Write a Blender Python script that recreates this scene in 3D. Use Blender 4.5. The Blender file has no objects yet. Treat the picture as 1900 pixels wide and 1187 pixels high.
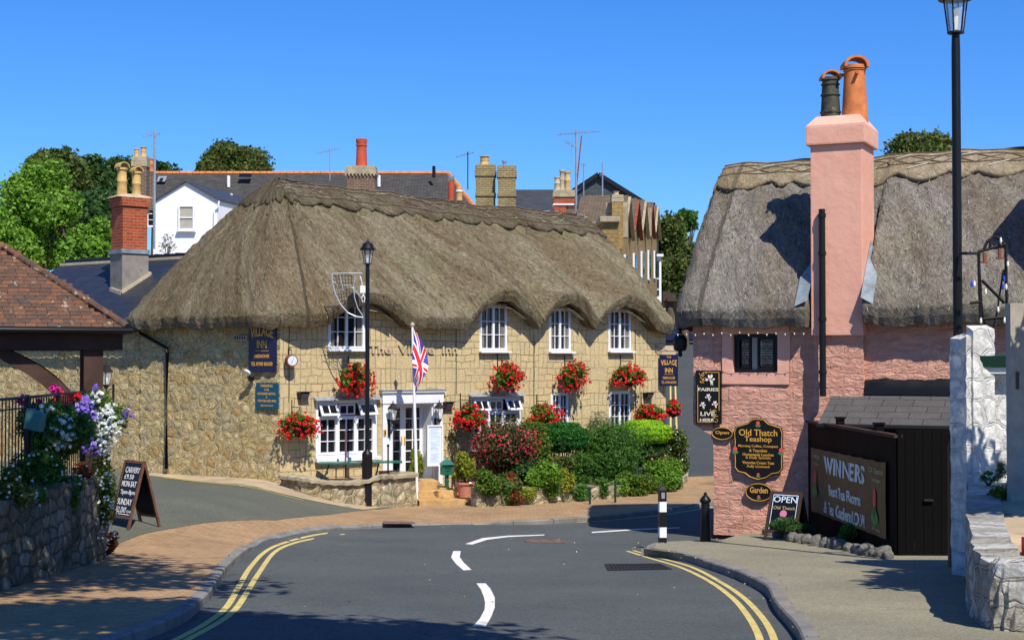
import bpy, bmesh, math, random
import numpy as np
from mathutils import Vector, Matrix
S = bpy.context.scene
COL = S.collection
rad = math.radians
# ------------------------------------------------------------ camera
EYE = 3.8
FP = 2800.0
PITCH = math.atan(71.5 / FP)
cd = bpy.data.cameras.new('camera'); cam = bpy.data.objects.new('camera', cd); COL.objects.link(cam)
cam.location = (0, 0, EYE); cam.rotation_euler = (math.pi / 2 + PITCH, 0, 0)
cd.sensor_width = 36; cd.lens = 36 * FP / 1900; cd.clip_start = .1; cd.clip_end = 2000
S.camera = cam
# ------------------------------------------------------------ light
SUN = Vector((.33, -.73, 1.0)).normalized()
elev = math.asin(SUN.z); azi = math.atan2(SUN.x, SUN.y)
W = bpy.data.worlds.new('World'); S.world = W; W.use_nodes = True
nt = W.node_tree; nt.nodes.clear()
sky = nt.nodes.new('ShaderNodeTexSky'); sky.sky_type = 'NISHITA'; sky.sun_disc = False
sky.sun_elevation = elev; sky.sun_rotation = azi; sky.altitude = 300; sky.air_density = 1.0; sky.dust_density = .15; sky.ozone_density = 4.5
hs = nt.nodes.new('ShaderNodeHueSaturation'); hs.inputs['Saturation'].default_value = 1.22; hs.inputs['Hue'].default_value = .492
bg = nt.nodes.new('ShaderNodeBackground'); bg.inputs[1].default_value = .1
wo = nt.nodes.new('ShaderNodeOutputWorld')
tint = nt.nodes.new('ShaderNodeMix'); tint.data_type = 'RGBA'; tint.blend_type = 'MULTIPLY'; tint.inputs[0].default_value = 1; tint.inputs[7].default_value = (.56, .82, 1.3, 1)
nt.links.new(sky.outputs[0], hs.inputs['Color']); nt.links.new(hs.outputs[0], tint.inputs[6]); nt.links.new(tint.outputs[2], bg.inputs[0]); nt.links.new(bg.outputs[0], wo.inputs[0])
sl = bpy.data.lights.new('sun', 'SUN'); sl.energy = 5.0; sl.angle = rad(.5); sl.color = (1, .93, .81)
so = bpy.data.objects.new('sun', sl); COL.objects.link(so)
so.rotation_euler = (-SUN).to_track_quat('-Z', 'Y').to_euler(); so.location = (20, -20, 40)
S.view_settings.view_transform = 'Standard'; S.view_settings.look = 'None'
S.view_settings.exposure = 0.32; S.view_settings.gamma = 1
S.render.engine = 'CYCLES'
S.cycles.max_bounces = 5; S.cycles.diffuse_bounces = 3; S.cycles.glossy_bounces = 2; S.cycles.transmission_bounces = 4; S.cycles.transparent_max_bounces = 6
# ------------------------------------------------------------ rays, terrain, frames
def sm(a, b, x):
    t = min(1, max(0, (x - a) / (b - a))); return t * t * (3 - 2 * t)
YS = [-40, 0, 24, 28, 32, 36, 41, 46, 60, 80, 110, 160, 500]; ZS = [4.6, 2.15, .638, .40, .2, .08, .0, .15, 1.6, 3.6, 5.6, 8.5, 14]
def hgt(x, y):
    b = (np.interp(y - 1.2, YS, ZS) + np.interp(y, YS, ZS) + np.interp(y + 1.2, YS, ZS)) / 3
    return float(b) + .65 * sm(3, 6.5, -x) * sm(22, 30, y)
def ray(u, v):
    return np.array([u - 950, -math.sin(PITCH) * (593.5 - v) + math.cos(PITCH) * FP, math.cos(PITCH) * (593.5 - v) + math.sin(PITCH) * FP]) / FP
C0 = np.array([0, 0, EYE])
def G(u, v, off=0.0):
    r = ray(u, v); a = 3.0
    f = lambda t: EYE + r[2] * t - hgt(r[0] * t, r[1] * t) - (off(r[0]*t, r[1]*t) if callable(off) else off)
    while f(a) > 0 and a < 300: a += .5
    lo, hi = a - .5, a
    for _ in range(24):
        m = (lo + hi) / 2
        if f(m) > 0: lo = m
        else: hi = m
    return (r[0] * hi, r[1] * hi)
def at(u, v, d):
    r = ray(u, v); p = C0 + r * (d / r[1]); return Vector(p)
class Fr:
    def __init__(s, o, ang): s.o = np.array([o[0], o[1], 0.0]); s.a = ang; s.c, s.s = math.cos(ang), math.sin(ang)
    def loc(s, p):
        x, y = p[0] - s.o[0], p[1] - s.o[1]
        return np.array([x * s.c + y * s.s, -x * s.s + y * s.c, p[2] if len(p) > 2 else 0])
    def w(s, x, y, z=0): return Vector((s.o[0] + x * s.c - y * s.s, s.o[1] + x * s.s + y * s.c, z))
    def hit(s, u, v, y=0.0, ax=1):
        r = ray(u, v); lr = s.loc((r[0] + s.o[0], r[1] + s.o[1])); lr[2] = r[2]
        lc = s.loc((0, 0)); lc[2] = EYE
        t = (y - lc[ax]) / lr[ax]; return lc + lr * t
INN = Fr((-5.68, 37.0), math.atan2(.597, .802))
SD = Fr((-5.68, 37.0), math.atan2(.8, .6))   # y runs back along the skewed side wall
INS = Fr((-5.68, 37.0), SD.a - math.pi / 2)      # side wall frame: x towards the corner, outward is -y
PK = Fr((3.88, 29.1), rad(-25))
_dz0, _dz1 = np.array(G(480, 1008)), np.array(G(845, 972))
def po(x, y):
    p = np.array([x, y]); d = _dz1 - _dz0; t = min(1, max(0, np.dot(p - _dz0, d) / np.dot(d, d)))
    q = np.linalg.norm(p - _dz0 - d * t); return .11 - .1 * math.exp(-(q / 1.1) ** 2)
# ------------------------------------------------------------ materials
MT = {}
def nn(nt, t, **kw):
    n = nt.nodes.new('ShaderNode' + t)
    for k, v in kw.items():
        if k.startswith('i_'): n.inputs[int(k[2:]) if k[2:].isdigit() else k[2:].replace('_', ' ')].default_value = v
        else: setattr(n, k, v)
    return n
def base_mat(name, rough=.8, metal=0, spec=.3):
    m = bpy.data.materials.new(name); m.use_nodes = True; nt = m.node_tree
    b = nt.nodes['Principled BSDF']; b.inputs['Roughness'].default_value = rough; b.inputs['Metallic'].default_value = metal
    b.inputs['Specular IOR Level'].default_value = spec
    MT[name] = m; return m, nt, b
def c4(c): return (c[0], c[1], c[2], 1)
def ramp(nt, fac, stops, interp='LINEAR'):
    r = nn(nt, 'ValToRGB'); cr = r.color_ramp; cr.interpolation = interp
    while len(cr.elements) < len(stops): cr.elements.new(.5)
    for e, (p, c) in zip(cr.elements, stops): e.position = p; e.color = c4(c) if len(c) == 3 else c
    nt.links.new(fac, r.inputs[0]); return r.outputs[0]
def noise(nt, co, scale, detail=4, rough=.55, dist=0):
    n = nn(nt, 'TexNoise'); n.inputs['Scale'].default_value = scale; n.inputs['Detail'].default_value = detail
    n.inputs['Roughness'].default_value = rough; n.inputs['Distortion'].default_value = dist
    if co is not None: nt.links.new(co, n.inputs['Vector'])
    return n.outputs[0]
def mapping(nt, co, sc):
    m = nn(nt, 'Mapping'); m.inputs['Scale'].default_value = sc; nt.links.new(co, m.inputs[0]); return m.outputs[0]
def mix(nt, f, a, b, mode='MIX'):
    m = nn(nt, 'Mix'); m.data_type = 'RGBA'; m.blend_type = mode
    if isinstance(f, (int, float)): m.inputs[0].default_value = f
    else: nt.links.new(f, m.inputs[0])
    for i, c in ((6, a), (7, b)):
        if isinstance(c, tuple): m.inputs[i].default_value = c4(c)
        else: nt.links.new(c, m.inputs[i])
    return m.outputs[2]
def math_(nt, op, a, b=0, clamp=False):
    m = nn(nt, 'Math'); m.operation = op; m.use_clamp = clamp
    for i, c in ((0, a), (1, b)):
        if isinstance(c, (int, float)): m.inputs[i].default_value = c
        else: nt.links.new(c, m.inputs[i])
    return m.outputs[0]
def bump(nt, b, h, strength=.5, dist=.02, chain=None):
    n = nn(nt, 'Bump'); n.inputs['Strength'].default_value = strength; n.inputs['Distance'].default_value = dist
    nt.links.new(h, n.inputs['Height'])
    if chain is not None: nt.links.new(chain, n.inputs['Normal'])
    if b is not None: nt.links.new(n.outputs[0], b.inputs['Normal'])
    return n.outputs[0]
def objco(nt, uv=False):
    t = nn(nt, 'TexCoord'); return t.outputs['UV' if uv else 'Object']
def geoco(nt):
    return nn(nt, 'NewGeometry').outputs['Position']
def M(name, col, rough=.8, metal=0, var=.12, vs=6, bs=40, bd=.004, st=.5, spec=.3, dirt=None):
    m, nt, b = base_mat(name, rough, metal, spec); co = objco(nt)
    f = noise(nt, co, vs, 5, .6)
    c = ramp(nt, f, [(.3, tuple(x * (1 - var) for x in col)), (.7, tuple(min(1, x * (1 + var)) for x in col))])
    if dirt:
        f2 = noise(nt, co, dirt[1], 6, .65); c = mix(nt, ramp(nt, f2, [(dirt[2], (0, 0, 0)), (dirt[2] + .12, (1, 1, 1))]), c, dirt[0])
    nt.links.new(c, b.inputs['Base Color'])
    if bd: bump(nt, b, noise(nt, co, bs, 4, .6), st, bd)
    return m
def xz(nt, co):
    s = nn(nt, 'SeparateXYZ'); nt.links.new(co, s.inputs[0]); a = math_(nt, 'ADD', s.outputs[0], s.outputs[1])
    c = nn(nt, 'CombineXYZ'); nt.links.new(a, c.inputs[0]); nt.links.new(s.outputs[2], c.inputs[1]); return c.outputs[0]
def brick(name, c1, c2, mo, bw, bh, ms, rough=.85, mode='xz', off=.5, bd=.01, squash=1, wob=0, var=.3, vs=2.0, dirt=None, dz=None):
    m, nt, b = base_mat(name, rough)
    co = objco(nt, mode == 'uv')
    v = xz(nt, co) if mode == 'xz' else co
    if wob:
        a = nn(nt, 'VectorMath', operation='ADD'); nz = nn(nt, 'TexNoise'); nz.inputs['Scale'].default_value = 3; nt.links.new(co, nz.inputs['Vector'])
        s = nn(nt, 'VectorMath', operation='SCALE'); s.inputs['Scale'].default_value = wob; nt.links.new(nz.outputs['Color'], s.inputs[0])
        nt.links.new(v, a.inputs[0]); nt.links.new(s.outputs[0], a.inputs[1]); v = a.outputs[0]
    t = nn(nt, 'TexBrick'); t.offset = off; t.squash = squash; nt.links.new(v, t.inputs['Vector'])
    t.inputs['Scale'].default_value = 1; t.inputs['Brick Width'].default_value = bw; t.inputs['Row Height'].default_value = bh; t.inputs['Mortar Size'].default_value = ms
    t.inputs['Mortar Smooth'].default_value = .2; t.inputs['Bias'].default_value = 0
    for k, c in (('Color1', c1), ('Color2', c2), ('Mortar', mo)): t.inputs[k].default_value = c4(c)
    f = noise(nt, co, vs, 6, .65); f2 = noise(nt, co, vs * 9, 4, .6)
    c = mix(nt, ramp(nt, f, [(.3, (0, 0, 0)), (.75, (1, 1, 1))]), t.outputs[0], mix(nt, 1.0, t.outputs[0], (1 - var, 1 - var, 1 - var), 'MULTIPLY'))
    c = mix(nt, .35, c, mix(nt, 1.0, c, ramp(nt, f2, [(.3, (.4, .4, .4)), (.7, (1.3, 1.3, 1.3))]), 'MULTIPLY'))
    if dirt:
        fd = noise(nt, co, dirt[1], 6, .7); c = mix(nt, ramp(nt, fd, [(dirt[2], (0, 0, 0)), (dirt[2] + .1, (1, 1, 1))]), c, dirt[0])
    nt.links.new(c, b.inputs['Base Color'])
    h = math_(nt, 'SUBTRACT', math_(nt, 'MULTIPLY', f2, .5), t.outputs['Fac']); bump(nt, b, h, .8, bd)
    return m
def rubble(name, cols, mortar, scale=3.2, stretch=1.6, ms=.05, bd=.05, rough=.9, stain=None, warp=.1, mode='xz', rnd=.7, rim_=True):
    """coursed rubble: jittered cells in the plane of the wall, light mortar, deep shadowed joints"""
    m, nt, b = base_mat(name, rough, 0, .15); co = objco(nt, mode == 'uv'); v0 = xz(nt, co) if mode == 'xz' else co; oc = objco(nt)
    nz = nn(nt, 'TexNoise'); nz.inputs['Scale'].default_value = 4.5; nz.inputs['Detail'].default_value = 3; nt.links.new(v0, nz.inputs['Vector'])
    s = nn(nt, 'VectorMath', operation='SCALE'); s.inputs['Scale'].default_value = warp; nt.links.new(nz.outputs['Color'], s.inputs[0])
    a = nn(nt, 'VectorMath', operation='ADD'); nt.links.new(v0, a.inputs[0]); nt.links.new(s.outputs[0], a.inputs[1])
    v = mapping(nt, a.outputs[0], (scale, scale * stretch, 1))
    e = nn(nt, 'TexVoronoi'); e.voronoi_dimensions = '2D'; e.feature = 'DISTANCE_TO_EDGE'; k = nn(nt, 'TexVoronoi'); k.voronoi_dimensions = '2D'; k.feature = 'F1'
    for q in (e, k): nt.links.new(v, q.inputs['Vector']); q.inputs['Scale'].default_value = 1; q.inputs['Randomness'].default_value = rnd
    sep = nn(nt, 'SeparateColor'); nt.links.new(k.outputs['Color'], sep.inputs[0])
    n = len(cols); cc = ramp(nt, sep.outputs[0], [(i / n, c) for i, c in enumerate(cols)], 'CONSTANT')
    f = noise(nt, oc, 8, 7, .75, .4); cc = mix(nt, .75, cc, mix(nt, 1.0, cc, ramp(nt, f, [(.32, (.35, .32, .28)), (.5, (.95, .93, .9)), (.68, (1.35, 1.3, 1.2))]), 'MULTIPLY'))
    ed = math_(nt, 'ADD', e.outputs['Distance'], math_(nt, 'MULTIPLY', math_(nt, 'SUBTRACT', noise(nt, oc, 11, 3, .6), .5), ms * 1.6))
    edge = ramp(nt, ed, [(ms * .7, (0, 0, 0)), (ms * 1.5, (1, 1, 1))])
    mc = mix(nt, noise(nt, oc, 6, 4), mortar, tuple(x * .75 for x in mortar))
    rim = ramp(nt, ed, [(ms * .9, (1, 1, 1)), (ms * 1.3, (.45, .42, .38)), (ms * 2.0, (1, 1, 1))]); cc = mix(nt, .7 if rim_ else .0, cc, mix(nt, 1.0, cc, rim, 'MULTIPLY'))
    c = mix(nt, edge, mc, cc)
    if stain:
        fd = noise(nt, oc, stain[1], 6, .7); c = mix(nt, ramp(nt, fd, [(stain[2], (0, 0, 0)), (stain[2] + .15, (1, 1, 1))]), c, stain[0])
    nt.links.new(c, b.inputs['Base Color'])
    dome = ramp(nt, ed, [(0, (.35, .35, .35)), (ms * .8, (.3, .3, .3)), (ms * 1.2, (0, 0, 0)), (ms * 2.0, (.6, .6, .6)), (.45, (1, 1, 1))])
    h = math_(nt, 'ADD', dome, math_(nt, 'MULTIPLY', noise(nt, oc, 10, 7, .75, .5), 1.3)); bump(nt, b, h, 1, bd)
    return m
def leafm(name, c1, c2, c3=None, tr=.3, rough=.6):
    m, nt, b = base_mat(name, rough, 0, .25)
    g = nn(nt, 'NewGeometry'); st = [(0, c1), (.6, c2), (1, c3 or c2)]
    c = ramp(nt, g.outputs['Random Per Island'], st); nt.links.new(c, b.inputs['Base Color'])
    if tr:
        t = nn(nt, 'BsdfTranslucent'); nt.links.new(mix(nt, 1.0, c, (1.3, 1.4, .7), 'MULTIPLY'), t.inputs[0]); mx = nn(nt, 'MixShader'); mx.inputs[0].default_value = tr
        nt.links.new(b.outputs[0], mx.inputs[1]); nt.links.new(t.outputs[0], mx.inputs[2])
        nt.links.new(mx.outputs[0], nt.nodes['Material Output'].inputs[0])
    return m
def thatchm(name, cols, patch, su=34, sv=9, bd=.05, seed=0, dark=(.5, .42, .4)):
    m, nt, b = base_mat(name, .95, 0, .1); uv = objco(nt, True)
    a = nn(nt, 'Mapping'); a.inputs['Rotation'].default_value = (0, 0, .45); a.inputs['Location'].default_value = (seed, seed, 0); nt.links.new(uv, a.inputs[0]); uvr = a.outputs[0]
    f1 = noise(nt, mapping(nt, uvr, (su, sv, 1)), 1, 5, .75, .4)
    f2 = noise(nt, mapping(nt, uvr, (15, 9, 1)), 1, 5, .75, .9)
    f4 = noise(nt, mapping(nt, uvr, (5, 2.2, 1)), 1, 5, .65, .8)
    f3 = noise(nt, mapping(nt, uvr, (.75, .2, 1)), 1, 6, .62, .6); f5 = noise(nt, mapping(nt, uvr, (3.2, .3, 1)), 1, 4, .6, .3)
    f = math_(nt, 'ADD', math_(nt, 'ADD', math_(nt, 'MULTIPLY', f1, .42), math_(nt, 'MULTIPLY', f2, .4)), math_(nt, 'MULTIPLY', f4, .18))
    c = ramp(nt, f, [(.36, cols[0]), (.455, cols[1]), (.54, cols[2]), (.64, cols[3])])
    c = mix(nt, ramp(nt, f3, [(.4, (0, 0, 0)), (.6, (1, 1, 1))]), c, mix(nt, 1.0, c, patch, 'MULTIPLY'))
    c = mix(nt, ramp(nt, f5, [(.5, (0, 0, 0)), (.68, (.8, .8, .8))]), c, mix(nt, 1.0, c, dark, 'MULTIPLY'))
    f6 = noise(nt, mapping(nt, uv, (.5, .5, 1)), 1, 5, .6, .4); c = mix(nt, ramp(nt, f6, [(.5, (0, 0, 0)), (.66, (.6, .6, .6))]), c, mix(nt, 1.0, c, (.92, 1.0, .82), 'MULTIPLY'))
    h = math_(nt, 'ADD', f, math_(nt, 'MULTIPLY', f4, .9)); nt.links.new(c, b.inputs['Base Color']); bump(nt, b, h, 1, bd)
    return m
M('black_paint', (.006, .006, .0065), .42, 0, .1, bd=.001, spec=.3)
M('black_wood', (.0035, .003, .003), .7, bs=8, bd=.004, spec=.08)
M('white_paint', (.72, .73, .74), .45, var=.05, vs=5, bd=.001, dirt=((.5, .49, .45), 3, .62))
M('white_render', (.74, .76, .79), .85, var=.04, vs=2, bs=25, bd=.004, dirt=((.6, .6, .58), 1.2, .62))
M('lead', (.28, .31, .34), .5, .3, .3, 9, bd=.004)
M('galv', (.42, .44, .46), .4, .7, .15)
M('brown_wood', (.062, .034, .025), .7, var=.25, vs=3, bs=30, bd=.003, spec=.15)
M('board_wood', (.12, .055, .03), .6, var=.3, vs=12)
M('grey_wood', (.36, .33, .28), .85, var=.2, vs=5, bs=22, bd=.006, dirt=((.12, .11, .09), 9, .66))
M('chalkboard', (.006, .006, .007), .45, bd=0)
M('chalk', (.8, .8, .8), .8, bd=0)
M('terracotta', (.5, .19, .12), .75, var=.2, dirt=((.6, .45, .38), 5, .6))
M('pot_orange', (.52, .17, .05), .7, var=.25, vs=5, dirt=((.5, .34, .16), 3.5, .6))
M('pot_dark', (.05, .052, .035), .7, var=.5, vs=9, dirt=((.16, .15, .09), 8, .58))
M('pot_red', (.42, .07, .03), .7, var=.2)
M('pot_buff', (.5, .33, .12), .75, var=.25, vs=4, dirt=((.16, .11, .05), 4, .62))
M('sand', (.42, .35, .24), .9, var=.2)
M('concrete', (.22, .2, .17), .9, var=.3, vs=2.5, bs=30, bd=.008, dirt=((.1, .09, .07), 2.5, .6))
M('verge', (.4, .31, .2), .95, var=.25, vs=1.2, bs=30, bd=.01, dirt=((.2, .17, .12), 2.0, .58))
M('kerb', (.2, .19, .17), .85, var=.3, vs=2.2, bs=30, bd=.006, dirt=((.12, .11, .1), 3.5, .58))
M('step_stone', (.46, .29, .12), .9, var=.35, vs=2.5, bs=14, bd=.02, dirt=((.12, .075, .035), 3.2, .56))
M('stone_letter', (.46, .37, .23), .9, bd=0)
M('cover_rust', (.16, .1, .075), .8, var=.3, bd=.002)
M('cap_stone', (.34, .29, .19), .9, var=.3, vs=3, bs=14, bd=.02, dirt=((.13, .11, .07), 4, .6))
M('sign_navy', (.01, .013, .05), .35, bd=0)
M('sign_teal', (.004, .075, .13), .35, bd=0)
M('sign_black', (.008, .008, .008), .3, bd=0)
M('gold', (.62, .33, .055), .45, bd=0)
M('cream', (.75, .68, .5), .5, bd=0)
M('red', (.6, .02, .02), .5, bd=0)
M('flag_red', (.62, .018, .03), .8, bd=0)
M('flag_white', (.78, .78, .8), .8, bd=0)
M('flag_blue', (.06, .045, .28), .8, bd=0)
M('rose', (.7, .08, .08), .6, bd=0)
M('leafgreen', (.1, .28, .08), .6, bd=0)
M('banner', (.2, .11, .045), .9, var=.15, vs=2, bd=0)
M('banner_text', (.66, .66, .62), .8, bd=0)
M('banner_pale', (.42, .34, .16), .8, bd=0)
M('green_paint', (.01, .12, .075), .35, var=.15, bd=.001, spec=.5)
M('dark_green', (.008, .04, .027), .5, bd=.001)
M('teal', (.05, .17, .16), .6, bd=0)
M('steps_dark', (.02, .02, .02), .8)
M('soil', (.05, .035, .022), 1, bd=.02)
M('bark', (.1, .075, .05), .95, var=.3, bs=15, bd=.03)
M('paper', (.62, .72, .88), .6, bd=0)
M('rust', (.2, .06, .03), .8, var=.4)
M('clock_face', (.62, .66, .68), .3, bd=0)
M('bulb_white', (.8, .78, .66), .2, bd=0)
M('bulb_blue', (.02, .08, .6), .2, bd=0)
M('tinsel', (.55, .57, .6), .35, .5, var=.5, vs=60, bd=0)
M('liggers', (.14, .1, .06), .8, bd=0)
M('liggers_pale', (.5, .46, .38), .8, bd=0)
M('car_paint', (.008, .008, .01), .15, 0, .02, bd=0, spec=.6)
M('curtain', (.45, .42, .36), .9, bd=0)
M('curtain_side', (.2, .19, .15), .9, bd=0)
M('curtain_red', (.4, .06, .03), .9, bd=0)
M('blind', (.36, .34, .28), .8, bd=0)
M('lead_flash', (.2, .235, .26), .65, 0, .4, 5, bs=9, bd=.02)
M('dark_in', (.012, .011, .01), .9, bd=0)
M('yellow_line', (.55, .44, .15), .85, var=.15, vs=5, bs=90, bd=.002, dirt=((.2, .18, .11), 9, .59))
M('white_line', (.68, .67, .62), .85, var=.1, vs=5, bs=90, bd=.002, dirt=((.2, .2, .2), 9, .6))
M('thin_line', (.3, .32, .35), .85, dirt=((.07, .07, .08), 3, .55))
M('iron', (.025, .023, .023), .6, .3, var=.3, vs=20, bd=.003)
M('rock', (.15, .14, .12), .95, var=.5, vs=4, bs=9, bd=.04, dirt=((.05, .06, .03), 4, .55))
m, nt, b = base_mat('glass', .06, 0, .5); b.inputs['Base Color'].default_value = (.012, .013, .016, 1)
bump(nt, b, noise(nt, objco(nt), 4, 2), .25, .01)
m, nt, b = base_mat('lamp_glass', .08, 0, .4); b.inputs['Base Color'].default_value = (.75, .8, .85, 1); b.inputs['Alpha'].default_value = .28
# asphalt
def asphalt(name, c, c2, worn=.5):
    m, nt, b = base_mat(name, .85, 0, .25); co = geoco(nt)
    f = noise(nt, co, 70, 3, .8); f2 = noise(nt, co, .45, 5, .6); f3 = noise(nt, co, 260, 2, .5); f8 = noise(nt, co, 22, 4, .8)
    a = mix(nt, ramp(nt, f2, [(.35, (0, 0, 0)), (.65, (1, 1, 1))]), c, c2); f6 = noise(nt, co, 1.7, 8, .72, .8); a = mix(nt, ramp(nt, f6, [(.3, (.6, .6, .6)), (.42, (0, 0, 0)), (.62, (0, 0, 0)), (.74, (.5, .5, .5))]), a, mix(nt, 1.0, a, (.72, .72, .73), 'MULTIPLY'))
    vo = nn(nt, 'TexVoronoi'); vo.feature = 'DISTANCE_TO_EDGE'; vo.inputs['Scale'].default_value = .33; ws = nn(nt, 'TexNoise'); ws.inputs['Scale'].default_value = 1.3; ws.inputs['Detail'].default_value = 6; nt.links.new(co, ws.inputs['Vector']); sc_ = nn(nt, 'VectorMath', operation='SCALE'); sc_.inputs['Scale'].default_value = 1.6; nt.links.new(ws.outputs['Color'], sc_.inputs[0]); ad = nn(nt, 'VectorMath', operation='ADD'); nt.links.new(co, ad.inputs[0]); nt.links.new(sc_.outputs[0], ad.inputs[1]); nt.links.new(ad.outputs[0], vo.inputs['Vector'])
    ck = math_(nt, 'MULTIPLY', ramp(nt, vo.outputs['Distance'], [(.0, (1, 1, 1)), (.006, (0, 0, 0))]), ramp(nt, f2, [(.5, (0, 0, 0)), (.6, (.8, .8, .8))])); a = mix(nt, ck, a, (.02, .02, .02))
    a = mix(nt, 1.0, a, ramp(nt, f, [(.3, (.5, .5, .5)), (.5, (1, 1, 1)), (.7, (1.8, 1.8, 1.72))]), 'MULTIPLY'); a = mix(nt, 1.0, a, ramp(nt, f8, [(.36, (.78, .78, .78)), (.5, (1, 1, 1)), (.64, (1.25, 1.25, 1.22))]), 'MULTIPLY')
    nt.links.new(a, b.inputs['Base Color']); bump(nt, b, math_(nt, 'ADD', f, f3), .6, .006); return m
asphalt('asphalt', (.064, .073, .075), (.085, .094, .094))
asphalt('asphalt_side', (.085, .092, .072), (.115, .118, .09))
asphalt('asphalt_path', (.19, .18, .13), (.26, .24, .17))
asphalt('asphalt_hill', (.05, .055, .058), (.06, .066, .068))
brick('paving', (.46, .3, .155), (.38, .24, .125), (.26, .18, .1), .2, .1, .006, mode='xy', bd=.002, var=.35, vs=.9)
rubble('stone_side', [(.7, .53, .24), (.74, .59, .3), (.6, .45, .2), (.7, .55, .27), (.62, .42, .18), (.76, .62, .34), (.58, .5, .3), (.68, .52, .24), (.72, .55, .25), (.5, .41, .22), (.7, .56, .3)], (.78, .62, .33), 3.3, 1.3, .08, .1, warp=.24, rnd=.72)
rubble('stone_terrace', [(.42, .36, .24), (.52, .45, .31), (.3, .26, .17), (.46, .38, .22), (.56, .49, .34)], (.5, .42, .26), 3.0, 1.2, .06, .06, stain=((.1, .095, .055), 1.8, .6), mode='uv', warp=.14)
rubble('stone_planter', [(.5, .46, .34), (.58, .52, .39), (.36, .32, .22), (.48, .41, .27)], (.36, .31, .18), 2.9, 1.3, .07, .06, stain=((.12, .13, .05), 1.6, .58), mode='uv', warp=.14)
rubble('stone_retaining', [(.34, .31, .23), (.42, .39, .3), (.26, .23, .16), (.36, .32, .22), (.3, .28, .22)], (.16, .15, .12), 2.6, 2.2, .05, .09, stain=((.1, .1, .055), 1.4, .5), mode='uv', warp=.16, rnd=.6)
rubble('stone_white', [(.66, .66, .64), (.7, .7, .68), (.62, .62, .6)], (.6, .6, .58), 1.9, 1.7, .04, .022, .75, stain=((.5, .48, .42), 2.6, .7), warp=.16, rnd=.5, rim_=False)
rubble('stone_white_low', [(.62, .62, .6), (.7, .7, .68), (.45, .43, .38), (.68, .67, .63)], (.5, .48, .42), 3.0, 1.4, .06, .06, .85, stain=((.22, .2, .13), 3, .6), mode='uv', warp=.14)
# dressed front wall
def dressed():
    m, nt, b = base_mat('stone_front', .9, 0, .2); co = objco(nt); v = xz(nt, co)
    nz = nn(nt, 'TexNoise'); nz.inputs['Scale'].default_value = 2.2; nt.links.new(co, nz.inputs['Vector'])
    s = nn(nt, 'VectorMath', operation='SCALE'); s.inputs['Scale'].default_value = .13; nt.links.new(nz.outputs['Color'], s.inputs[0])
    a = nn(nt, 'VectorMath', operation='ADD'); nt.links.new(v, a.inputs[0]); nt.links.new(s.outputs[0], a.inputs[1]); v = a.outputs[0]
    outs = []
    for bw, bh, off in ((.62, .36, .5), (.31, .18, .37), (.155, .36, .0)):
        t = nn(nt, 'TexBrick'); t.offset = off; nt.links.new(v, t.inputs['Vector']); t.inputs['Scale'].default_value = 1
        t.inputs['Brick Width'].default_value = bw; t.inputs['Row Height'].default_value = bh; t.inputs['Mortar Size'].default_value = .011; t.inputs['Mortar Smooth'].default_value = .3
        t.inputs['Color1'].default_value = (.58, .46, .26, 1); t.inputs['Color2'].default_value = (.46, .37, .215, 1); t.inputs['Mortar'].default_value = (.27, .21, .13, 1); outs.append(t)
    def cellmask(sx, sy, th):
        mp = nn(nt, 'Mapping'); mp.inputs['Scale'].default_value = (1 / sx, 1 / sy, 1); nt.links.new(v, mp.inputs[0])
        fl = nn(nt, 'VectorMath', operation='FLOOR'); nt.links.new(mp.outputs[0], fl.inputs[0])
        wn = nn(nt, 'TexWhiteNoise'); nt.links.new(fl.outputs[0], wn.inputs['Vector']); return math_(nt, 'GREATER_THAN', wn.outputs['Value'], th)
    m1, m2 = cellmask(.62, .36, .42), cellmask(.31, .36, .66)
    fac = mix(nt, m2, mix(nt, m1, outs[0].outputs['Fac'], outs[1].outputs['Fac']), outs[2].outputs['Fac'])
    col = mix(nt, m2, mix(nt, m1, outs[0].outputs[0], outs[1].outputs[0]), outs[2].outputs[0])
    f = noise(nt, co, 1.6, 6, .7); f2 = noise(nt, co, 14, 5, .65)
    big = noise(nt, co, .9, 3, .5); jf = ramp(nt, big, [(.4, (.35, .35, .35)), (.54, (1, 1, 1))]); stone = mix(nt, noise(nt, co, 2.6, 5, .6), (.66, .51, .26), (.48, .38, .21))
    col = mix(nt, math_(nt, 'MULTIPLY', fac, jf), mix(nt, .6, col, stone), (.24, .185, .11))
    col = mix(nt, ramp(nt, f, [(.42, (0, 0, 0)), (.7, (.8, .8, .8))]), col, (.42, .35, .21)); f5 = noise(nt, co, 5, 6, .75, .6); col = mix(nt, ramp(nt, f5, [(.64, (0, 0, 0)), (.72, (.7, .7, .7))]), col, (.24, .19, .12))
    col = mix(nt, .45, col, mix(nt, 1.0, col, ramp(nt, f2, [(.3, (.55, .53, .5)), (.7, (1.3, 1.28, 1.2))]), 'MULTIPLY'))
    nt.links.new(col, b.inputs['Base Color'])
    h = math_(nt, 'SUBTRACT', math_(nt, 'MULTIPLY', f2, .9), math_(nt, 'MULTIPLY', fac, jf)); bump(nt, b, h, 1, .016)
dressed()
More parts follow.
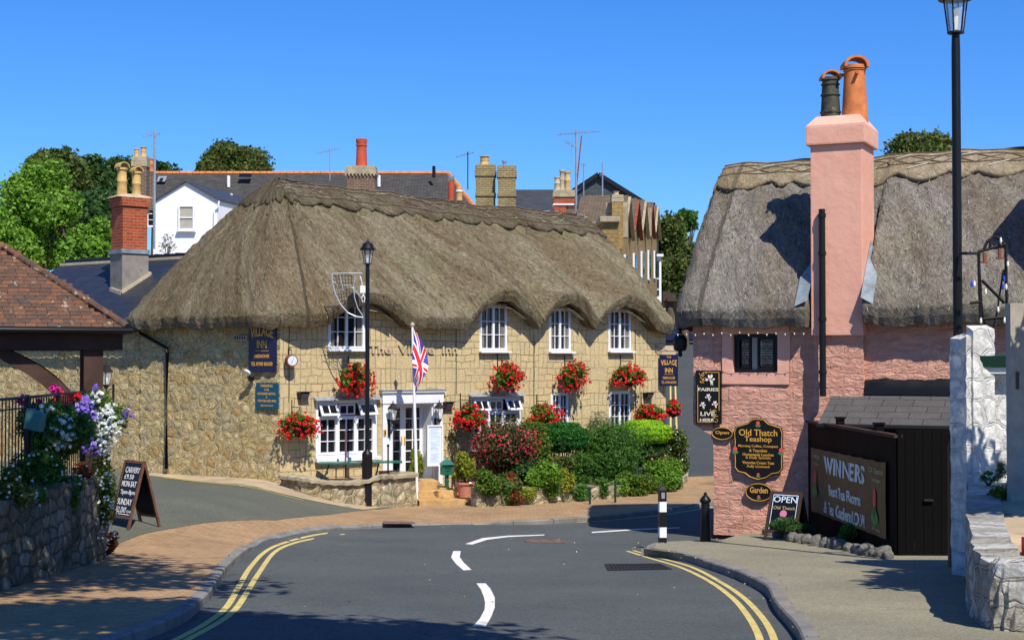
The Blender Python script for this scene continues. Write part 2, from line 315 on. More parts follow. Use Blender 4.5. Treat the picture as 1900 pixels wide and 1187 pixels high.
def pinkm(name, big):
    m, nt, b = base_mat(name, .8, 0, .25); co = objco(nt)
    f0 = noise(nt, co, 1.1, 5, .6); c = ramp(nt, f0, [(.35, (.68, .335, .24)), (.65, (.74, .395, .29))])
    fd = noise(nt, co, 5, 6, .7); c = mix(nt, ramp(nt, fd, [(.6, (0, 0, 0)), (.75, (.5, .5, .5))]), c, (.56, .34, .26))
    sk = noise(nt, mapping(nt, co, (5, 5, .45)), 1, 6, .65); c = mix(nt, ramp(nt, sk, [(.52, (0, 0, 0)), (.72, (.55, .55, .55))]), c, (.5, .33, .27))
    nt.links.new(c, b.inputs['Base Color'])
    if big:
        v = xz(nt, co); nz = nn(nt, 'TexNoise'); nz.inputs['Scale'].default_value = 3; nz.inputs['Detail'].default_value = 4; nt.links.new(co, nz.inputs['Vector'])
        s = nn(nt, 'VectorMath', operation='SCALE'); s.inputs['Scale'].default_value = .13; nt.links.new(nz.outputs['Color'], s.inputs[0])
        a = nn(nt, 'VectorMath', operation='ADD'); nt.links.new(v, a.inputs[0]); nt.links.new(s.outputs[0], a.inputs[1])
        t = nn(nt, 'TexBrick'); t.offset = .43; nt.links.new(a.outputs[0], t.inputs['Vector']); t.inputs['Scale'].default_value = 1
        t.inputs['Brick Width'].default_value = .62; t.inputs['Row Height'].default_value = .27; t.inputs['Mortar Size'].default_value = .02; t.inputs['Mortar Smooth'].default_value = 1
        f = noise(nt, mapping(nt, co, (4.5, 4.5, 9)), 1, 7, .66, .9)
        h = math_(nt, 'SUBTRACT', math_(nt, 'MULTIPLY', f, 3.4), math_(nt, 'MULTIPLY', t.outputs['Fac'], .3)); bump(nt, b, h, 1, .042)
    else: bump(nt, b, noise(nt, co, 4, 5, .6), .8, .02)
pinkm('pink_stone', True); pinkm('pink_render', False)
thatchm('thatch_old', [(.04, .033, .02), (.16, .136, .085), (.245, .212, .14), (.44, .39, .275)], (.72, .63, .57), bd=.08, dark=(.62, .56, .52))
thatchm('thatch_ridge', [(.03, .025, .016), (.09, .074, .048), (.15, .128, .085), (.26, .23, .16)], (.75, .7, .66), 26, 5, .06)
thatchm('thatch_grey', [(.045, .04, .034), (.165, .15, .128), (.255, .232, .2), (.43, .395, .34)], (.8, .74, .66), 40, 12, .07, seed=3, dark=(.72, .68, .64))
thatchm('thatch_ridge_pale', [(.1, .078, .048), (.24, .195, .13), (.345, .29, .2), (.5, .43, .31)], (.75, .7, .62), 40, 5, .05, seed=5, dark=(.7, .62, .5))
brick('slate', (.05, .055, .062), (.07, .072, .078), (.025, .025, .028), .3, .2, .008, .5, 'uv', bd=.006, var=.3)
brick('slate_dark', (.022, .026, .038), (.03, .034, .046), (.008, .009, .012), .34, .24, .006, .42, 'uv', bd=.004, var=.15)
brick('slate_lichen', (.055, .053, .05), (.085, .08, .072), (.03, .028, .026), .3, .2, .012, .8, 'uv', bd=.008, var=.4, dirt=((.26, .15, .06), 1.1, .64))
brick('tile_brown', (.14, .1, .07), (.18, .13, .09), (.07, .05, .04), .25, .16, .012, .85, 'uv', bd=.01, var=.4, dirt=((.22, .18, .1), 1.5, .62))
brick('slate_hung', (.045, .06, .065), (.06, .075, .08), (.03, .04, .045), .6, .25, .012, .7, 'xz', bd=.006, var=.2)
brick('slab_leanto', (.085, .083, .083), (.1, .092, .09), (.03, .03, .03), .55, .25, .008, .75, 'uv', bd=.006, var=.3)
brick('brick_red', (.52, .09, .025), (.34, .05, .02), (.36, .2, .11), .23, .085, .012, bd=.01, var=.3, vs=3)
brick('brick_brown', (.2, .09, .05), (.13, .07, .05), (.3, .26, .2), .23, .085, .014, bd=.01, var=.4, vs=3, dirt=((.3, .24, .1), 2, .6))
brick('brick_yellow', (.42, .33, .15), (.33, .26, .12), (.2, .16, .09), .23, .085, .012, bd=.012, var=.45, vs=2, dirt=((.13, .11, .06), 1.6, .6))
brick('stone_yellow', (.4, .27, .1), (.32, .21, .075), (.24, .17, .08), .3, .14, .012, bd=.01, var=.35, vs=1.2)
# ------------------------------------------------------------ mesh builder
class MB:
    def __init__(s): s.v = []; s.f = []; s.uv = None
    def add(s, vs, fs):
        n = len(s.v); s.v += [tuple(p) for p in vs]; s.f += [tuple(i + n for i in f) for f in fs]; return s
    def box(s, x0, x1, y0, y1, z0, z1, M4=None):
        vs = [Vector((x, y, z)) for x in (x0, x1) for y in (y0, y1) for z in (z0, z1)]
        if M4 is not None: vs = [M4 @ v for v in vs]
        return s.add(vs, [(0, 1, 3, 2), (4, 6, 7, 5), (0, 4, 5, 1), (2, 3, 7, 6), (0, 2, 6, 4), (1, 5, 7, 3)])
    def bar(s, p, q, w, h=None, up=(0, 0, 1)):
        p, q = Vector(p), Vector(q); h = h or w; d = (q - p).normalized(); up = Vector(up)
        a = d.cross(up)
        if a.length < 1e-4: a = d.cross(Vector((1, 0, 0)))
        a.normalize(); b = a.cross(d)
        vs = [c + a * (i * w / 2) + b * (j * h / 2) for c in (p, q) for i, j in ((-1, -1), (1, -1), (1, 1), (-1, 1))]
        return s.add(vs, [(0, 1, 2, 3), (7, 6, 5, 4), (0, 4, 5, 1), (1, 5, 6, 2), (2, 6, 7, 3), (3, 7, 4, 0)])
    def cyl(s, p, q, r0, r1=None, n=10, cap=True):
        return s.tube([p, q], [r0, r0 if r1 is None else r1], n, cap)
    def tube(s, pts, r, n=6, cap=True):
        pts = [Vector(p) for p in pts]; L = len(pts); rr = r if isinstance(r, (list, tuple)) else [r] * L; vs = []; ref = None
        for i, p in enumerate(pts):
            d = (pts[min(i + 1, L - 1)] - pts[max(i - 1, 0)]).normalized()
            if ref is None: ref = Vector((0, 0, 1)) if abs(d.z) < .9 else Vector((1, 0, 0))
            a = d.cross(ref)
            if a.length < 1e-5: a = d.cross(Vector((0, 1, 0)))
            a.normalize(); b = d.cross(a); ref = a.cross(d) * -1 if False else ref
            for k in range(n):
                t = 2 * math.pi * k / n; vs.append(p + a * (math.cos(t) * rr[i]) + b * (math.sin(t) * rr[i]))
        fs = [(i * n + k, i * n + (k + 1) % n, (i + 1) * n + (k + 1) % n, (i + 1) * n + k) for i in range(L - 1) for k in range(n)]
        if cap: fs += [tuple(range(n))[::-1], tuple((L - 1) * n + k for k in range(n))]
        return s.add(vs, fs)
    def lathe(s, prof, c=(0, 0, 0), n=16, sx=1, sy=1, ph=0):
        vs = []; fs = []
        for r, z in prof:
            for k in range(n):
                t = 2 * math.pi * k / n + ph; vs.append((c[0] + r * math.cos(t) * sx, c[1] + r * math.sin(t) * sy, c[2] + z))
        for i in range(len(prof) - 1):
            for k in range(n): fs.append((i * n + k, i * n + (k + 1) % n, (i + 1) * n + (k + 1) % n, (i + 1) * n + k))
        fs += [tuple(range(n))[::-1], tuple((len(prof) - 1) * n + k for k in range(n))]
        return s.add(vs, fs)
    def prism(s, poly, y0, y1, ax='y'):
        """poly of (a,b); extruded along y (a->x,b->z) or z (a->x,b->y) or x (a->y,b->z)"""
        n = len(poly)
        f = {'y': lambda a, b, c: (a, c, b), 'z': lambda a, b, c: (a, b, c), 'x': lambda a, b, c: (c, a, b)}[ax]
        vs = [f(a, b, y0) for a, b in poly] + [f(a, b, y1) for a, b in poly]
        return s.add(vs, [tuple(range(n)), tuple(range(2 * n - 1, n - 1, -1))] + [(i, i + n, (i + 1) % n + n, (i + 1) % n) for i in range(n)])
    def quad(s, a, b, c, d): return s.add([a, b, c, d], [(0, 1, 2, 3)])
    def disc(s, c, r, y=0, n=20, th=.01, rz=None):
        rz = rz or r
        return s.prism([(c[0] + r * math.cos(2 * math.pi * k / n), c[1] + rz * math.sin(2 * math.pi * k / n)) for k in range(n)], y, y - th)
    def text(s, body, cx, cz, w, h, y=0, bold=.012, warp=None, th=.006, keep=False, yf=None):
        vs, fs = textmesh(body, bold)
        a = np.array(vs); mn, mx = a.min(0), a.max(0); out = []
        for x, z, t in a:
            X = (x - mn[0]) / (mx[0] - mn[0]) - .5; Z = (z - mn[1]) / max(1e-6, (mx[1] - mn[1])) - .5
            if warp: Z = warp(X, Z)
            px_ = cx + X * w; pz = cz + Z * h
            out.append((px_, (yf(px_, pz) if yf else y) - (th if t > 0 else 0), pz))
        return s.add(out, fs)
    def build(s, name, mat, parent=None, smooth=False, bevel=0, uvf=None):
        me = bpy.data.meshes.new(name); me.from_pydata(s.v, [], s.f); me.update()
        bm = bmesh.new(); bm.from_mesh(me)
        bmesh.ops.recalc_face_normals(bm, faces=bm.faces)
        if bevel: bmesh.ops.bevel(bm, geom=[e for e in bm.edges if len(e.link_faces) == 2 and e.calc_face_angle(0) > .5], offset=bevel, segments=2, affect='EDGES', profile=.7)
        bm.to_mesh(me); bm.free()
        return link(name, me, mat, parent, smooth, uvf)
def link(name, me, mat, parent=None, smooth=False, uvf=None):
    o = bpy.data.objects.new(name, me); COL.objects.link(o)
    if mat: me.materials.append(MT[mat])
    if smooth:
        me.polygons.foreach_set('use_smooth', [True] * len(me.polygons))
        try: me.set_sharp_from_angle(angle=rad(45))
        except Exception: pass
    if uvf:
        uv = me.uv_layers.new(name='UVMap')
        for l in me.loops: uv.data[l.index].uv = uvf(me.vertices[l.vertex_index].co)
    if parent: o.parent = parent
    return o
_tc = {}
def textmesh(body, bold):
    k = (body, bold)
    if k not in _tc:
        cu = bpy.data.curves.new('t', 'FONT'); cu.body = body; cu.size = 1; cu.extrude = .01; cu.offset = bold; cu.resolution_u = 3; cu.align_x = 'CENTER'; cu.space_line = .95
        o = bpy.data.objects.new('t', cu); COL.objects.link(o); bpy.context.view_layer.update()
        me = bpy.data.meshes.new_from_object(o.evaluated_get(bpy.context.evaluated_depsgraph_get()))
        _tc[k] = ([tuple(v.co) for v in me.vertices], [tuple(p.vertices) for p in me.polygons])
        bpy.data.objects.remove(o); bpy.data.curves.remove(cu); bpy.data.meshes.remove(me)
    return _tc[k]
def tag(o, label=None, cat=None, group=None, kind=None):
    for k, v in (('label', label), ('category', cat), ('group', group), ('kind', kind)):
        if v: o[k] = v
    return o
def thing(name, label, cat, loc=(0, 0, 0), rz=0, group=None):
    o = bpy.data.objects.new(name, None); COL.objects.link(o); o.location = loc; o.rotation_euler = (0, 0, rz); o.empty_display_size = .2
    return tag(o, label, cat, group)
def copy_tree(o, parent=None):
    c = o.copy(); COL.objects.link(c); c.parent = parent
    if parent: c.matrix_parent_inverse = o.matrix_parent_inverse
    for ch in list(o.children): copy_tree(ch, c)
    return c
# ------------------------------------------------------------ ground sheets
def drape(name, poly, off, mat, step=.5, kind='structure', skirt=0, parent=None):
    bm = bmesh.new(); vs = [bm.verts.new((p[0], p[1], 0)) for p in poly]; bm.faces.new(vs)
    bmesh.ops.triangulate(bm, faces=bm.faces[:])
    xs = [p[0] for p in poly]; ys = [p[1] for p in poly]
    for ax, lo, hi in ((0, min(xs), max(xs)), (1, min(ys), max(ys))):
        k = math.ceil(lo / step)
        while k * step < hi:
            co = [0, 0, 0]; no = [0, 0, 0]; co[ax] = k * step; no[ax] = 1
            bmesh.ops.bisect_plane(bm, geom=bm.verts[:] + bm.edges[:] + bm.faces[:], plane_co=co, plane_no=no); k += 1
    bmesh.ops.remove_doubles(bm, verts=bm.verts, dist=.0005)
    for v in bm.verts: v.co.z = hgt(v.co.x, v.co.y) + (off(v.co.x, v.co.y) if callable(off) else off)
    bmesh.ops.recalc_face_normals(bm, faces=bm.faces)
    if bm.faces and sum(f.normal.z for f in bm.faces) < 0: bmesh.ops.reverse_faces(bm, faces=bm.faces)
    if skirt:
        r = bmesh.ops.extrude_edge_only(bm, edges=[e for e in bm.edges if len(e.link_faces) == 1])
        for v in [g for g in r['geom'] if isinstance(g, bmesh.types.BMVert)]: v.co.z -= skirt
    me = bpy.data.meshes.new(name); bm.to_mesh(me); bm.free()
    o = link(name, me, mat, parent)
    if kind and not parent: o['kind'] = kind
    return o
def smooth_path(pts, n=6):
    P = [np.array(p, float) for p in pts]; P = [2 * P[0] - P[1]] + P + [2 * P[-1] - P[-2]]; out = []
    for i in range(1, len(P) - 2):
        for k in range(n):
            t = k / n; a, b, c, d = P[i - 1], P[i], P[i + 1], P[i + 2]
            out.append(.5 * ((2 * b) + (-a + c) * t + (2 * a - 5 * b + 4 * c - d) * t * t + (-a + 3 * b - 3 * c + d) * t ** 3))
    out.append(P[-2]); return out
def strip_poly(path, w):
    L, R = [], []
    for i, p in enumerate(path):
        d = path[min(i + 1, len(path) - 1)] - path[max(i - 1, 0)]; d = d / (np.linalg.norm(d) + 1e-9); n = np.array([-d[1], d[0]])
        L.append(p + n * w / 2); R.append(p - n * w / 2)
    return L, R
def paint(name, paths, w, off, mat):
    """thin bands following the ground; all in one marking"""
    mb = MB()
    for path in paths:
        fine = []
        for i in range(len(path) - 1):
            n = max(1, int(np.linalg.norm(path[i + 1] - path[i]) / .25))
            fine += [path[i] + (path[i + 1] - path[i]) * k / n for k in range(n)]
        fine.append(path[-1]); L, R = strip_poly(fine, w); vs = []
        rn = random.Random(3)
        for a, b in zip(L, R):
            j = rn.uniform(-.006, .006)
            for q in (a + (b - a) * j * 3, b): vs.append((q[0], q[1], hgt(*q) + (off(*q) if callable(off) else off)))
        mb.add(vs, [(2 * i, 2 * i + 1, 2 * i + 3, 2 * i + 2) for i in range(len(L) - 1)])
    o = mb.build(name, mat); tag(o, kind='structure'); return o
def kerbs(name, path, w, top, depth, mat, seg=.92, inner=1):
    """kerb stones along a path (outer edge), top follows the ground"""
    mb = MB(); fine = []; acc = []
    L = [0]
    for i in range(1, len(path)): L.append(L[-1] + np.linalg.norm(path[i] - path[i - 1]))
    tot = L[-1]; n = max(1, int(tot / seg)); rn = random.Random(5)
    px_ = np.array([p[0] for p in path]); py_ = np.array([p[1] for p in path])
    for k in range(n):
        a, b = tot * k / n + .006, tot * (k + 1) / n - .006; ss = np.linspace(a, b, 4); dz = rn.uniform(-.006, .006); pts = []
        X, Y = np.interp(ss, L, px_), np.interp(ss, L, py_); X2, Y2 = np.interp(ss + .02, L, px_), np.interp(ss + .02, L, py_)
        if k == n - 1: X2[-1], Y2[-1] = 2 * X[-1] - X[-2], 2 * Y[-1] - Y[-2]
        vs = []
        for i in range(4):
            d = np.array([X2[i] - X[i], Y2[i] - Y[i]]); d = d / (np.linalg.norm(d) + 1e-9); nrm = np.array([-d[1], d[0]]) * inner
            o = np.array([X[i], Y[i]]); q = o + nrm * w; z = hgt(*o) + (top(*o) if callable(top) else top) + dz; z2 = hgt(*q) + (top(*q) if callable(top) else top) + dz + .004
            c = o + nrm * .018; vs += [(o[0], o[1], z - depth), (o[0], o[1], z - .018), (c[0], c[1], z), (q[0], q[1], z2), (q[0], q[1], z2 - depth)]
        fs = [(5 * i + j, 5 * i + j + 1, 5 * i + j + 6, 5 * i + j + 5) for i in range(3) for j in range(4)] + [(0, 1, 2, 3, 4), (19, 18, 17, 16, 15)]
        mb.add(vs, fs)
    o = mb.build(name, mat); tag(o, kind='structure'); return o
# ------------------------------------------------------------ foliage
def rot_leaves(C, size, aspect, rng, up=.3, nrm=None, fold=0):
    N = len(C); n = rng.normal(size=(N, 3)); n /= np.linalg.norm(n, axis=1)[:, None]
    if nrm is not None: n = n * (1 - up) + nrm * (up + .25)
    else: n[:, 2] = np.abs(n[:, 2]) * (1 - up) + up
    n /= np.linalg.norm(n, axis=1)[:, None] + 1e-9
    r = rng.normal(size=(N, 3)); a = np.cross(n, r); a /= np.linalg.norm(a, axis=1)[:, None] + 1e-9; b = np.cross(n, a)
    s = size * rng.uniform(.6, 1.4, (N, 1)); a *= s; b *= s * aspect
    V = np.stack([C - a, C - b, C + a, C + b], 1).reshape(-1, 3); return V
def np_obj(name, V, mat, parent=None):
    N = len(V) // 4; me = bpy.data.meshes.new(name); me.vertices.add(4 * N); me.vertices.foreach_set('co', V.astype(np.float32).ravel())
    me.loops.add(4 * N); me.loops.foreach_set('vertex_index', np.arange(4 * N, dtype=np.int32)); me.polygons.add(N)
    me.polygons.foreach_set('loop_start', np.arange(0, 4 * N, 4, dtype=np.int32))
    try: me.polygons.foreach_set('loop_total', np.full(N, 4, dtype=np.int32))
    except Exception: pass
    me.update(calc_edges=True); me.validate(); return link(name, me, mat, parent)
def blobs(rng, n, R, lobes, rl=(.35, .55), inner=.25, flat=1, bottom=-1e9):
    """points spread on the shells of random lobes filling an ellipsoid R (centred at 0)"""
    R = np.array(R); L = []
    for _ in range(lobes):
        d = rng.normal(size=3); d /= np.linalg.norm(d); L.append((d * rng.uniform(.35, .72), rng.uniform(*rl)))
    per = max(1, n // len(L)); out = []; nr = []
    for c, r in L:
        d = rng.normal(size=(per, 3)); d /= np.linalg.norm(d, axis=1)[:, None]
        q = r * (1 - inner * rng.random((per, 1)) ** 1.5) * (1 + .2 * np.sin(d[:, :1] * 9 + c[0] * 20) * np.cos(d[:, 2:] * 8 + c[1] * 30)); out.append(c + d * q); nr.append(d)
    P = np.concatenate(out) * R; Nn = np.concatenate(nr); k = P[:, 2] > bottom; return P[k], Nn[k]
def tree(name, label, group, base, crown_c, R, n, size, mat, lobes=16, seed=1, trunk_r=.3, rl=(.3, .5), up=.35, aspect=.6, cat='tree'):
    rng = np.random.default_rng(seed); t = thing(name, label, cat, base, 0, group)
    cc = Vector(crown_c) - Vector(base); P, Nn = blobs(rng, n, R, lobes, rl, .5); P = P + rng.normal(0, .035, P.shape) * np.array(R)
    np_obj('crown', rot_leaves(P + np.array(cc), size, aspect, rng, up, Nn), mat, t)
    mb = MB(); top = cc + Vector((0, 0, R[2] * .3)); mid = Vector((cc.x * .4, cc.y * .4, cc.z * .5))
    mb.tube([(0, 0, -.3), mid, top], [trunk_r, trunk_r * .7, trunk_r * .2], 8)
    for k in range(9):
        a = rng.uniform(0, 6.28); e = cc + Vector((math.cos(a) * R[0] * .7, math.sin(a) * R[1] * .7, rng.uniform(-.3, .6) * R[2])); s_ = mid.lerp(top, rng.uniform(0, .6))
        mb.tube([s_, s_.lerp(e, .5) + Vector((0, 0, R[2] * .12)), e], [trunk_r * .4, trunk_r * .25, trunk_r * .06], 5)
    mb.build('trunk', 'bark', t, True); return t
def bush(name, label, cat, pos, c, R, n, size, mat, group=None, flowers=None, seed=1, lobes=12, stems=True, up=.25, aspect=.5, rl=(.35, .55), parent=None, inner=.3, bottom=-1e9):
    rng = np.random.default_rng(seed); t = parent or thing(name, label, cat, pos, 0, group); c = np.array(c, float)
    P, Nn = blobs(rng, n, R, lobes, rl, inner, bottom=bottom)
    if lobes >= 30 and inner <= .15:   # clipped: a dense rounded shell
        d = rng.normal(size=(n, 3)); d /= np.linalg.norm(d, axis=1)[:, None]; wob = 1 + .05 * np.sin(d[:, :1] * 11 + 2) * np.cos(d[:, 1:2] * 9) + .04 * np.sin(d[:, 2:] * 17); P = d * np.array(R) * wob * rng.uniform(.8, 1.03, (n, 1)); P[:, 2] = np.maximum(P[:, 2], -R[2] * .75 + .05 * rng.random(n)); Nn = d
    np_obj('foliage', rot_leaves(P + c, size, aspect, rng, up, Nn), mat, t)
    if stems:
        mb = MB()
        for k in range(7):
            d = rng.normal(size=3); e = c + d / np.linalg.norm(d) * np.array(R) * .7; mb.tube([(rng.uniform(-.05, .05), rng.uniform(-.05, .05), -.05), tuple((c + e) / 2 * np.array([.7, .7, .8])), tuple(e)], [.015, .011, .004], 4)
        mb.build('stem', 'bark', t)
    for fm, fn, fs in (flowers or []):
        F, Fn = blobs(rng, fn, np.array(R) * 1.04, lobes, rl, .06, bottom=bottom)
        np_obj('flowers', rot_leaves(F + c + Fn * .015, fs, .85, rng, .7, Fn), fm, t)
    return t
def clusters(rng, centres, per, r, size, aspect=.85, up=.6):
    d = rng.normal(size=(len(centres), per, 3)); d /= np.linalg.norm(d, axis=2)[..., None]
    P = (centres[:, None, :] + d * r * rng.uniform(.3, 1, (len(centres), per, 1))).reshape(-1, 3); return rot_leaves(P, size, aspect, rng, up, d.reshape(-1, 3))
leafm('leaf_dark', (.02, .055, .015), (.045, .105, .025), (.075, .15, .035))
leafm('leaf_oak', (.04, .065, .015), (.085, .125, .025), (.15, .175, .04))
leafm('leaf_bright', (.07, .17, .015), (.15, .3, .03), (.23, .38, .05), .32)
leafm('leaf_mid', (.03, .09, .015), (.065, .16, .025), (.12, .24, .04))
leafm('leaf_lime', (.14, .32, .01), (.27, .5, .015), (.36, .58, .03))
leafm('leaf_ball', (.012, .08, .015), (.03, .15, .02), (.05, .21, .03))
leafm('leaf_fuchsia', (.04, .06, .025), (.07, .1, .03), (.12, .14, .05))
leafm('leaf_gold', (.16, .2, .02), (.26, .3, .03), (.35, .34, .05))
leafm('leaf_basket', (.04, .1, .015), (.09, .17, .02), (.2, .26, .03))
leafm('leaf_grey', (.05, .08, .04), (.09, .13, .06), (.14, .18, .09))
leafm('leaf_red', (.16, .02, .012), (.25, .05, .02), (.12, .1, .02))
leafm('leaf_cordy', (.18, .08, .05), (.26, .16, .07), (.3, .22, .12))
leafm('petal_red', (.55, .008, .01), (.75, .015, .02), (.85, .04, .04), .2)
leafm('petal_white', (.7, .72, .78), (.8, .82, .86), (.78, .8, .7), .2)
leafm('petal_purple', (.22, .13, .6), (.36, .25, .78), (.5, .42, .85), .2)
leafm('petal_magenta', (.5, .02, .2), (.65, .03, .3), (.3, .01, .12), .2)
leafm('petal_fuchsia', (.35, .015, .04), (.5, .03, .06), (.62, .07, .09), .2)
leafm('petal_pink', (.6, .15, .3), (.7, .25, .4), None, .2)
leafm('leaf_litter', (.25, .1, .04), (.4, .22, .08), (.5, .42, .3), 0)
# ------------------------------------------------------------ building helpers
def wall(parent, name, mat, x0, x1, z0, z1, holes=(), y=0.0, depth=.14, flip=None, rev=None, top=None):
    xs = sorted({x0, x1, *[h[0] for h in holes], *[h[1] for h in holes]}); zs = sorted({z0, z1, *[h[2] for h in holes], *[h[3] for h in holes]})
    mb = MB()
    for a, b in zip(xs, xs[1:]):
        for c, d in zip(zs, zs[1:]):
            mx, mz = (a + b) / 2, (c + d) / 2
            if any(h[0] < mx < h[1] and h[2] < mz < h[3] for h in holes): continue
            mb.quad((a, y, c), (b, y, c), (b, y, d), (a, y, d))
    for h in holes:
        a, b, c, d = h[:4]
        mb.quad((a, y, c), (a, y + depth, c), (a, y + depth, d), (a, y, d)); mb.quad((b, y + depth, c), (b, y, c), (b, y, d), (b, y + depth, d))
        mb.quad((a, y + depth, c), (a, y, c), (b, y, c), (b, y + depth, c)); mb.quad((a, y, d), (a, y + depth, d), (b, y + depth, d), (b, y, d))
        
    me = bpy.data.meshes.new(name); me.from_pydata(mb.v, [], mb.f); me.update()
    return link(name, me, mat, parent)
def window(parent, x0, x1, z0, z1, y=.08, cas=2, cols=2, rows=3, fw=.055, gb=.022, sill=True, mat='white_paint', top=None, curtain=None, sillw=.05):
    mb = MB(); f = fw
    mb.box(x0, x0 + f, y - .03, y + .05, z0, z1); mb.box(x1 - f, x1, y - .03, y + .05, z0, z1)
    mb.box(x0 + f, x1 - f, y - .03, y + .05, z1 - f, z1); mb.box(x0 + f, x1 - f, y - .03, y + .05, z0, z0 + f)
    cw = (x1 - x0 - 2 * f) / cas; zt = z1 - f - (top or 0)
    if top: mb.box(x0 + f, x1 - f, y - .03, y + .05, zt - .025, zt + .025)
    for k in range(cas):
        a = x0 + f + k * cw; b = a + cw; zz = z0 + f; e = fw * .75
        mb.box(a, a + e, y - .045, y + .03, zz, zt); mb.box(b - e, b, y - .045, y + .03, zz, zt)
        mb.box(a + e, b - e, y - .045, y + .03, zz, zz + e); mb.box(a + e, b - e, y - .045, y + .03, zt - e, zt)
        for c in range(1, cols): xx = a + e + (cw - 2 * e) * c / cols; mb.box(xx - gb / 2, xx + gb / 2, y - .03, y + .02, zz + e, zt - e)
        for r in range(1, rows): z = zz + e + (zt - zz - 2 * e) * r / rows; mb.box(a + e, b - e, y - .028, y + .018, z - gb / 2, z + gb / 2)
    w = mb.build('window', mat, parent)
    MB().quad((x0 + .02, y + .012, z0 + .02), (x1 - .02, y + .012, z0 + .02), (x1 - .02, y + .012, z1 - .02), (x0 + .02, y + .012, z1 - .02)).build('pane', 'glass', w)
    if curtain:
        c = MB(); cwid = (x1 - x0) * .13
        for a in (x0 + f + .03, x1 - f - .03 - cwid):
            for i in range(4): c.box(a + cwid * i / 4, a + cwid * (i + .7) / 4, y + .004, y + .0105, z0 + f, z1 - f)
        c.build('curtain', curtain, w)
    if sill: MB().box(x0 - .04, x1 + .04, y - .2, y + .03, z0 - sillw, z0 - .002).build('sill', mat, w, bevel=.006)
    return w
def perim(x0, x1, y0, y1, r, step=.09):
    P = []
    def line(a, b):
        n = max(2, int(math.dist(a, b) / step)); P.extend([(a[0] + (b[0] - a[0]) * k / n, a[1] + (b[1] - a[1]) * k / n) for k in range(n)])
    def arc(c, a0, a1):
        n = max(4, int(r * abs(a1 - a0) / step)); P.extend([(c[0] + r * math.cos(a0 + (a1 - a0) * k / n), c[1] + r * math.sin(a0 + (a1 - a0) * k / n)) for k in range(n)])
    q = math.pi / 2
    line((x0 + r, y0), (x1 - r, y0)); arc((x1 - r, y0 + r), -q, 0); line((x1, y0 + r), (x1, y1 - r)); arc((x1 - r, y1 - r), 0, q)
    line((x1 - r, y1), (x0 + r, y1)); arc((x0 + r, y1 - r), q, 2 * q); line((x0, y1 - r), (x0, y0 + r)); arc((x0 + r, y0 + r), 2 * q, 3 * q)
    return np.array(P)
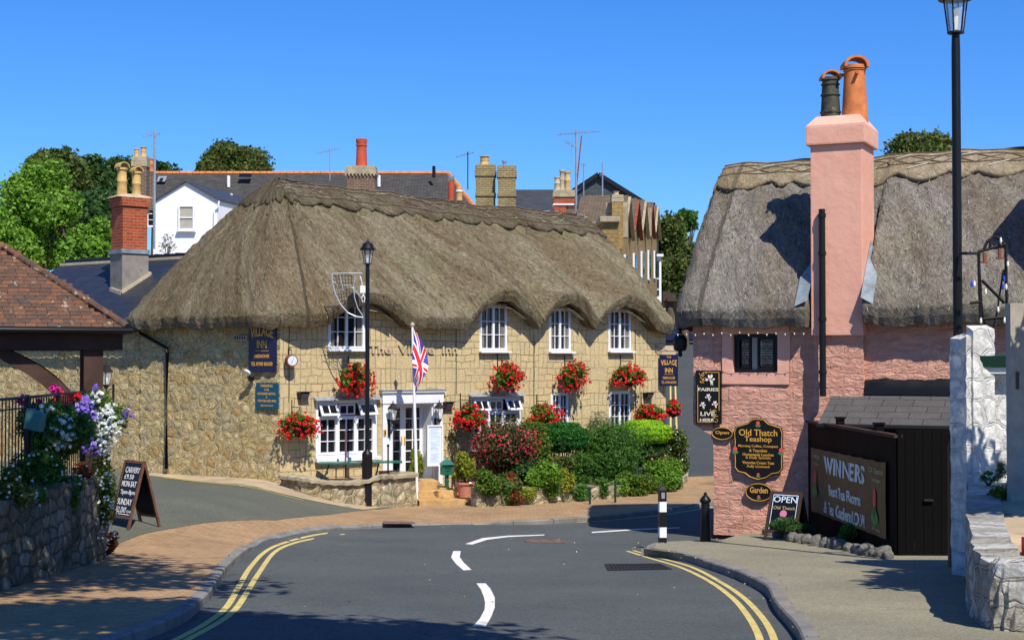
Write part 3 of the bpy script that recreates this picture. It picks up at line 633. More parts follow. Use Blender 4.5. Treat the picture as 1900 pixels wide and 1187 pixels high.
class Thatch:
    def __init__(s, rect, r, ridge, zr, ze, arch=None, bulge=.1, thick=.3, over=.5, seed=0, archp=3.2, ridge_fn=None, notch=None):
        s.P = perim(*rect, r); n = len(s.P)
        if notch:
            for p in s.P:
                if notch[0] < p[0] < notch[1] and p[1] < notch[2]: p[1] = notch[2]
        s.n = n; s.seed = seed
        rx0, rx1, ry = ridge; s.R = np.stack([np.clip(s.P[:, 0], rx0, rx1), np.full(n, ry)], 1)
        s.zr, s.ze, s.bulge, s.thick, s.over, s.archp = zr, ze, bulge, thick, over, archp
        s.y0 = rect[2]; s.A = np.array([(arch(p[0]) if arch and p[1] < rect[2] + .8 else 0) for p in s.P])
        s.zrf = np.array([ridge_fn(q[0]) if ridge_fn else zr for q in s.R])
        d = np.roll(s.P, -1, 0) - s.P; s.L = np.concatenate([[0], np.cumsum(np.linalg.norm(d, axis=1))]); s.len = s.L[-1]
        s.h = np.linalg.norm(s.P - s.R, axis=1)
        dv = (s.P - s.R) / s.h[:, None]; s.D = dv
        rng = np.random.default_rng(seed); s.ph = rng.uniform(0, 6.28, 12)
    def surf(s, i, v, lift=0.0):
        i = i % s.n; q = s.R[i] + (s.P[i] - s.R[i]) * v
        pv = (math.sqrt(v * v + .0012) - .035) - s.bulge * math.sin(math.pi * min(v, 1)) * .5
        z = s.zrf[i] - (s.zrf[i] - s.ze) * pv + s.A[i] * max(0, v) ** s.archp
        L, ph = s.L[i], s.ph
        z += .035 * math.sin(L * 1.3 + ph[0] + v * 3) * math.sin(v * 4 + ph[1]) + .02 * math.sin(L * 3.1 + ph[2]) * math.sin(v * 7 + ph[3]) + .012 * math.sin(L * 7.3 + v * 9 + ph[4])
        sl = s.h[i]; dz = s.zrf[i] - s.ze; m = math.hypot(sl, dz); nx = dz / m; nz = sl / m
        return (q[0] + s.D[i][0] * lift * nx, q[1] + s.D[i][1] * lift * nx, z + lift * nz)
    def main(s, parent, mat, name='thatch'):
        N = 34; vs = []; uv = []; rng = np.random.default_rng(s.seed + 9); jag = np.convolve(rng.normal(size=s.n + 8), np.ones(3) / 3, 'same')
        jg = .03 * jag[:s.n]; nf = rng.normal(size=(s.n, N + 1)); nf = (nf + np.roll(nf, 1, 0) + np.roll(nf, -1, 0) + .7 * np.roll(nf, 1, 1)) / 2
        for i in range(s.n):
            sl = math.hypot(s.h[i], s.zrf[i] - s.ze)
            for k in range(N + 1):
                v = k / N; p = list(s.surf(i, v, (.0 if k in (0,) else .028 * nf[i, k]))); vs.append(p); uv.append((s.L[i], v * sl))
            e = vs[-1]; D = s.D[i]; t = s.thick + jg[i]
            for (inn, dn) in ((.0, .03), (.035, t * .55), (.1, t), (.2, t * 1.02), (s.over + .3, t * .55)):
                vs.append([e[0] - D[0] * inn, e[1] - D[1] * inn, e[2] - dn]); uv.append((s.L[i], sl + dn * 1.3 + inn * 2))
        K = N + 6; fs = []
        for i in range(s.n):
            j = (i + 1) % s.n
            fs += [(i * K + k, i * K + k + 1, j * K + k + 1, j * K + k) for k in range(K - 1)]
        me = bpy.data.meshes.new(name); me.from_pydata(vs, [], fs); me.update(); o = link(name, me, mat, parent)
        l = me.uv_layers.new(name='UVMap'); vi = np.zeros(len(me.loops), np.int32); me.loops.foreach_get('vertex_index', vi)
        UV = np.array(uv)[vi]; seamfix = (UV[:, 0] < 0); l.data.foreach_set('uv', UV.astype(np.float32).ravel())
        me.polygons.foreach_set('use_smooth', [(q % (K - 1)) < N for q in range(len(me.polygons))]); return o
    def cap(s, parent, mat, edge, lift=.11, name='ridge_cap', rng_i=None):
        """edge(L) -> slope distance in metres from ridge"""
        N = 8; vs = []; uv = []; idx = list(range(s.n))
        for i in idx:
            sl = math.hypot(s.h[i], s.zrf[i] - s.ze); ve = edge(s.L[i]) / sl
            for k in range(N + 1): vs.append(s.surf(i, ve * k / N, lift * (1 if k else 1))); uv.append((s.L[i], ve * k / N * sl))
            vs.append(s.surf(i, ve + .012, lift * .45)); uv.append((s.L[i], ve * sl + .08)); vs.append(s.surf(i, ve + .004, -.03)); uv.append((s.L[i], ve * sl + .15))
        K = N + 3; fs = []
        for a in range(s.n):
            b = (a + 1) % s.n; fs += [(a * K + k, a * K + k + 1, b * K + k + 1, b * K + k) for k in range(K - 1)]
        me = bpy.data.meshes.new(name); me.from_pydata(vs, [], fs); me.update(); o = link(name, me, mat, parent)
        l = me.uv_layers.new(name='UVMap'); vi = np.zeros(len(me.loops), np.int32); me.loops.foreach_get('vertex_index', vi)
        l.data.foreach_set('uv', np.array(uv)[vi].astype(np.float32).ravel()); me.polygons.foreach_set('use_smooth', [True] * len(me.polygons)); return o
    def idx(s, L): return int(np.searchsorted(s.L, L % s.len) % s.n)
    def rods(s, parent, paths, r, mat, lift=.125, name='hazel_rod'):
        mb = MB()
        for path in paths:
            pts = []
            for L, d in path:
                i = s.idx(L); sl = math.hypot(s.h[i], s.zrf[i] - s.ze); pts.append(s.surf(i, d / sl, lift))
            if len(pts) > 1: mb.tube(pts, r, 4)
        return mb.build(name, mat, parent)
    def straw(s, parent, n, size, mat, front_only=True, seed=3, vmin=.25, lift=.012, name='loose_straw'):
        rng = np.random.default_rng(seed); V = []
        for _ in range(n):
            i = int(rng.integers(s.n)); v = rng.uniform(vmin, 1.02); p = np.array(s.surf(i, v, lift)); q = np.array(s.surf(i, v + .02, lift)); e = np.array(s.surf(i + 1, v, lift))
            a = q - p; a /= np.linalg.norm(a) + 1e-9; b = e - p; b /= np.linalg.norm(b) + 1e-9; nm = np.cross(a, b)
            t = rng.normal(0, .45); d = a * math.cos(t) + b * math.sin(t); w = np.cross(d, nm); L = size * rng.uniform(.5, 1.6); d = d * L + nm * rng.uniform(-.01, .035); w = w * .004
            V += [p - d - w, p - d + w, p + d + w, p + d - w]
        o = np_obj(name, np.array(V), mat, parent); o['kind'] = 'stuff'; return o
def scallop(period, base, depth, arcw=.72, off=0):
    def f(L):
        p = ((L + off) / period) % 1
        return base + (depth * math.sin(math.pi * p / arcw) if p < arcw else depth * .85 * (1 - abs(2 * (p - arcw) / (1 - arcw) - 1)))
    return f
leafm('straw_old', (.09, .07, .04), (.2, .165, .1), (.32, .27, .17), 0)
leafm('straw_grey', (.12, .11, .095), (.26, .24, .21), (.42, .39, .34), 0)
def g2(L): return [G(*p[:2]) for p in L]
# ============================================================ GROUND
gx = [-260, -150, -90, -60, -40] + list(np.arange(-30, 30.1, 1.5)) + [40, 60, 90, 150, 260]
gy = [-60, -30, -15] + list(np.arange(-6, 62, 1.5)) + list(np.arange(64, 130, 6)) + [150, 200, 300, 450]
mb = MB(); n = len(gx)
for y in gy:
    for x in gx: mb.v.append((x, y, hgt(x, y) - .06))
mb.f = [(j * n + i, j * n + i + 1, (j + 1) * n + i + 1, (j + 1) * n + i) for j in range(len(gy) - 1) for i in range(n - 1)]
tag(mb.build('ground', 'verge', None, True), kind='structure')
drape('road', [(-14, -6), (16, -6), (16, 50), (-14, 50)], 0.0, 'asphalt', .75)
drape('hill_road', [(3.2, 43), (8.5, 40.3), (11, 50.2), (16, 70), (22, 100), (30, 130), (20, 130), (11.5, 100), (6.8, 70), (4.4, 50)], .012, 'asphalt_hill', 1.5)
outL = [(150, 1225), (211, 1184), (279, 1160), (331, 1140), (362, 1120), (388, 1096), (404, 1072), (424, 1045), (447, 1024), (487, 1004), (524, 994), (568, 985), (635, 977), (708, 973), (771, 972), (850, 971.5), (904, 969), (952, 966), (1021, 963), (1116, 956), (1223, 945.5), (1318, 931), (1420, 912)]
kl = smooth_path([np.array(G(u, v, po)) for u, v in outL], 5)
kin = [np.array(p) for p in kl]
L_, R_ = strip_poly(kin, .28)
inner = [p for p in L_] if np.linalg.norm(L_[0]) and (L_[0][0] < R_[0][0]) else [p for p in R_]
bnd = [(690, 945), (660, 948), (568, 958), (513, 965), (428, 966), (366, 972), (321, 980), (263, 991), (222, 1007)]
bw = [np.array(G(u, v, po)) for u, v in bnd]
rw = [np.array(G(u, v, .1)) for u, v in ((196, 1036), (100, 1068), (0, 1096), (-120, 1130))]
il = [INN.w(a, b) for a, b in ((16, -.6), (13.2, .4), (3.2, .4), (.6, -.8))]
pav = [tuple(p) for p in inner] + [G(1420, 905, .1), G(1290, 899, .1)] + [(p.x, p.y) for p in il] + [tuple(p) for p in bw] + [tuple(p) for p in rw] + [(-7.5, 8)]
drape('brick_pavement', pav, po, 'paving', .4, skirt=.12)
kerbs('kerb', kl, .14, po, .16, 'kerb', inner=1)
drape('side_road', [tuple(p) for p in bw][::-1][:-1] + [G(690, 945, po), (INN.w(3, -1.6).x, INN.w(3, -1.6).y), (INN.w(0, .05).x, INN.w(0, .05).y), (INN.w(0, 24).x, INN.w(0, 24).y), (-30, 52), (-30, 20), tuple(rw[3] + np.array([-1.5, 0])), tuple(rw[0] + np.array([-.25, 0]))], lambda x, y: po(x, y) + .005, 'asphalt_side', .5)
vg = [(250, 880), (310, 886), (421, 897), (495, 909), (561, 925), (620, 937), (675, 945.5)]
vw = [np.array(G(u, v, po)) for u, v in vg]
drape('verge_path', [tuple(p) for p in vw] + [(INN.w(2.6, -1.2).x, INN.w(2.6, -1.2).y), (INN.w(0, .1).x, INN.w(0, .1).y), (INN.w(0.0, 12).x, INN.w(0, 12).y), (INN.w(-1.0, 12).x, INN.w(-1.0, 12).y)], lambda x, y: po(x, y) + .012, 'verge', .5)
outR = [(1197, 1014), (1203, 1018), (1217, 1018), (1274, 1028), (1321, 1042), (1368, 1058), (1420, 1083), (1437, 1112), (1474, 1153), (1488, 1181), (1500, 1215)]
kr = smooth_path([np.array(G(u, v, .12)) for u, v in [(1330, 1001), (1250, 1003), (1212, 1007)] + outR], 4)
Lr, Rr = strip_poly(kr, .28)
kri = Lr
drape('pavement', [tuple(p) for p in kri] + [(5, 8), (14, 8), (14, 32), (4.6, 29.4)], .12, 'asphalt_path', .4, skirt=.1)
kerbs('kerb', kr, .14, .12, .2, 'kerb', inner=1)
def pxpath(L, off=.0, n=4): return smooth_path([np.array(G(u, v, off)) for u, v in L], n)
paint('yellow_lines', [pxpath([(1175, 1021), (1221, 1034), (1284, 1052), (1341, 1082), (1379, 1108), (1410, 1140), (1429, 1168), (1441, 1200)]), pxpath([(1164, 1022), (1205, 1035), (1262, 1052), (1316, 1078), (1360, 1110), (1388, 1143), (1406, 1175), (1413, 1200)])], .07, .004, 'yellow_line')
paint('yellow_lines', [pxpath([(290, 1204), (325, 1187), (384, 1155), (421, 1125), (443, 1088), (465, 1051), (491, 1024), (531, 1005.5), (605, 989), (668, 981.5)]), pxpath([(310, 1207), (347, 1187), (405, 1155), (436, 1131), (458, 1099), (480, 1063), (506, 1027), (543, 1008), (600, 996), (645, 989.5)])], .075, .004, 'yellow_line')
paint('yellow_lines', [pxpath([(880, 973), (950, 972), (1021, 970.5), (1116, 966), (1223, 955.5), (1324, 940)])], .12, .004, 'yellow_line')
paint('yellow_lines', [pxpath([(300, 886), (421, 899.5), (495, 912), (563, 929)], po), pxpath([(300, 884.5), (421, 898), (497, 910), (570, 927)], po)], .07, lambda x, y: po(x, y) + .016, 'yellow_line')
paint('yellow_lines', [pxpath([(1262, 892), (1290, 903), (1330, 920)]), pxpath([(1259, 893), (1286, 905), (1324, 921)])], .09, .0162, 'yellow_line')
hx = [(5.0, 48), (5.25, 50), (7.35, 70), (9.0, 85)]
paint('yellow_lines', [[np.array(p) for p in hx], [np.array((p[0] + .22, p[1])) for p in hx]], .07, .0165, 'yellow_line')
mb = MB()
for poly in ([(884, 1082), (901, 1082), (910, 1092), (918, 1108), (918, 1127), (911, 1145), (901, 1162), (877, 1162), (890, 1148), (899, 1131), (900, 1118), (898, 1108), (892, 1093)], [(841, 1022), (855, 1022), (853, 1033), (860, 1043), (875, 1057), (860, 1058), (846, 1046), (837, 1034)],
             [(863, 1009), (876, 1010), (904, 1001), (942, 996), (1010, 993), (1010, 991.5), (942, 993.5), (895, 998)], [(1098, 988.5), (1180, 983), (1261, 979.5), (1261, 978), (1180, 981), (1098, 986.5)]):
    o = drape('white_dash', g2(poly), .0045, 'white_line', .3); o['kind'] = 'structure'
# ironwork in the road
def plate(name, label, pts, off, bars):
    t = thing(name, label, 'drain cover' if bars else 'cover', (pts[0][0], pts[0][1], hgt(*pts[0]) + off))
    P = [Vector((p[0], p[1], hgt(*p) + off)) - t.location for p in pts]
    mb = MB(); mb.add([tuple(p) for p in P], [(0, 1, 2, 3)]); mb.build('cover', 'dark_in' if bars > 5 else 'cover_rust', t)
    mb = MB()
    for k in range(bars): a = P[0].lerp(P[1], (k + .5) / bars); b = P[3].lerp(P[2], (k + .5) / bars); mb.bar(a + Vector((0, 0, .004)), b + Vector((0, 0, .004)), (P[1] - P[0]).length / bars * .55, .006)
    for a, b in ((0, 1), (1, 2), (2, 3), (3, 0)): mb.bar(P[a] + Vector((0, 0, .003)), P[b] + Vector((0, 0, .003)), .04, .006)
    mb.build('grating', 'iron' if bars > 5 else 'cover_rust', t); return t
plate('drain_grate', 'long slotted iron drain grate across the lane beside the right kerb', g2([(1130, 1058), (1245, 1056), (1224, 1046), (1124, 1047)]), .006, 16)
plate('manhole_cover', 'faint round-cornered iron manhole cover beyond the curved white dash', g2([(980, 1006), (1050, 1007), (1040, 1002), (974, 1001)]), .005, 3)
plate('pavement_cover', 'small rusty rectangular cover in the brick pavement below the flagpole', [G(u, v, .08) for u, v in ((712, 972), (770, 972), (764, 968.5), (712, 967.5))], .09, 2)
# ============================================================ VILLAGE INN
inn = thing('thatched_inn', 'cream stone inn with a long shaggy brown thatched roof and white windows', 'inn', INN.w(0, 0, 0), INN.a)
def H(u, v, y=0.0): p = INN.hit(u, v, y); return p[0], p[2]
uw = []   # upper windows (x0,x1,z0,z1)
for (u0, u1, v0, v1) in ((607, 676, 556, 648), (888, 940, 566, 651), (1017, 1058, 572, 652), (1127, 1170, 574, 651)):
    x0, z0 = H(u0, v1, .05); x1, _ = H(u1, v1, .05); _, z1 = H((u0 + u1) / 2, v0, .05); uw.append((x0, x1, z0, z1))
lw = []
for (u0, u1, v0, v1) in ((584, 698, 742, 850), (871, 965, 735, 830), (1020, 1054, 728, 825), (1128, 1169, 725, 820)):
    x0, z0 = H(u0, v1, .05); x1, _ = H(u1, v1, .05); _, z1 = H((u0 + u1) / 2, v0, .05); lw.append((x0, x1, z0, z1))
dx0, _ = H(726, 800, 0); dx1, _ = H(803, 800, 0); _, dz0 = H(765, 893, 0); _, dz1 = H(765, 748, 0)
WT = 4.75
zf = H(600, 885, -.3)[1]
wall(inn, 'front_wall', 'stone_front', 0, 12.74, -.6, WT + .25, uw + lw + [(dx0, dx1, dz0, dz1)], 0, .16)
KS = .296
me = MB(); me.quad((12.74, 0, -.6), (11.3, 5, -.6), (11.3, 5, WT), (12.74, 0, WT)); me.quad((-1.48, 5, -.6), (11.3, 5, -.6), (11.3, 5, WT), (-1.48, 5, WT))
def rough_side(L, zt, zb=-.6, step=.12):
    """side wall sheet with real relief, x=0 plane, y 0..L"""
    rng = np.random.default_rng(4); mb = MB(); ny, nz = int(L / step), int((zt - zb) / step)
    for j in range(nz + 1):
        for i in range(ny + 1):
            e = 0 if i == 0 else 1; mb.v.append((-.02 * e - .045 * e * rng.random(), L * i / ny, zb + (zt - zb) * j / nz))
    mb.f = [(j * (ny + 1) + i, (j + 1) * (ny + 1) + i, (j + 1) * (ny + 1) + i + 1, j * (ny + 1) + i + 1) for j in range(nz) for i in range(ny)]
    return mb
me.build('end_wall', 'stone_side', inn)
sw = rough_side(5.2, WT).build('side_wall', 'stone_side', inn, True); sw.rotation_euler = (0, 0, SD.a - INN.a)
for k, (x0, x1, z0, z1) in enumerate(uw): window(inn, x0, x1, z0, z1, .05, 2, 2, 3, .045, .018, curtain='curtain_side')
# ground floor windows
def vent(parent, x0, x1, z1, h, y, ang, n=2):
    mb = MB(); M4 = Matrix.Translation((0, y - .05, z1)) @ Matrix.Rotation(-ang, 4, 'X'); f = .06
    for b in ((x0, x0 + f, 0, .04, -h, 0), (x1 - f, x1, 0, .04, -h, 0), (x0 + f, x1 - f, 0, .04, -f, 0), (x0 + f, x1 - f, 0, .04, -h, -h + f)): mb.box(*b, M4)
    for k in range(1, n): xx = x0 + (x1 - x0) * k / n; mb.box(xx - .015, xx + .015, .005, .035, -h + f, -f, M4)
    v = mb.build('vent', 'white_paint', parent)
    mb = MB(); q = [M4 @ Vector(p) for p in ((x0 + .03, .02, -h + .03), (x1 - .03, .02, -h + .03), (x1 - .03, .02, -.03), (x0 + .03, .02, -.03))]; mb.quad(*q); mb.build('pane', 'glass', v)
for k, (x0, x1, z0, z1) in enumerate(lw):
    if k < 2:
        w = window(inn, x0, x1, z0, z1, .05, 3, 2, 3, .08, .02, top=.34, curtain=None, sillw=.09)
        t = (x1 - x0 - .1) / 3; a = x0 + .05
        for i in (0, 2): vent(w, a + t * i + (.03 if i == 0 else .03), a + t * (i + 1) - .02, z1 - .07, .34, .03, rad(28))
        mb = MB(); mb.box(a + t + .04, a + 2 * t - .04, .0, .05, z1 - .37, z1 - .1); mb.build('vent', 'white_paint', w); mb = MB()
        mm = a + 1.5 * t; mb.quad((a + t + .09, -.004, z1 - .33), (mm - .02, -.004, z1 - .33), (mm - .02, -.004, z1 - .14), (a + t + .09, -.004, z1 - .14)); mb.quad((mm + .02, -.004, z1 - .33), (a + 2 * t - .09, -.004, z1 - .33), (a + 2 * t - .09, -.004, z1 - .14), (mm + .02, -.004, z1 - .14)); mb.build('pane', 'glass', w)
        mb = MB(); mb.prism([(-.16, z1 + .005), (.02, z1 + .11), (.02, z1 + .005)], x0 - .07, x1 + .07, 'x'); mb.build('lead_hood', 'lead', inn)
    else: window(inn, x0, x1, z0, z1, .05, 2, 2, 4, .05, .018, curtain=None)
# door and its white surround
mb = MB(); sx0, sx1 = H(708, 800, 0)[0], H(819, 800, 0)[0]; zt = dz1 + .2; zs = zt + .02
mb.box(sx0, dx0 + .005, -.07, .02, dz0 - .1, dz1); mb.box(dx1 - .005, sx1, -.07, .02, dz0 - .1, dz1); mb.box(sx0 - .02, sx1 + .02, -.09, .02, dz1 + .003, zt + .08); mb.box(sx0 - .06, sx1 + .06, -.14, .02, zt + .083, zt + .13)
mb.build('door_surround', 'white_paint', inn, bevel=.008)
MB().box(sx0 - .08, sx1 + .08, -.16, .02, zt + .133, zt + .16).build('lead_hood', 'lead', inn)
mb = MB()
dd = .55
for k in range(5): mb.box(dx1 - .03, dx1 - .001, k * .11 + .003, k * .11 + .107, dz0, dz1)
mb.box(dx0 + .001, dx0 + .03, .0, dd, dz0, dz1); mb.box(dx0, dx1, 0, dd + .1, dz1 - .03, dz1 - .001); mb.box(dx0, dx1, -.05, dd + .1, dz0 - .05, dz0)
mb.build('porch_lining', 'white_paint', inn)
for i, (a, b) in enumerate(((dx0 + .03, (dx0 + dx1) / 2), ((dx0 + dx1) / 2, dx1 - .03))):
    mb = MB(); y = dd - .1; s_ = .085
    mb.box(a, a + s_, y, y + .05, dz0, dz1 - .03); mb.box(b - s_, b, y, y + .05, dz0, dz1 - .03); mb.box(a + s_, b - s_, y, y + .05, dz0, dz0 + .2); mb.box(a + s_, b - s_, y, y + .05, dz1 - .13, dz1 - .03)
    mx = (a + b) / 2; mb.box(mx - .014, mx + .014, y + .005, y + .045, dz0 + .2, dz1 - .13)
    for r in range(1, 6): z = dz0 + .2 + (dz1 - .33 - dz0) * r / 6; mb.box(a + s_, b - s_, y + .007, y + .043, z - .014, z + .014)
    d = mb.build('door', 'white_paint', inn)
    MB().quad((a + .04, y + .03, dz0 + .1), (b - .04, y + .03, dz0 + .1), (b - .04, y + .03, dz1 - .1), (a + .04, y + .03, dz1 - .1)).build('pane', 'glass', d)
    MB().box((b - .06) if i == 0 else (a + .03), (b - .03) if i == 0 else (a + .06), y - .03, y, dz0 + .95, dz0 + 1.15).build('handle', 'gold', d)
# thatch
ac = []
for (ua, ub, hh) in ((612, 768, .62), (876, 1010, .78), (1008, 1112, .78), (1110, 1228, .74)):
    xa, xb = H(ua, 600, -.5)[0], H(ub, 600, -.5)[0]; ac.append(((xa + xb) / 2 - .148, (xb - xa) / 2, hh))
def arch(x):
    r = 0
    for c, w, h in ac:
        t = abs(x - c) / (w * 1.02)
        if t < 1: r = max(r, h * math.cos(t * math.pi / 2) ** 1.0 * (1 - .0 * t))
    return r
EZ = 4.52; RY = 2.5
rl0, zr0 = H(519, 336, RY); rl1, zr1 = H(1072, 402, RY); rl0 += KS * RY; rl1 += KS * RY
TH = Thatch((-.5, 13.05, -.5, 5.5), .9, (rl0, rl1, RY), zr0, EZ + .22, arch, bulge=.15, thick=.3, over=.45, seed=2, ridge_fn=lambda x: zr0 + (zr1 - zr0) * (x - rl0) / (rl1 - rl0) - .05 * math.sin((x - rl0) / (rl1 - rl0) * 3.1))
def shear(o):
    for v in o.data.vertices: v.co.x -= KS * v.co.y
shear(TH.main(inn, 'thatch_old')); shear(TH.cap(inn, 'thatch_ridge', scallop(1.3, 1.05, .26), .075))
rods = []
n_ = 190
for d in (.2, .42, .92): rods.append([(L, d) for L in np.linspace(0, 13.0, n_)])
for k in range(0, 14): rods += [[(k * .95, .8), (k * .95 + .3, .57), (k * .95 + .6, .34)], [(k * .95, .34), (k * .95 + .3, .57), (k * .95 + .6, .8)]]
shear(TH.rods(inn, rods, .012, 'liggers', .09))
shear(TH.straw(inn, 15000, .045, 'straw_old', seed=8))
rng = np.random.default_rng(12); V = []
for _ in range(150):
    i = TH.idx(rng.uniform(0, 13)); p = np.array(TH.surf(i, rng.uniform(.0, .2), .08)); d = rng.normal(size=3) * np.array([.1, .06, .04]); w = np.array([0, .004, .005]); V += [p - d - w, p - d + w, p + d + w, p + d - w]
o = np_obj('loose_straw', np.array(V), 'straw_grey', inn); o['kind'] = 'stuff'; shear(o)
for c, w, h in ac:   # pale boards under each eyebrow
    mb = MB(); Pp = [(c + .148 + w * t, EZ - .12 + h * math.cos(t * math.pi / 2)) for t in (.0, .2, .4, .6)]
    for p, q in zip(Pp, Pp[1:]): mb.quad((p[0], -.34, p[1]), (q[0], -.34, q[1]), (q[0], -.02, q[1] + .08), (p[0], -.02, p[1] + .08))
    mb.build('soffit_board', 'curtain', inn)
# raised lettering
x0, z0 = H(683, 661); x1, _ = H(848, 661); z1 = H(765, 640)[1]
MB().text('The  Village  Inn', (x0 + x1) / 2, (z0 + z1) / 2, x1 - x0, .3, -.004, .02, th=.045).build('lettering', 'stone_letter', inn)
# wires and downpipes
for u, v0, v1 in ((536, 600, 745), (846, 610, 730), (1178, 612, 770), (990, 620, 760)):
    a, za = H(u, v0); _, zb = H(u, v1); MB().tube([(a, -.02, za), (a, -.02, zb)], .008, 4).build('cable', 'black_paint', inn)
p0 = INS.hit(312, 700, -.1)
def ins_l(p): w = INS.w(*p); q = INN.loc(w); return (q[0], q[1], p[2])
sx, sz = p0[0], None; zt_ = INS.hit(312, 648, -.1)[2]; zb_ = INS.hit(312, 862, -.1)[2]; xa_ = INS.hit(262, 618, -.1); 
MB().tube([ins_l((xa_[0], -.14, xa_[2])), ins_l((sx - .02, -.14, zt_ + .03)), ins_l((sx, -.14, zt_ - .08)), ins_l((sx, -.14, zb_ - .1))], .05, 8).build('downpipe', 'black_paint', inn, True)
# ---------------- slate annexe behind the inn, to the left
AO = SD.w(0, 5.25); AN = Fr(AO, SD.a)
annexe = thing('slate_roofed_annexe', 'low stone annexe with a dark blue slate roof behind the shelter', 'building', AO, SD.a)
AE = AN.hit(225, 606, 0, 0)[2]
rough_side(15, AE + .05).build('wall', 'stone_side', annexe, True)
rz = 6.75; LA = AN.hit(118, 490, 2.9, 0)[1]
mb = MB(); mb.quad((-.3, 0, AE - .05), (-.3, LA + .6, AE - .05), (2.9, LA, rz), (2.9, 0, rz)); mb.quad((6, 0, AE), (6, LA, AE), (2.9, LA, rz), (2.9, 0, rz)); mb.quad((-.3, 0, AE - .12), (-.3, LA + .6, AE - .12), (-.3, LA + .6, AE - .052), (-.3, 0, AE - .052))
rf = mb.build('roof', 'slate_dark', annexe, uvf=lambda co: (co[1], math.hypot(co[0], co[2])))
mb = MB()
for k in range(int(LA / .46)): mb.cyl((2.9, .2 + k * .46, rz), (2.9, .62 + k * .46, rz + .015), .09, .1, 8)
mb.build('ridge_tiles', 'slate_dark', rf); mb = MB(); mb.bar((2.78, .1, rz - .05), (2.78, LA, rz - .05), .05, .08); mb.build('ridge_mortar', 'sand', rf)
MB().tube([(-.38, -.4, AE - .1), (-.38, LA, AE - .1)], .06, 8).build('gutter', 'black_paint', annexe)
MB().add([(-.2, LA + .05, AE - .1), (6, LA + .05, AE), (2.9, LA + .05, rz - .1), (-.2, LA + .05, -.5), (6, LA + .05, -.5)], [(0, 1, 2), (3, 4, 1, 0)]).build('gable_wall', 'stone_side', annexe)
cx_ = 1.75; ca = AN.hit(240, 520, cx_, 0); cy = ca[1]; cdp = AN.w(cx_, cy)[1]
CZ = 5.0; k_ = cdp / 2800; zc = lambda v: EYE + (665 - v) * k_ - CZ
ch = thing('brick_chimney', 'red brick chimney with two buff hooded pots on the dark slate roof', 'chimney', AN.w(cx_, cy, CZ), rad(38))
CW = 26 * k_
mb = MB(); mb.box(-CW, CW * .98, -.42, .42, zc(560), zc(470)); mb.build('render_base', 'concrete', ch, bevel=.01)
MB().box(-CW - .04, CW + .02, -.46, .46, zc(472) + .002, zc(464)).build('lead_flashing', 'lead_flash', ch)
MB().box(-CW + .02, CW - .04, -.4, .4, zc(463.5), zc(385)).build('shaft', 'brick_red', ch)
MB().box(-CW - .03, CW + .01, -.45, .45, zc(384.8), zc(368)).build('crown', 'brick_red', ch, bevel=.01)
MB().lathe([(.7, 0), (.55, .06), (.25, .12)], (0, 0, zc(368) + .002), 4, ph=math.pi / 4, sy=.85, sx=1.1).build('flaunching', 'sand', ch)
def pot(parent, x, y, z, r, h, mat, hood=None, n=16, name='chimney_pot', rib=True):
    prof = [(r * 1.05, 0), (r * 1.02, h * .04), (r * .92, h * .1), (r * .85, h * .5)] + ([(r * .92, h * .52), (r * .92, h * .55), (r * .84, h * .57)] if rib else []) + [(r * .8, h * .9), (r * 1.02, h * .93), (r * 1.0, h), (r * .75, h), (r * .7, h * .9)]
    p = MB().lathe(prof, (x, y, z), n).build(name, mat, parent, True)
    if hood:
        mb = MB(); a = [(math.cos(t) * r * 1.02, math.sin(t) * r * 1.02) for t in np.linspace(0, math.pi, 12)]; b = [(c * .84, d * .84) for c, d in a][::-1]
        mb.prism([(x + c, z + h + d) for c, d in a + b], y - r * 1.1, y + r * 1.1); mb.build('hood', hood, p)
    return p
mb = MB(); L0, L1, L2 = [ch.matrix_world.inverted() if False else None] * 3
def chl(p): q = Fr((ch.location.x, ch.location.y), rad(38)).loc(p); return (q[0], q[1], q[2] - CZ)
CF_ = Fr((ch.location.x, ch.location.y), rad(38)); pts = []
for x, y in ((-CW - .03, .3), (-CW - .03, -.45), (CW + .03, -.45), (CW + .03, .45)):
    w_ = CF_.w(x, y); xa = AN.loc((w_.x, w_.y))[0]; pts.append(Vector((x, y, AE - .05 + (xa + .3) / 3.2 * (rz - AE + .05) - CZ + .02)))
for p, q in zip(pts, pts[1:]): mb.bar(p, q, .09, .12)
mb.build('mortar_fillet', 'sand', ch)
pot(ch, -.24, .0, zc(366), .16, zc(312) - zc(366), 'pot_buff', 'pot_buff'); pot(ch, .2, .0, zc(366), .145, zc(317) - zc(366), 'pot_buff', 'pot_buff')
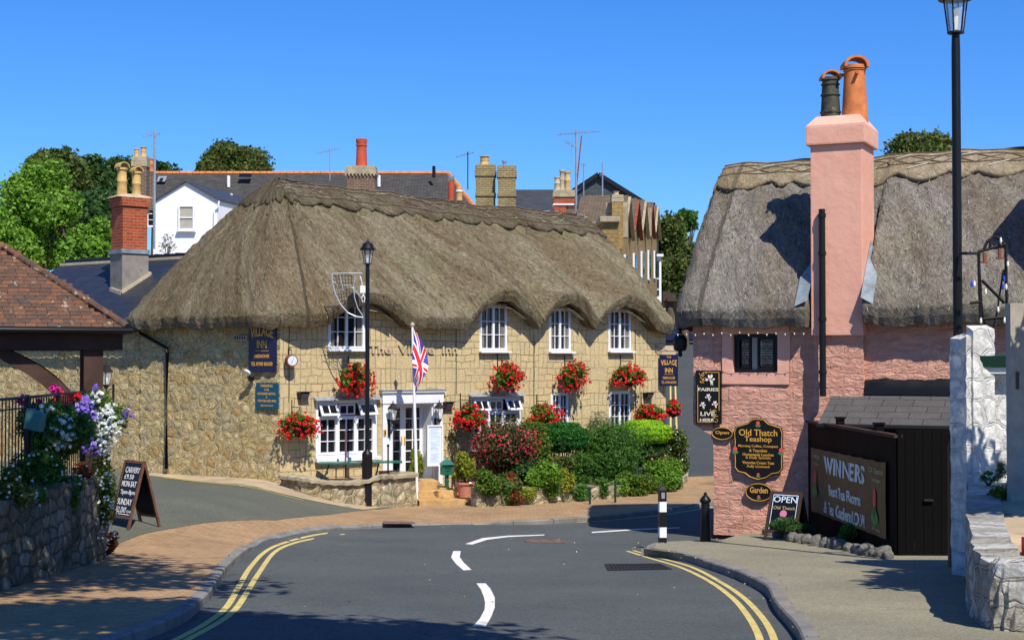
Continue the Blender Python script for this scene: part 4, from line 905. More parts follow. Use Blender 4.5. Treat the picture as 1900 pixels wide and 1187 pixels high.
# ============================================================ INN: signs, lamps, baskets, furniture
def on_front(u, v, y=-.02): p = INN.hit(u, v, y); return INN.w(p[0], p[1], p[2])
def sign_board(name, label, cat, fr, u0, u1, v0, v1, y, mat, th=.03, ang=None):
    a, b = fr.hit(u0, v1, y), fr.hit(u1, v0, y); w, h = b[0] - a[0], b[2] - a[2]
    t = thing(name, label, cat, fr.w((a[0] + b[0]) / 2, y, a[2]), fr.a if ang is None else ang)
    MB().box(-w / 2, w / 2, -.001, th, 0, h).build('board', mat, t, bevel=.006); return t, w, h
arcw = lambda X, Z: Z * (1 + .5 * abs(X) * 2) + (.0 if Z < 0 else 0) - .12 * math.cos(X * math.pi) * (-1 if Z > 0 else -1) * -1
def village_sign(t, w, h, s=1, full=True):
    mb = MB()
    mb.text('THE', 0, h * .955, w * .26, h * .05, -.002); mb.text('VILLAGE', 0, h * .8, w * .84, h * .22, -.002, .02, warp=lambda X, Z: Z + (.25 * (1 - 4 * X * X) if Z < 0 else .04 * (1 - 4 * X * X)))
    mb.text('INN', 0, h * .575, w * .36, h * .16, -.002, .02); mb.box(-w * .25, w * .25, -.007, 0, h * .435, h * .445)
    mb.text('FREEHOUSE', 0, h * .33, w * .56, h * .07, -.002); mb.text('TEL 01983 865500', 0, h * .17, w * .8, h * .08, -.002)
    mb.build('lettering', 'gold', t)
t, w, h = sign_board('inn_sign', 'large navy board with gold VILLAGE INN lettering high on the side wall', 'sign', INS, 461, 511, 600, 690, -.1, 'sign_navy', .06); village_sign(t, w, h)
t, w, h = sign_board('parking_sign', 'teal parking sign with a gold arrow at the corner of the inn', 'sign', INS, 475, 515, 710, 758, -.1, 'sign_teal', .05)
mb = MB()
for s_, z, ww, hh in (('PARKING', .88, .55, .1), ('FOR', .73, .2, .08), ('HOLLIERS HOTEL', .58, .84, .09), ('&', .45, .07, .07), ('THE VILLAGE INN', .31, .86, .09)): mb.text(s_, 0, h * z, w * ww, h * hh, -.002)
mb.prism([(-.3 * w, .13 * h), (-.2 * w, .17 * h), (-.2 * w, .145 * h), (.3 * w, .145 * h), (.3 * w, .115 * h), (-.2 * w, .115 * h), (-.2 * w, .09 * h)], -.007, 0); mb.build('lettering', 'gold', t)
# hanging sign on the right end of the inn
p = INN.hit(1222, 700, -.02); hs_ = thing('hanging_inn_sign', 'small navy sign with orange VILLAGE INN lettering hanging at the right end of the inn', 'sign', INN.w(12.72, -.05, H(1240, 716, 0)[1]), 0)
d_ = INN.w(12.72, -.05)[1]; kk = d_ / 2800; hh = 58 * kk; ww = 34 * kk
hs_.location = at(1241, 716, d_ - .2); MB().box(-ww / 2, ww / 2, -.02, .02, 0, hh).build('board', 'sign_navy', hs_, bevel=.005); 
mb = MB(); mb.text('THE', 0, hh * .92, ww * .26, hh * .06, -.022); mb.text('VILLAGE', 0, hh * .73, ww * .86, hh * .2, -.022, .02, warp=lambda X, Z: Z + (.25 * (1 - 4 * X * X) if Z < 0 else 0)); mb.text('INN', 0, hh * .5, ww * .42, hh * .15, -.022, .02); mb.box(-ww * .25, ww * .25, -.027, -.02, hh * .37, hh * .38); mb.text('FREEHOUSE', 0, hh * .26, ww * .66, hh * .08, -.022); mb.text('TEL 01983 865500', 0, hh * .12, ww * .8, hh * .08, -.022); mb.build('lettering', 'gold', hs_)
mb = MB(); mb.tube([(-.55, .0, hh + .1), (ww / 2 + .03, 0, hh + .1)], .014, 6); mb.tube([(-.5, 0, hh + .3), (0, 0, hh + .1)], .009, 5)
for x in (-ww * .4, ww * .4): mb.tube([(x, 0, hh - .02), (x, 0, hh + .1)], .006, 4)
mb.build('bracket', 'black_paint', hs_)
# bracket clock
c = INN.hit(545, 669, -.28); t = thing('bracket_clock', 'round white-faced bracket clock left of the first upper window', 'clock', INN.w(c[0], -.02, c[2]), INN.a - rad(8))
MB().tube([(0, -.1, 0), (0, -.26, 0)], [.145, .145], 20).build('case', 'rust', t, True); MB().tube([(0, -.262, 0), (0, -.27, 0)], [.118, .118], 20).build('face', 'clock_face', t)
mb = MB(); mb.bar((0, -.273, 0), (.04, -.273, .09), .012, .004); mb.bar((0, -.273, 0), (-.035, -.273, -.05), .014, .004); mb.build('hand', 'black_paint', t)
mb = MB(); mb.tube([(-.0, .0, .26), (0, -.18, .26), (0, -.18, .14)], .012, 6); mb.tube([(0, 0, .34), (0, 0, -.1)], .014, 6); mb.tube([(0, -.05, .26), (0, -.1, .31), (0, -.15, .33), (0, -.19, .29)], .008, 5); mb.build('bracket', 'iron', t)
# wall floodlights
def flood(u, v, label, fr=INN, y=-.02, mat='black_paint'):
    c = fr.hit(u, v, y - .1); t = thing('floodlight', label, 'floodlight', fr.w(c[0], y, c[2]), fr.a, 'black floodlights on the inn wall')
    mb = MB(); mb.prism([(0, -.08), (-.07, -.09), (-.19, .07), (-.17, .1), (0, .09)], -.12, .12, 'x'); mb.build('housing', mat, t, bevel=.006)
    MB().quad((-.1, -.072 - .005, -.088), (.1, -.077, -.088), (.1, -.197, .068), (-.1, -.197, .068)).build('lens', 'lamp_glass', t)
    MB().box(-.15, .15, -.23, .0, .1, .118).build('visor', mat, t)
flood(564, 735, 'black floodlight above and left of the large ground-floor window'); flood(832, 753, 'black floodlight between the door lantern and the first lower flower basket'); flood(1204, 735, 'black floodlight above the rightmost lower flower basket on the wall')
c = INS.hit(462, 692, -.2); t = thing('security_light', 'small white-capped security light below the navy inn sign', 'light', INS.w(c[0], -.08, c[2]), INS.a)
MB().tube([(0, -.16, .03), (0, -.19, .0)], [.09, .085], 14).build('head', 'white_paint', t); mb = MB(); mb.tube([(0, 0, -.12), (0, -.08, -.1), (0, -.15, .0)], .02, 6); mb.box(-.05, .05, -.1, 0, -.2, -.09); mb.build('arm', 'black_paint', t)
c = INS.hit(446, 627, -.1); t = thing('vent_grille', 'small pale vent box under the thatch left of the navy sign', 'vent', INS.w(c[0], -.05, c[2]), INS.a); MB().box(-.22, .22, -.06, .02, -.06, .06).build('box', 'sand', t, bevel=.01); mb = MB()
for k in range(5): mb.box(-.2 + k * .085, -.15 + k * .085, -.066, -.058, -.04, .05)
mb.build('slots', 'black_paint', t)
# coach lanterns beside the door
def lantern(label, loc, rz, s=1.0, arm=True):
    t = thing('wall_lantern', label, 'lantern', loc, rz, 'coach lanterns on brackets')
    mb = MB(); q = math.pi / 4; c = (0, -.2 * s, 0)
    for k in range(4):
        a = q + k * math.pi / 2; mb.bar((c[0] + .065 * s * math.cos(a), c[1] + .065 * s * math.sin(a), -.02 * s), (c[0] + .12 * s * math.cos(a), c[1] + .12 * s * math.sin(a), .26 * s), .012 * s)
    mb.lathe([(.14 * s, .26 * s), (.145 * s, .28 * s), (.06 * s, .38 * s), (.05 * s, .41 * s), (.015 * s, .42 * s), (.012 * s, .48 * s)], c, 4, ph=q); mb.lathe([(.03 * s, -.1 * s), (.05 * s, -.06 * s), (.075 * s, -.03 * s), (.07 * s, -.01 * s)], c, 8); mb.build('frame', 'iron', t)
    MB().lathe([(.066 * s, -.01 * s), (.112 * s, .255 * s)], c, 4, ph=q).build('glass', 'lamp_glass', t)
    MB().lathe([(.02 * s, 0), (.035 * s, .05 * s), (.035 * s, .12 * s), (.015 * s, .15 * s)], c, 10).build('bulb', 'bulb_white', t, True)
    mb = MB(); mb.tube([(0, 0, -.3 * s), (0, -.08 * s, -.34 * s), (0, -.2 * s, -.26 * s), (0, -.2 * s, -.09 * s)], .014 * s, 6); mb.tube([(0, 0, -.1 * s), (0, -.1 * s, -.12 * s), (0, -.19 * s, -.22 * s)], .01 * s, 5); mb.box(-.03 * s, .03 * s, -.02, 0, -.45 * s, .0); mb.build('bracket', 'iron', t); return t
for u, v, lb in ((729, 772, 'coach lantern on the left side of the white door surround'), (815, 770, 'coach lantern on the right side of the white door surround')):
    c = INN.hit(u, v + 6, -.28); lantern(lb, INN.w(c[0], -.08, c[2]), INN.a, 1.0)
c = INS.hit(216, 716, -.4); sp = SD.w(-.05, 7.0); lantern('old coach lantern on a bracket right of the shelter post', Vector(at(211, 712, 38)) , INS.a, 1.15)
# menu board by the door
c0, c1 = INN.hit(796, 865, -.35), INN.hit(821, 788, -.35); t = thing('menu_board', 'white framed menu board with pale blue sheets right of the door', 'board', INN.w((c0[0] + c1[0]) / 2, -.3, c0[2]), INN.a - rad(14)); w = (c1[0] - c0[0]) * 1.06; h = c1[2] - c0[2]
mb = MB(); mb.box(-w / 2, w / 2, -.02, .02, 0, h); mb.box(-w / 2, -w / 2 + .04, -.05, -.02, 0, h); mb.box(w / 2 - .04, w / 2, -.05, -.02, 0, h); mb.box(-w / 2 + .04, w / 2 - .04, -.05, -.02, 0, .04); mb.box(-w / 2 + .04, w / 2 - .04, -.05, -.02, h - .04, h); mb.build('frame', 'white_paint', t)
for k in range(3):
    z = .06 + (h - .1) * k / 3; sh = MB().box(-w / 2 + .06, w / 2 - .06, -.026, -.021, z, z + (h - .16) / 3).build('menu_sheet', 'paper', t); mb = MB()
    for j in range(7): mb.box(-w * .28, w * (.28 - .1 * (j % 3)), -.029, -.0265, z + .05 + j * (h * .3 - .08) / 7, z + .056 + j * (h * .3 - .08) / 7)
    mb.build('text_lines', 'thin_line', sh)
MB().box(-.04, .04, .02, .3, h * .3, h * .4).build('wall_bracket', 'white_paint', t)
c = INN.hit(715, 803, -.1); t = thing('brass_plaque', 'small brass plaque beside the left of the inn door', 'plaque', INN.w(c[0], -.075, c[2] - .08), INN.a); MB().box(-.04, .04, -.015, 0, 0, .17).build('plate', 'gold', t, bevel=.004); MB().box(-.02, .02, -.019, -.016, .03, .14).build('inlay', 'brown_wood', t)
# hanging baskets
def basket(u, v, ru, rv, label, seed, out=.38, bracket=True, d=None, loc=None):
    c = INN.hit(u, v, -out) if loc is None else loc; k = (INN.w(*c)[1]) / 2800; R = np.array([ru * k * 1.02, min(.4, ru * k * .8), rv * k])
    t = thing('hanging_basket', label, 'flower basket', INN.w(*c), INN.a, 'red flower baskets on the inn front')
    rng = np.random.default_rng(seed); bz = -R[2] * .25
    MB().lathe([(.05, bz - .2), (.14, bz - .16), (.2, bz - .06), (.22, bz + .03)], (0, 0, 0), 14).build('basket', 'dark_in', t, True)
    P, Nn = blobs(rng, 1500, R * .95, 14, (.3, .5), .35, bottom=-R[2] * 1.0); P[:, 2] += .1 * (1 - (P[:, 0] / R[0]) ** 2) * R[2] + .02
    np_obj('foliage', rot_leaves(P, .04, .7, rng, .3, Nn), 'leaf_basket', t)
    N = 130; a = rng.normal(size=(N * 2, 3)); a /= np.linalg.norm(a, axis=1)[:, None]; a = a[(a[:, 1] < .5)][:N]; C = a * R * rng.uniform(.62, 1.1, (len(a), 1)); C[:, 2] -= np.abs(C[:, 0] / R[0]) ** 2 * R[2] * .25
    np_obj('flowers', clusters(rng, C, 8, .045, .027), 'petal_red', t)
    mb = MB()
    for k_ in range(12):
        x = rng.uniform(-1, 1); mb.tube([(x * R[0] * .6, 0, bz), (x * R[0] * .95, rng.uniform(-.1, 0), -R[2] * .7), (x * R[0] * 1.02, rng.uniform(-.15, 0), -R[2] * rng.uniform(1.0, 1.35))], .005, 4)
    for x, y in ((-.17, 0), (.17, 0), (0, -.17)): mb.tube([(x, y, bz), (0, 0, .42)], .005, 4)
    mb.build('chain', 'iron', t)
    if bracket:
        mb = MB(); mb.tube([(-.02, out - .02, .12), (-.02, out - .02, .62)], .012, 5); mb.tube([(-.02, out - .02, .44), (0, -.06, .44)], .011, 5); mb.tube([(-.02, out - .02, .14), (0, -.02, .43)], .009, 5); mb.tube([(0, -.04, .44), (0, -.1, .41), (0, -.09, .36), (0, -.04, .37)], .008, 5); mb.build('bracket', 'black_paint', t)
    return t
for i, (u, v, ru, rv, lb) in enumerate(((661, 706, 40, 31, 'red flower basket beneath the first upper window, behind the lamp post'), (939, 699, 36, 28, 'upper red basket under the second bedroom window, above the open-vent window'), (1064, 699, 33, 29, 'upper red basket hanging under the third bedroom window'), (1168, 698, 37, 21, 'upper red basket under the rightmost bedroom window'),
    (556, 789, 41, 25, 'lower red basket at the left corner beside the large white window'), (870, 773, 36, 26, 'lower red basket right of the door, beside the open-vent window'), (1012, 774, 40, 24, 'lower red basket over the dark green bushes in the middle'), (1206, 766, 32, 16, 'wide low red basket on the wall above the lime bush'))): basket(u, v, ru, rv, lb, 20 + i)
bb = INN.loc(at(1250, 757, 44.2)); basket(1250, 757, 16, 15, 'small red basket hanging off the right end of the inn below the navy sign', 31, bracket=False, loc=bb)
# ---------------- terrace wall, tables
tb = [(520, 903), (560, 917), (600, 929), (650, 938), (700, 943), (737, 944.5)]; tt = [(520, 880), (560, 884), (600, 888), (650, 891), (700, 891), (737, 882)]
base = [np.array(G(u, v, .08)) for u, v in tb]; tops = [EYE + ray(u, vt)[2] / ray(u, vt)[1] * b[1] for (u, vt), b in zip([(a[0], c[1]) for a, c in zip(tb, tt)], base)]
back = [np.array(INN.w(INN.hit(u, 870, 0)[0], .0)[:2]) for u in (524, 575, 630, 690, 745, 800)]
TZ = sum(tops) / len(tops)
terr = thing('terrace_wall', 'rough stone terrace wall with a flat stone coping in front of the inn window', 'wall', (base[2][0], base[2][1], hgt(*base[2])), 0)
o0 = np.array([base[2][0], base[2][1], terr.location.z])
mb = MB(); rng = np.random.default_rng(5); cols_ = 40; rows_ = 6; P2 = smooth_path(base, 8)
cor = [P2[-1] + (np.array(G(772, 943, .05)) - P2[-1]) * t for t in (.33, .66, 1)]; cor += [cor[-1] + (INN.loc((0, 0, 0))[:0].sum() if False else np.array([.597 * -1, .802]) * t * 1.0) for t in (.4, .8, 1.2)]
Q = P2 + cor; zt_ = np.interp(np.linspace(0, 1, len(Q)), np.linspace(0, 1, len(tops) + 2), tops + [tops[-1] + .02] * 2)
nq = len(Q)
for j in range(rows_ + 1):
    for i, q in enumerate(Q):
        zb = hgt(*q) - .15; z = zb + (zt_[i] - .09 - zb) * j / rows_; d = Q[min(i + 1, nq - 1)] - Q[max(i - 1, 0)]; d = d / np.linalg.norm(d); nrm = np.array([d[1], -d[0]]) * rng.uniform(-.03, .04)
        mb.v.append((q[0] + nrm[0] - o0[0], q[1] + nrm[1] - o0[1], z - o0[2]))
mb.f = [(j * nq + i, j * nq + i + 1, (j + 1) * nq + i + 1, (j + 1) * nq + i) for j in range(rows_) for i in range(nq - 1)]
o_t = mb.build('wall', 'stone_terrace', terr, False); Sx = [0]
for i in range(1, nq): Sx.append(Sx[-1] + float(np.linalg.norm(Q[i] - Q[i - 1])))
uvl = o_t.data.uv_layers.new(name='UVMap')
for l in o_t.data.loops: uvl.data[l.index].uv = (Sx[l.vertex_index % nq], o_t.data.vertices[l.vertex_index].co.z)
mb = MB(); vs = []
for i, q in enumerate(Q):
    d = Q[min(i + 1, nq - 1)] - Q[max(i - 1, 0)]; d = d / np.linalg.norm(d); n_ = np.array([d[1], -d[0]]); a = q + n_ * (.07 + .03 * rng.random()); b = q - n_ * .34; z = zt_[i] - o0[2] + .012 * math.sin(i * 1.9)
    vs += [(a[0] - o0[0], a[1] - o0[1], z - .09), (a[0] - o0[0], a[1] - o0[1], z - .015), (a[0] - n_[0] * .02 - o0[0], a[1] - n_[1] * .02 - o0[1], z), (b[0] - o0[0], b[1] - o0[1], z), (b[0] - o0[0], b[1] - o0[1], z - .09)]
mb.add(vs, [(5 * i + k, 5 * i + (k + 1) % 5, 5 * i + 5 + (k + 1) % 5, 5 * i + 5 + k) for i in range(nq - 1) for k in range(5)]); mb.build('coping', 'cap_stone', terr)
fl = [tuple(q) for q in Q] + [tuple(b) for b in back[::-1]]
TF = TZ - .13
mb = MB(); mb.add([(x - o0[0], y - o0[1], TF - o0[2]) for x, y in fl], [tuple(range(len(fl)))]); mb.build('terrace_floor', 'verge', terr)
def picnic(u0, u1, v, d, label, w=.55, pole=None):
    a, b = at(u0, v, d), at(u1, v, d); L = (b - a).length / 2; c = (a + b) / 2; t = thing('picnic_table', label, 'table', (c.x, c.y, TF), INN.a * .15, 'green picnic tables on the terrace'); h = c.z - TF
    mb = MB()
    for k in range(4): mb.box(-L, L, -w / 2 + k * w / 4 + .005, -w / 2 + (k + 1) * w / 4 - .005, h - .035, h)
    mb.build('tabletop', 'green_paint', t)
    for s1 in (-1, 1):
        for s2 in (-1, 1): MB().tube([(s1 * L * .6, s2 * .05, h - .04), (s1 * L * .72, s2 * .16, h * .45), (s1 * L * .85, s2 * .25, 0)], .018, 6).build('leg', 'dark_green', t)
        MB().bar((s1 * L * .7, -.3, h * .42), (s1 * L * .7, .3, h * .42), .05, .03).build('crossbar', 'dark_green', t)
    return t
dT = base[3][1] + .55
picnic(592, 690, 857, dT + .3, 'longer green picnic table on the terrace left of the lamp post'); picnic(692, 746, 855, dT + .8, 'shorter green picnic table on the terrace right of the lamp post')
for u, v0, v1, dd_, m_, lb in ((641, 800, 882, dT + .3, 'rust', 'rusty parasol pole standing through the left green table'), (720, 826, 876, dT + .7, 'black_paint', 'short black parasol pole with a knob by the right green table')):
    a, b = at(u, v1, dd_), at(u + 1, v0, dd_); t = thing('parasol_pole', lb, 'pole', (a.x, a.y, TF)); MB().tube([(0, 0, 0), (0, 0, b.z - TF)], .02, 8).build('pole', m_, t, True); MB().lathe([(.03, -.03), (.035, 0), (.02, .03)], (0, 0, b.z - TF), 8).build('collar', m_, t, True)
# steps
st = thing('door_steps', 'three ochre stone steps up to the inn door', 'steps', (*G(828, 942, .05), hgt(*G(828, 942, .05)) + .05), INN.a - rad(24)); SF = Fr(st.location, INN.a - rad(24)); ds = st.location.y
zz = [0, .19, .38, .57]; ff = 0; spans = ((778, 883, 938), (776, 849, 918), (776, 816, 900)); yy = [0, .55, 1.0, 1.7]
for k in range(3):
    a = SF.hit(spans[k][0], spans[k][2], yy[k])[0]; b = SF.hit(spans[k][1], spans[k][2], yy[k])[0]
    MB().box(a, b, yy[k], yy[3] + .5, (zz[k] - (.25 if k == 0 else -.001)), zz[k + 1]).build('step', 'step_stone', st, bevel=.015)
# flagpole
fp = at(774, 934, 37.9); t = thing('flagpole', 'thin white flagpole with a round finial standing before the inn door', 'flagpole', (fp.x, fp.y, hgt(fp.x, fp.y) + .08)); tp = at(765, 602, 37.9); bz = t.location.z
tv = Vector((tp.x - fp.x, 0, tp.z - bz)); MB().tube([(0, 0, 0), tv], [.048, .03], 10).build('pole', 'white_paint', t, True); MB().lathe([(.01, -.05), (.055, -.03), (.06, 0), (.04, .045), (.0, .06)], tv, 12).build('finial', 'sand', t, True)
# union flag, draped
FT = thing('flag', 'drooping red white and blue Union Jack hanging from the white flagpole', 'flag', (tp.x, tp.y, tp.z)); kf = 37.9 / 2800
def flag_geo():
    Lf, Hf = 1.55, .95; nu, nv = 150, 90; vs = []; mats = []
    hu, hv = (Lf / nu), (Hf / nv); lean = -9 / 332
    def pos(s_, r):
        A0, A1, B0, B1 = (.04, -.1), (.03, -.98), (.42, -1.15), (.07, -1.86)
        f = [A0[k] * (1 - s_) * (1 - r) + A1[k] * (1 - s_) * r + B0[k] * s_ * (1 - r) + B1[k] * s_ * r for k in (0, 1)]
        x = f[0] + .12 * math.sin(s_ * math.pi) * (1 - .6 * r) + .02 * math.sin(s_ * 9 + r * 4) * s_; y = -.06 + .09 * math.sin(s_ * 3.6 + r * 4.2) * (.3 + s_) + .02 * math.sin(s_ * 13 + r * 6); z = f[1]
        return (x + z * .027, y, z)
    V = [pos(i / nu, j / nv) for j in range(nv + 1) for i in range(nu + 1)]
    sets = {'flag_red': [], 'flag_white': [], 'flag_blue': []}
    for j in range(nv):
        for i in range(nu):
            x = (i + .5) / nu * 2 - 1; y = 1 - (j + .5) / nv * 2; X, Y = x * 30, y * 15
            c = 'flag_blue'
            dg = abs(abs(X) * .5 - abs(Y)) * .894; 
            if dg < 3: c = 'flag_white'
            # offset saltire red
            s1 = (X * .5 - Y) * .894 if X * Y > 0 else (-X * .5 - Y) * .894
            sgn = s1 if Y > 0 else -s1
            if X < 0: sgn = -sgn
            if 0 < sgn < 2 and dg < 3: c = 'flag_red'
            if abs(X) < 5 or abs(Y) < 5: c = 'flag_white'
            if abs(X) < 3 or abs(Y) < 3: c = 'flag_red'
            a = j * (nu + 1) + i; sets[c].append((a, a + 1, a + nu + 2, a + nu + 1))
    me = bpy.data.meshes.new('cloth'); fs = []; mi = []
    for k, c in enumerate(sets): fs += sets[c]; mi += [k] * len(sets[c])
    me.from_pydata(V, [], fs); me.update(); o = link('cloth', me, None, FT)
    for c in sets: me.materials.append(MT[c])
    me.polygons.foreach_set('material_index', mi); me.polygons.foreach_set('use_smooth', [True] * len(mi))
flag_geo()
# lamp posts
def lamp_post(name, label, base_, H_, s=1.0, head=.6):
    t = thing(name, label, 'street lamp', base_, 0, 'black street lamps')
    MB().lathe([(.14 * s, 0), (.13 * s, .06), (.125 * s, H_ * .19), (.13 * s, H_ * .2), (.105 * s, H_ * .21), (.06 * s, H_ * .215), (.052 * s, H_ * .22)], n=14).build('base', 'black_paint', t, True)
    MB().lathe([(.056 * s, H_ * .21), (.05 * s, H_ - head * 1.25), (.045 * s, H_ - head * 1.02), (.08 * s, H_ - head), (.085 * s, H_ - head * .97)], n=12).build('pole', 'black_paint', t, True)
    q = H_ - head; mb = MB(); n = 6
    for k in range(n): a = k * 2 * math.pi / n; mb.bar((.085 * s * math.cos(a), .085 * s * math.sin(a), q), (.135 * s * math.cos(a), .135 * s * math.sin(a), q + head * .55), .014 * s)
    mb.lathe([(.1 * s, q), (.1 * s, q + .02)], n=n); mb.build('lantern_frame', 'black_paint', t)
    MB().lathe([(.082 * s, q + .02), (.13 * s, q + head * .55)], n=n).build('glass', 'lamp_glass', t)
    MB().lathe([(.03 * s, q + .05), (.04 * s, q + head * .2), (.04 * s, q + head * .42)], n=8).build('bulb', 'bulb_white', t, True)
    MB().lathe([(.19 * s, q + head * .55), (.2 * s, q + head * .58), (.15 * s, q + head * .66), (.12 * s, q + head * .8), (.05 * s, q + head * .86), (.03 * s, q + head * .9), (.012 * s, q + head), (.0, q + head * 1.03)], n=16).build('cap', 'black_paint', t, True); return t
lp = Vector((*G(681, 941, .08), 0)); lp.z = hgt(lp.x, lp.y) + .05; lh = at(680, 443, lp.y).z - lp.z
lamp_post('street_lamp', 'black street lamp in front of the terrace with a wire light decoration', lp, lh, 1.0, .62)
# Christmas light frame on the lamp
LD = lp.y; t = thing('light_motif', 'silver tinsel comet-shaped festive light frame on the left lamp post', 'decoration', at(676, 590, LD)); o_ = t.location
def P_(u, v, dy=0): return tuple(at(u, v, LD + dy) - o_)
mb = MB()
mb.tube([P_(615, 508, -.0), P_(640, 507), P_(673, 507)], .014, 5)
mb.tube([P_(616, 508), P_(617, 525), P_(622, 545), P_(632, 565), P_(645, 580), P_(660, 587), P_(674, 589)], .016, 5); mb.tube([P_(660, 511), P_(656, 530), P_(658, 553), P_(664, 572), P_(673, 586)], .013, 5)
mb.tube([P_(638, 530), P_(650, 530), P_(660, 540), P_(672, 556)], .012, 4); mb.tube([P_(631, 512), P_(633, 522), P_(637, 540)], .016, 4); mb.tube([P_(618, 522), P_(626, 528), P_(625, 540), P_(636, 537)], .012, 4); mb.build('frame', 'tinsel', t)
mb = MB()
for k in range(9): mb.tube([P_(617 + k * .8, 512 + k * 7), P_(657, 512 + k * 6)], .006, 4)
for k in range(6): mb.tube([P_(622 + k * 6, 509), P_(630 + k * 5, 556 + k * 4)], .006, 4)
mb.build('wire_mesh', 'iron', t)
a = Vector(P_(673, 537)); MB().box(a.x - .06, a.x + .07, a.y - .06, a.y + .06, a.z - .09, a.z + .09).build('power_box', 'white_paint', t, bevel=.01)
MB().tube([P_(675, 545, -.06), P_(671, 552, -.08), P_(672, 559, -.08), P_(676, 560, -.08), P_(677, 553, -.08), P_(674, 546, -.06)], .012, 5).build('cable', 'white_paint', t); MB().tube([P_(672, 530, -.05), P_(671, 520, -.05), P_(668, 512)], .01, 5).build('cable', 'white_paint', t)
# green post box on pedestal
pb = Vector((*[*INN.w(*INN.hit(829, 903, -.9))][:2], 0)); kz = pb.y / 2800; zf_ = lambda v: EYE + (665 - v) * kz
t = thing('post_box', 'old green cast post box on a pedestal right of the door', 'post box', (pb.x, pb.y, zf_(909)), INN.a - rad(20)); z = lambda v: zf_(v) - zf_(909)
MB().lathe([(.13, 0), (.11, .03), (.06, .06), (.05, z(895)), (.065, z(892)), (.05, z(888)), (.06, z(881)), (.12, z(880))], n=10).build('pedestal', 'green_paint', t, True)
MB().box(-.15, .15, -.12, .12, z(880) + .001, z(861)).build('box', 'green_paint', t, bevel=.012); MB().box(-.09, .09, -.126, -.121, z(868), z(866)).build('slot', 'dark_in', t); mb = MB(); mb.text('POST', 0, z(872), .13, .04, -.121, .02); mb.build('lettering', 'dark_green', t)
MB().lathe([(.235, z(861) + .001), (.23, z(860)), (.12, z(854)), (.06, z(852)), (.03, z(850)), (.035, z(848)), (.0, z(845))], n=4, ph=math.pi / 4).build('lid', 'green_paint', t)
# pots
def potted(u, v, d, r, label, ch_, R, seed, white=False):
    p = at(u, v, d); t = thing('potted_shrub', label, 'potted plant', p, 0, 'clipped shrubs in terracotta pots')
    MB().lathe([(r * .68, 0), (r * .9, ch_ * .85), (r * 1.02, ch_ * .86), (r * 1.04, ch_), (r * .92, ch_), (r * .9, ch_ * .93)], n=18).build('pot', 'terracotta', t, True); MB().lathe([(r * .9, ch_ * .9), (.01, ch_ * .92)], n=12).build('soil', 'soil', t)
    bush(None, None, None, None, (0, 0, ch_ + R[2] * .85), R, 3800, .035, 'leaf_gold', seed=seed, lobes=24, rl=(.25, .42), up=.2, parent=t)
    if white: MB().lathe([(.0, .04), (.03, .03), (.04, 0), (.0, -.04)], (r * .55, -r * .8, ch_ * .95), 8).build('tag', 'white_paint', t, True)
    return t
dpot = INN.w(*INN.hit(863, 915, -1.9))[1]; potted(863, 922, dpot, 17.5 * dpot / 2800, 'golden cone shrub in a large terracotta pot right of the steps', 28 * dpot / 2800, (.36, .36, .46), 3, True)
dp2 = 38.6; potted(772, 912, dp2, 9.5 * dp2 / 2800, 'narrow golden shrub in a small pot left of the door steps', 18 * dp2 / 2800, (.24, .24, .46), 4)
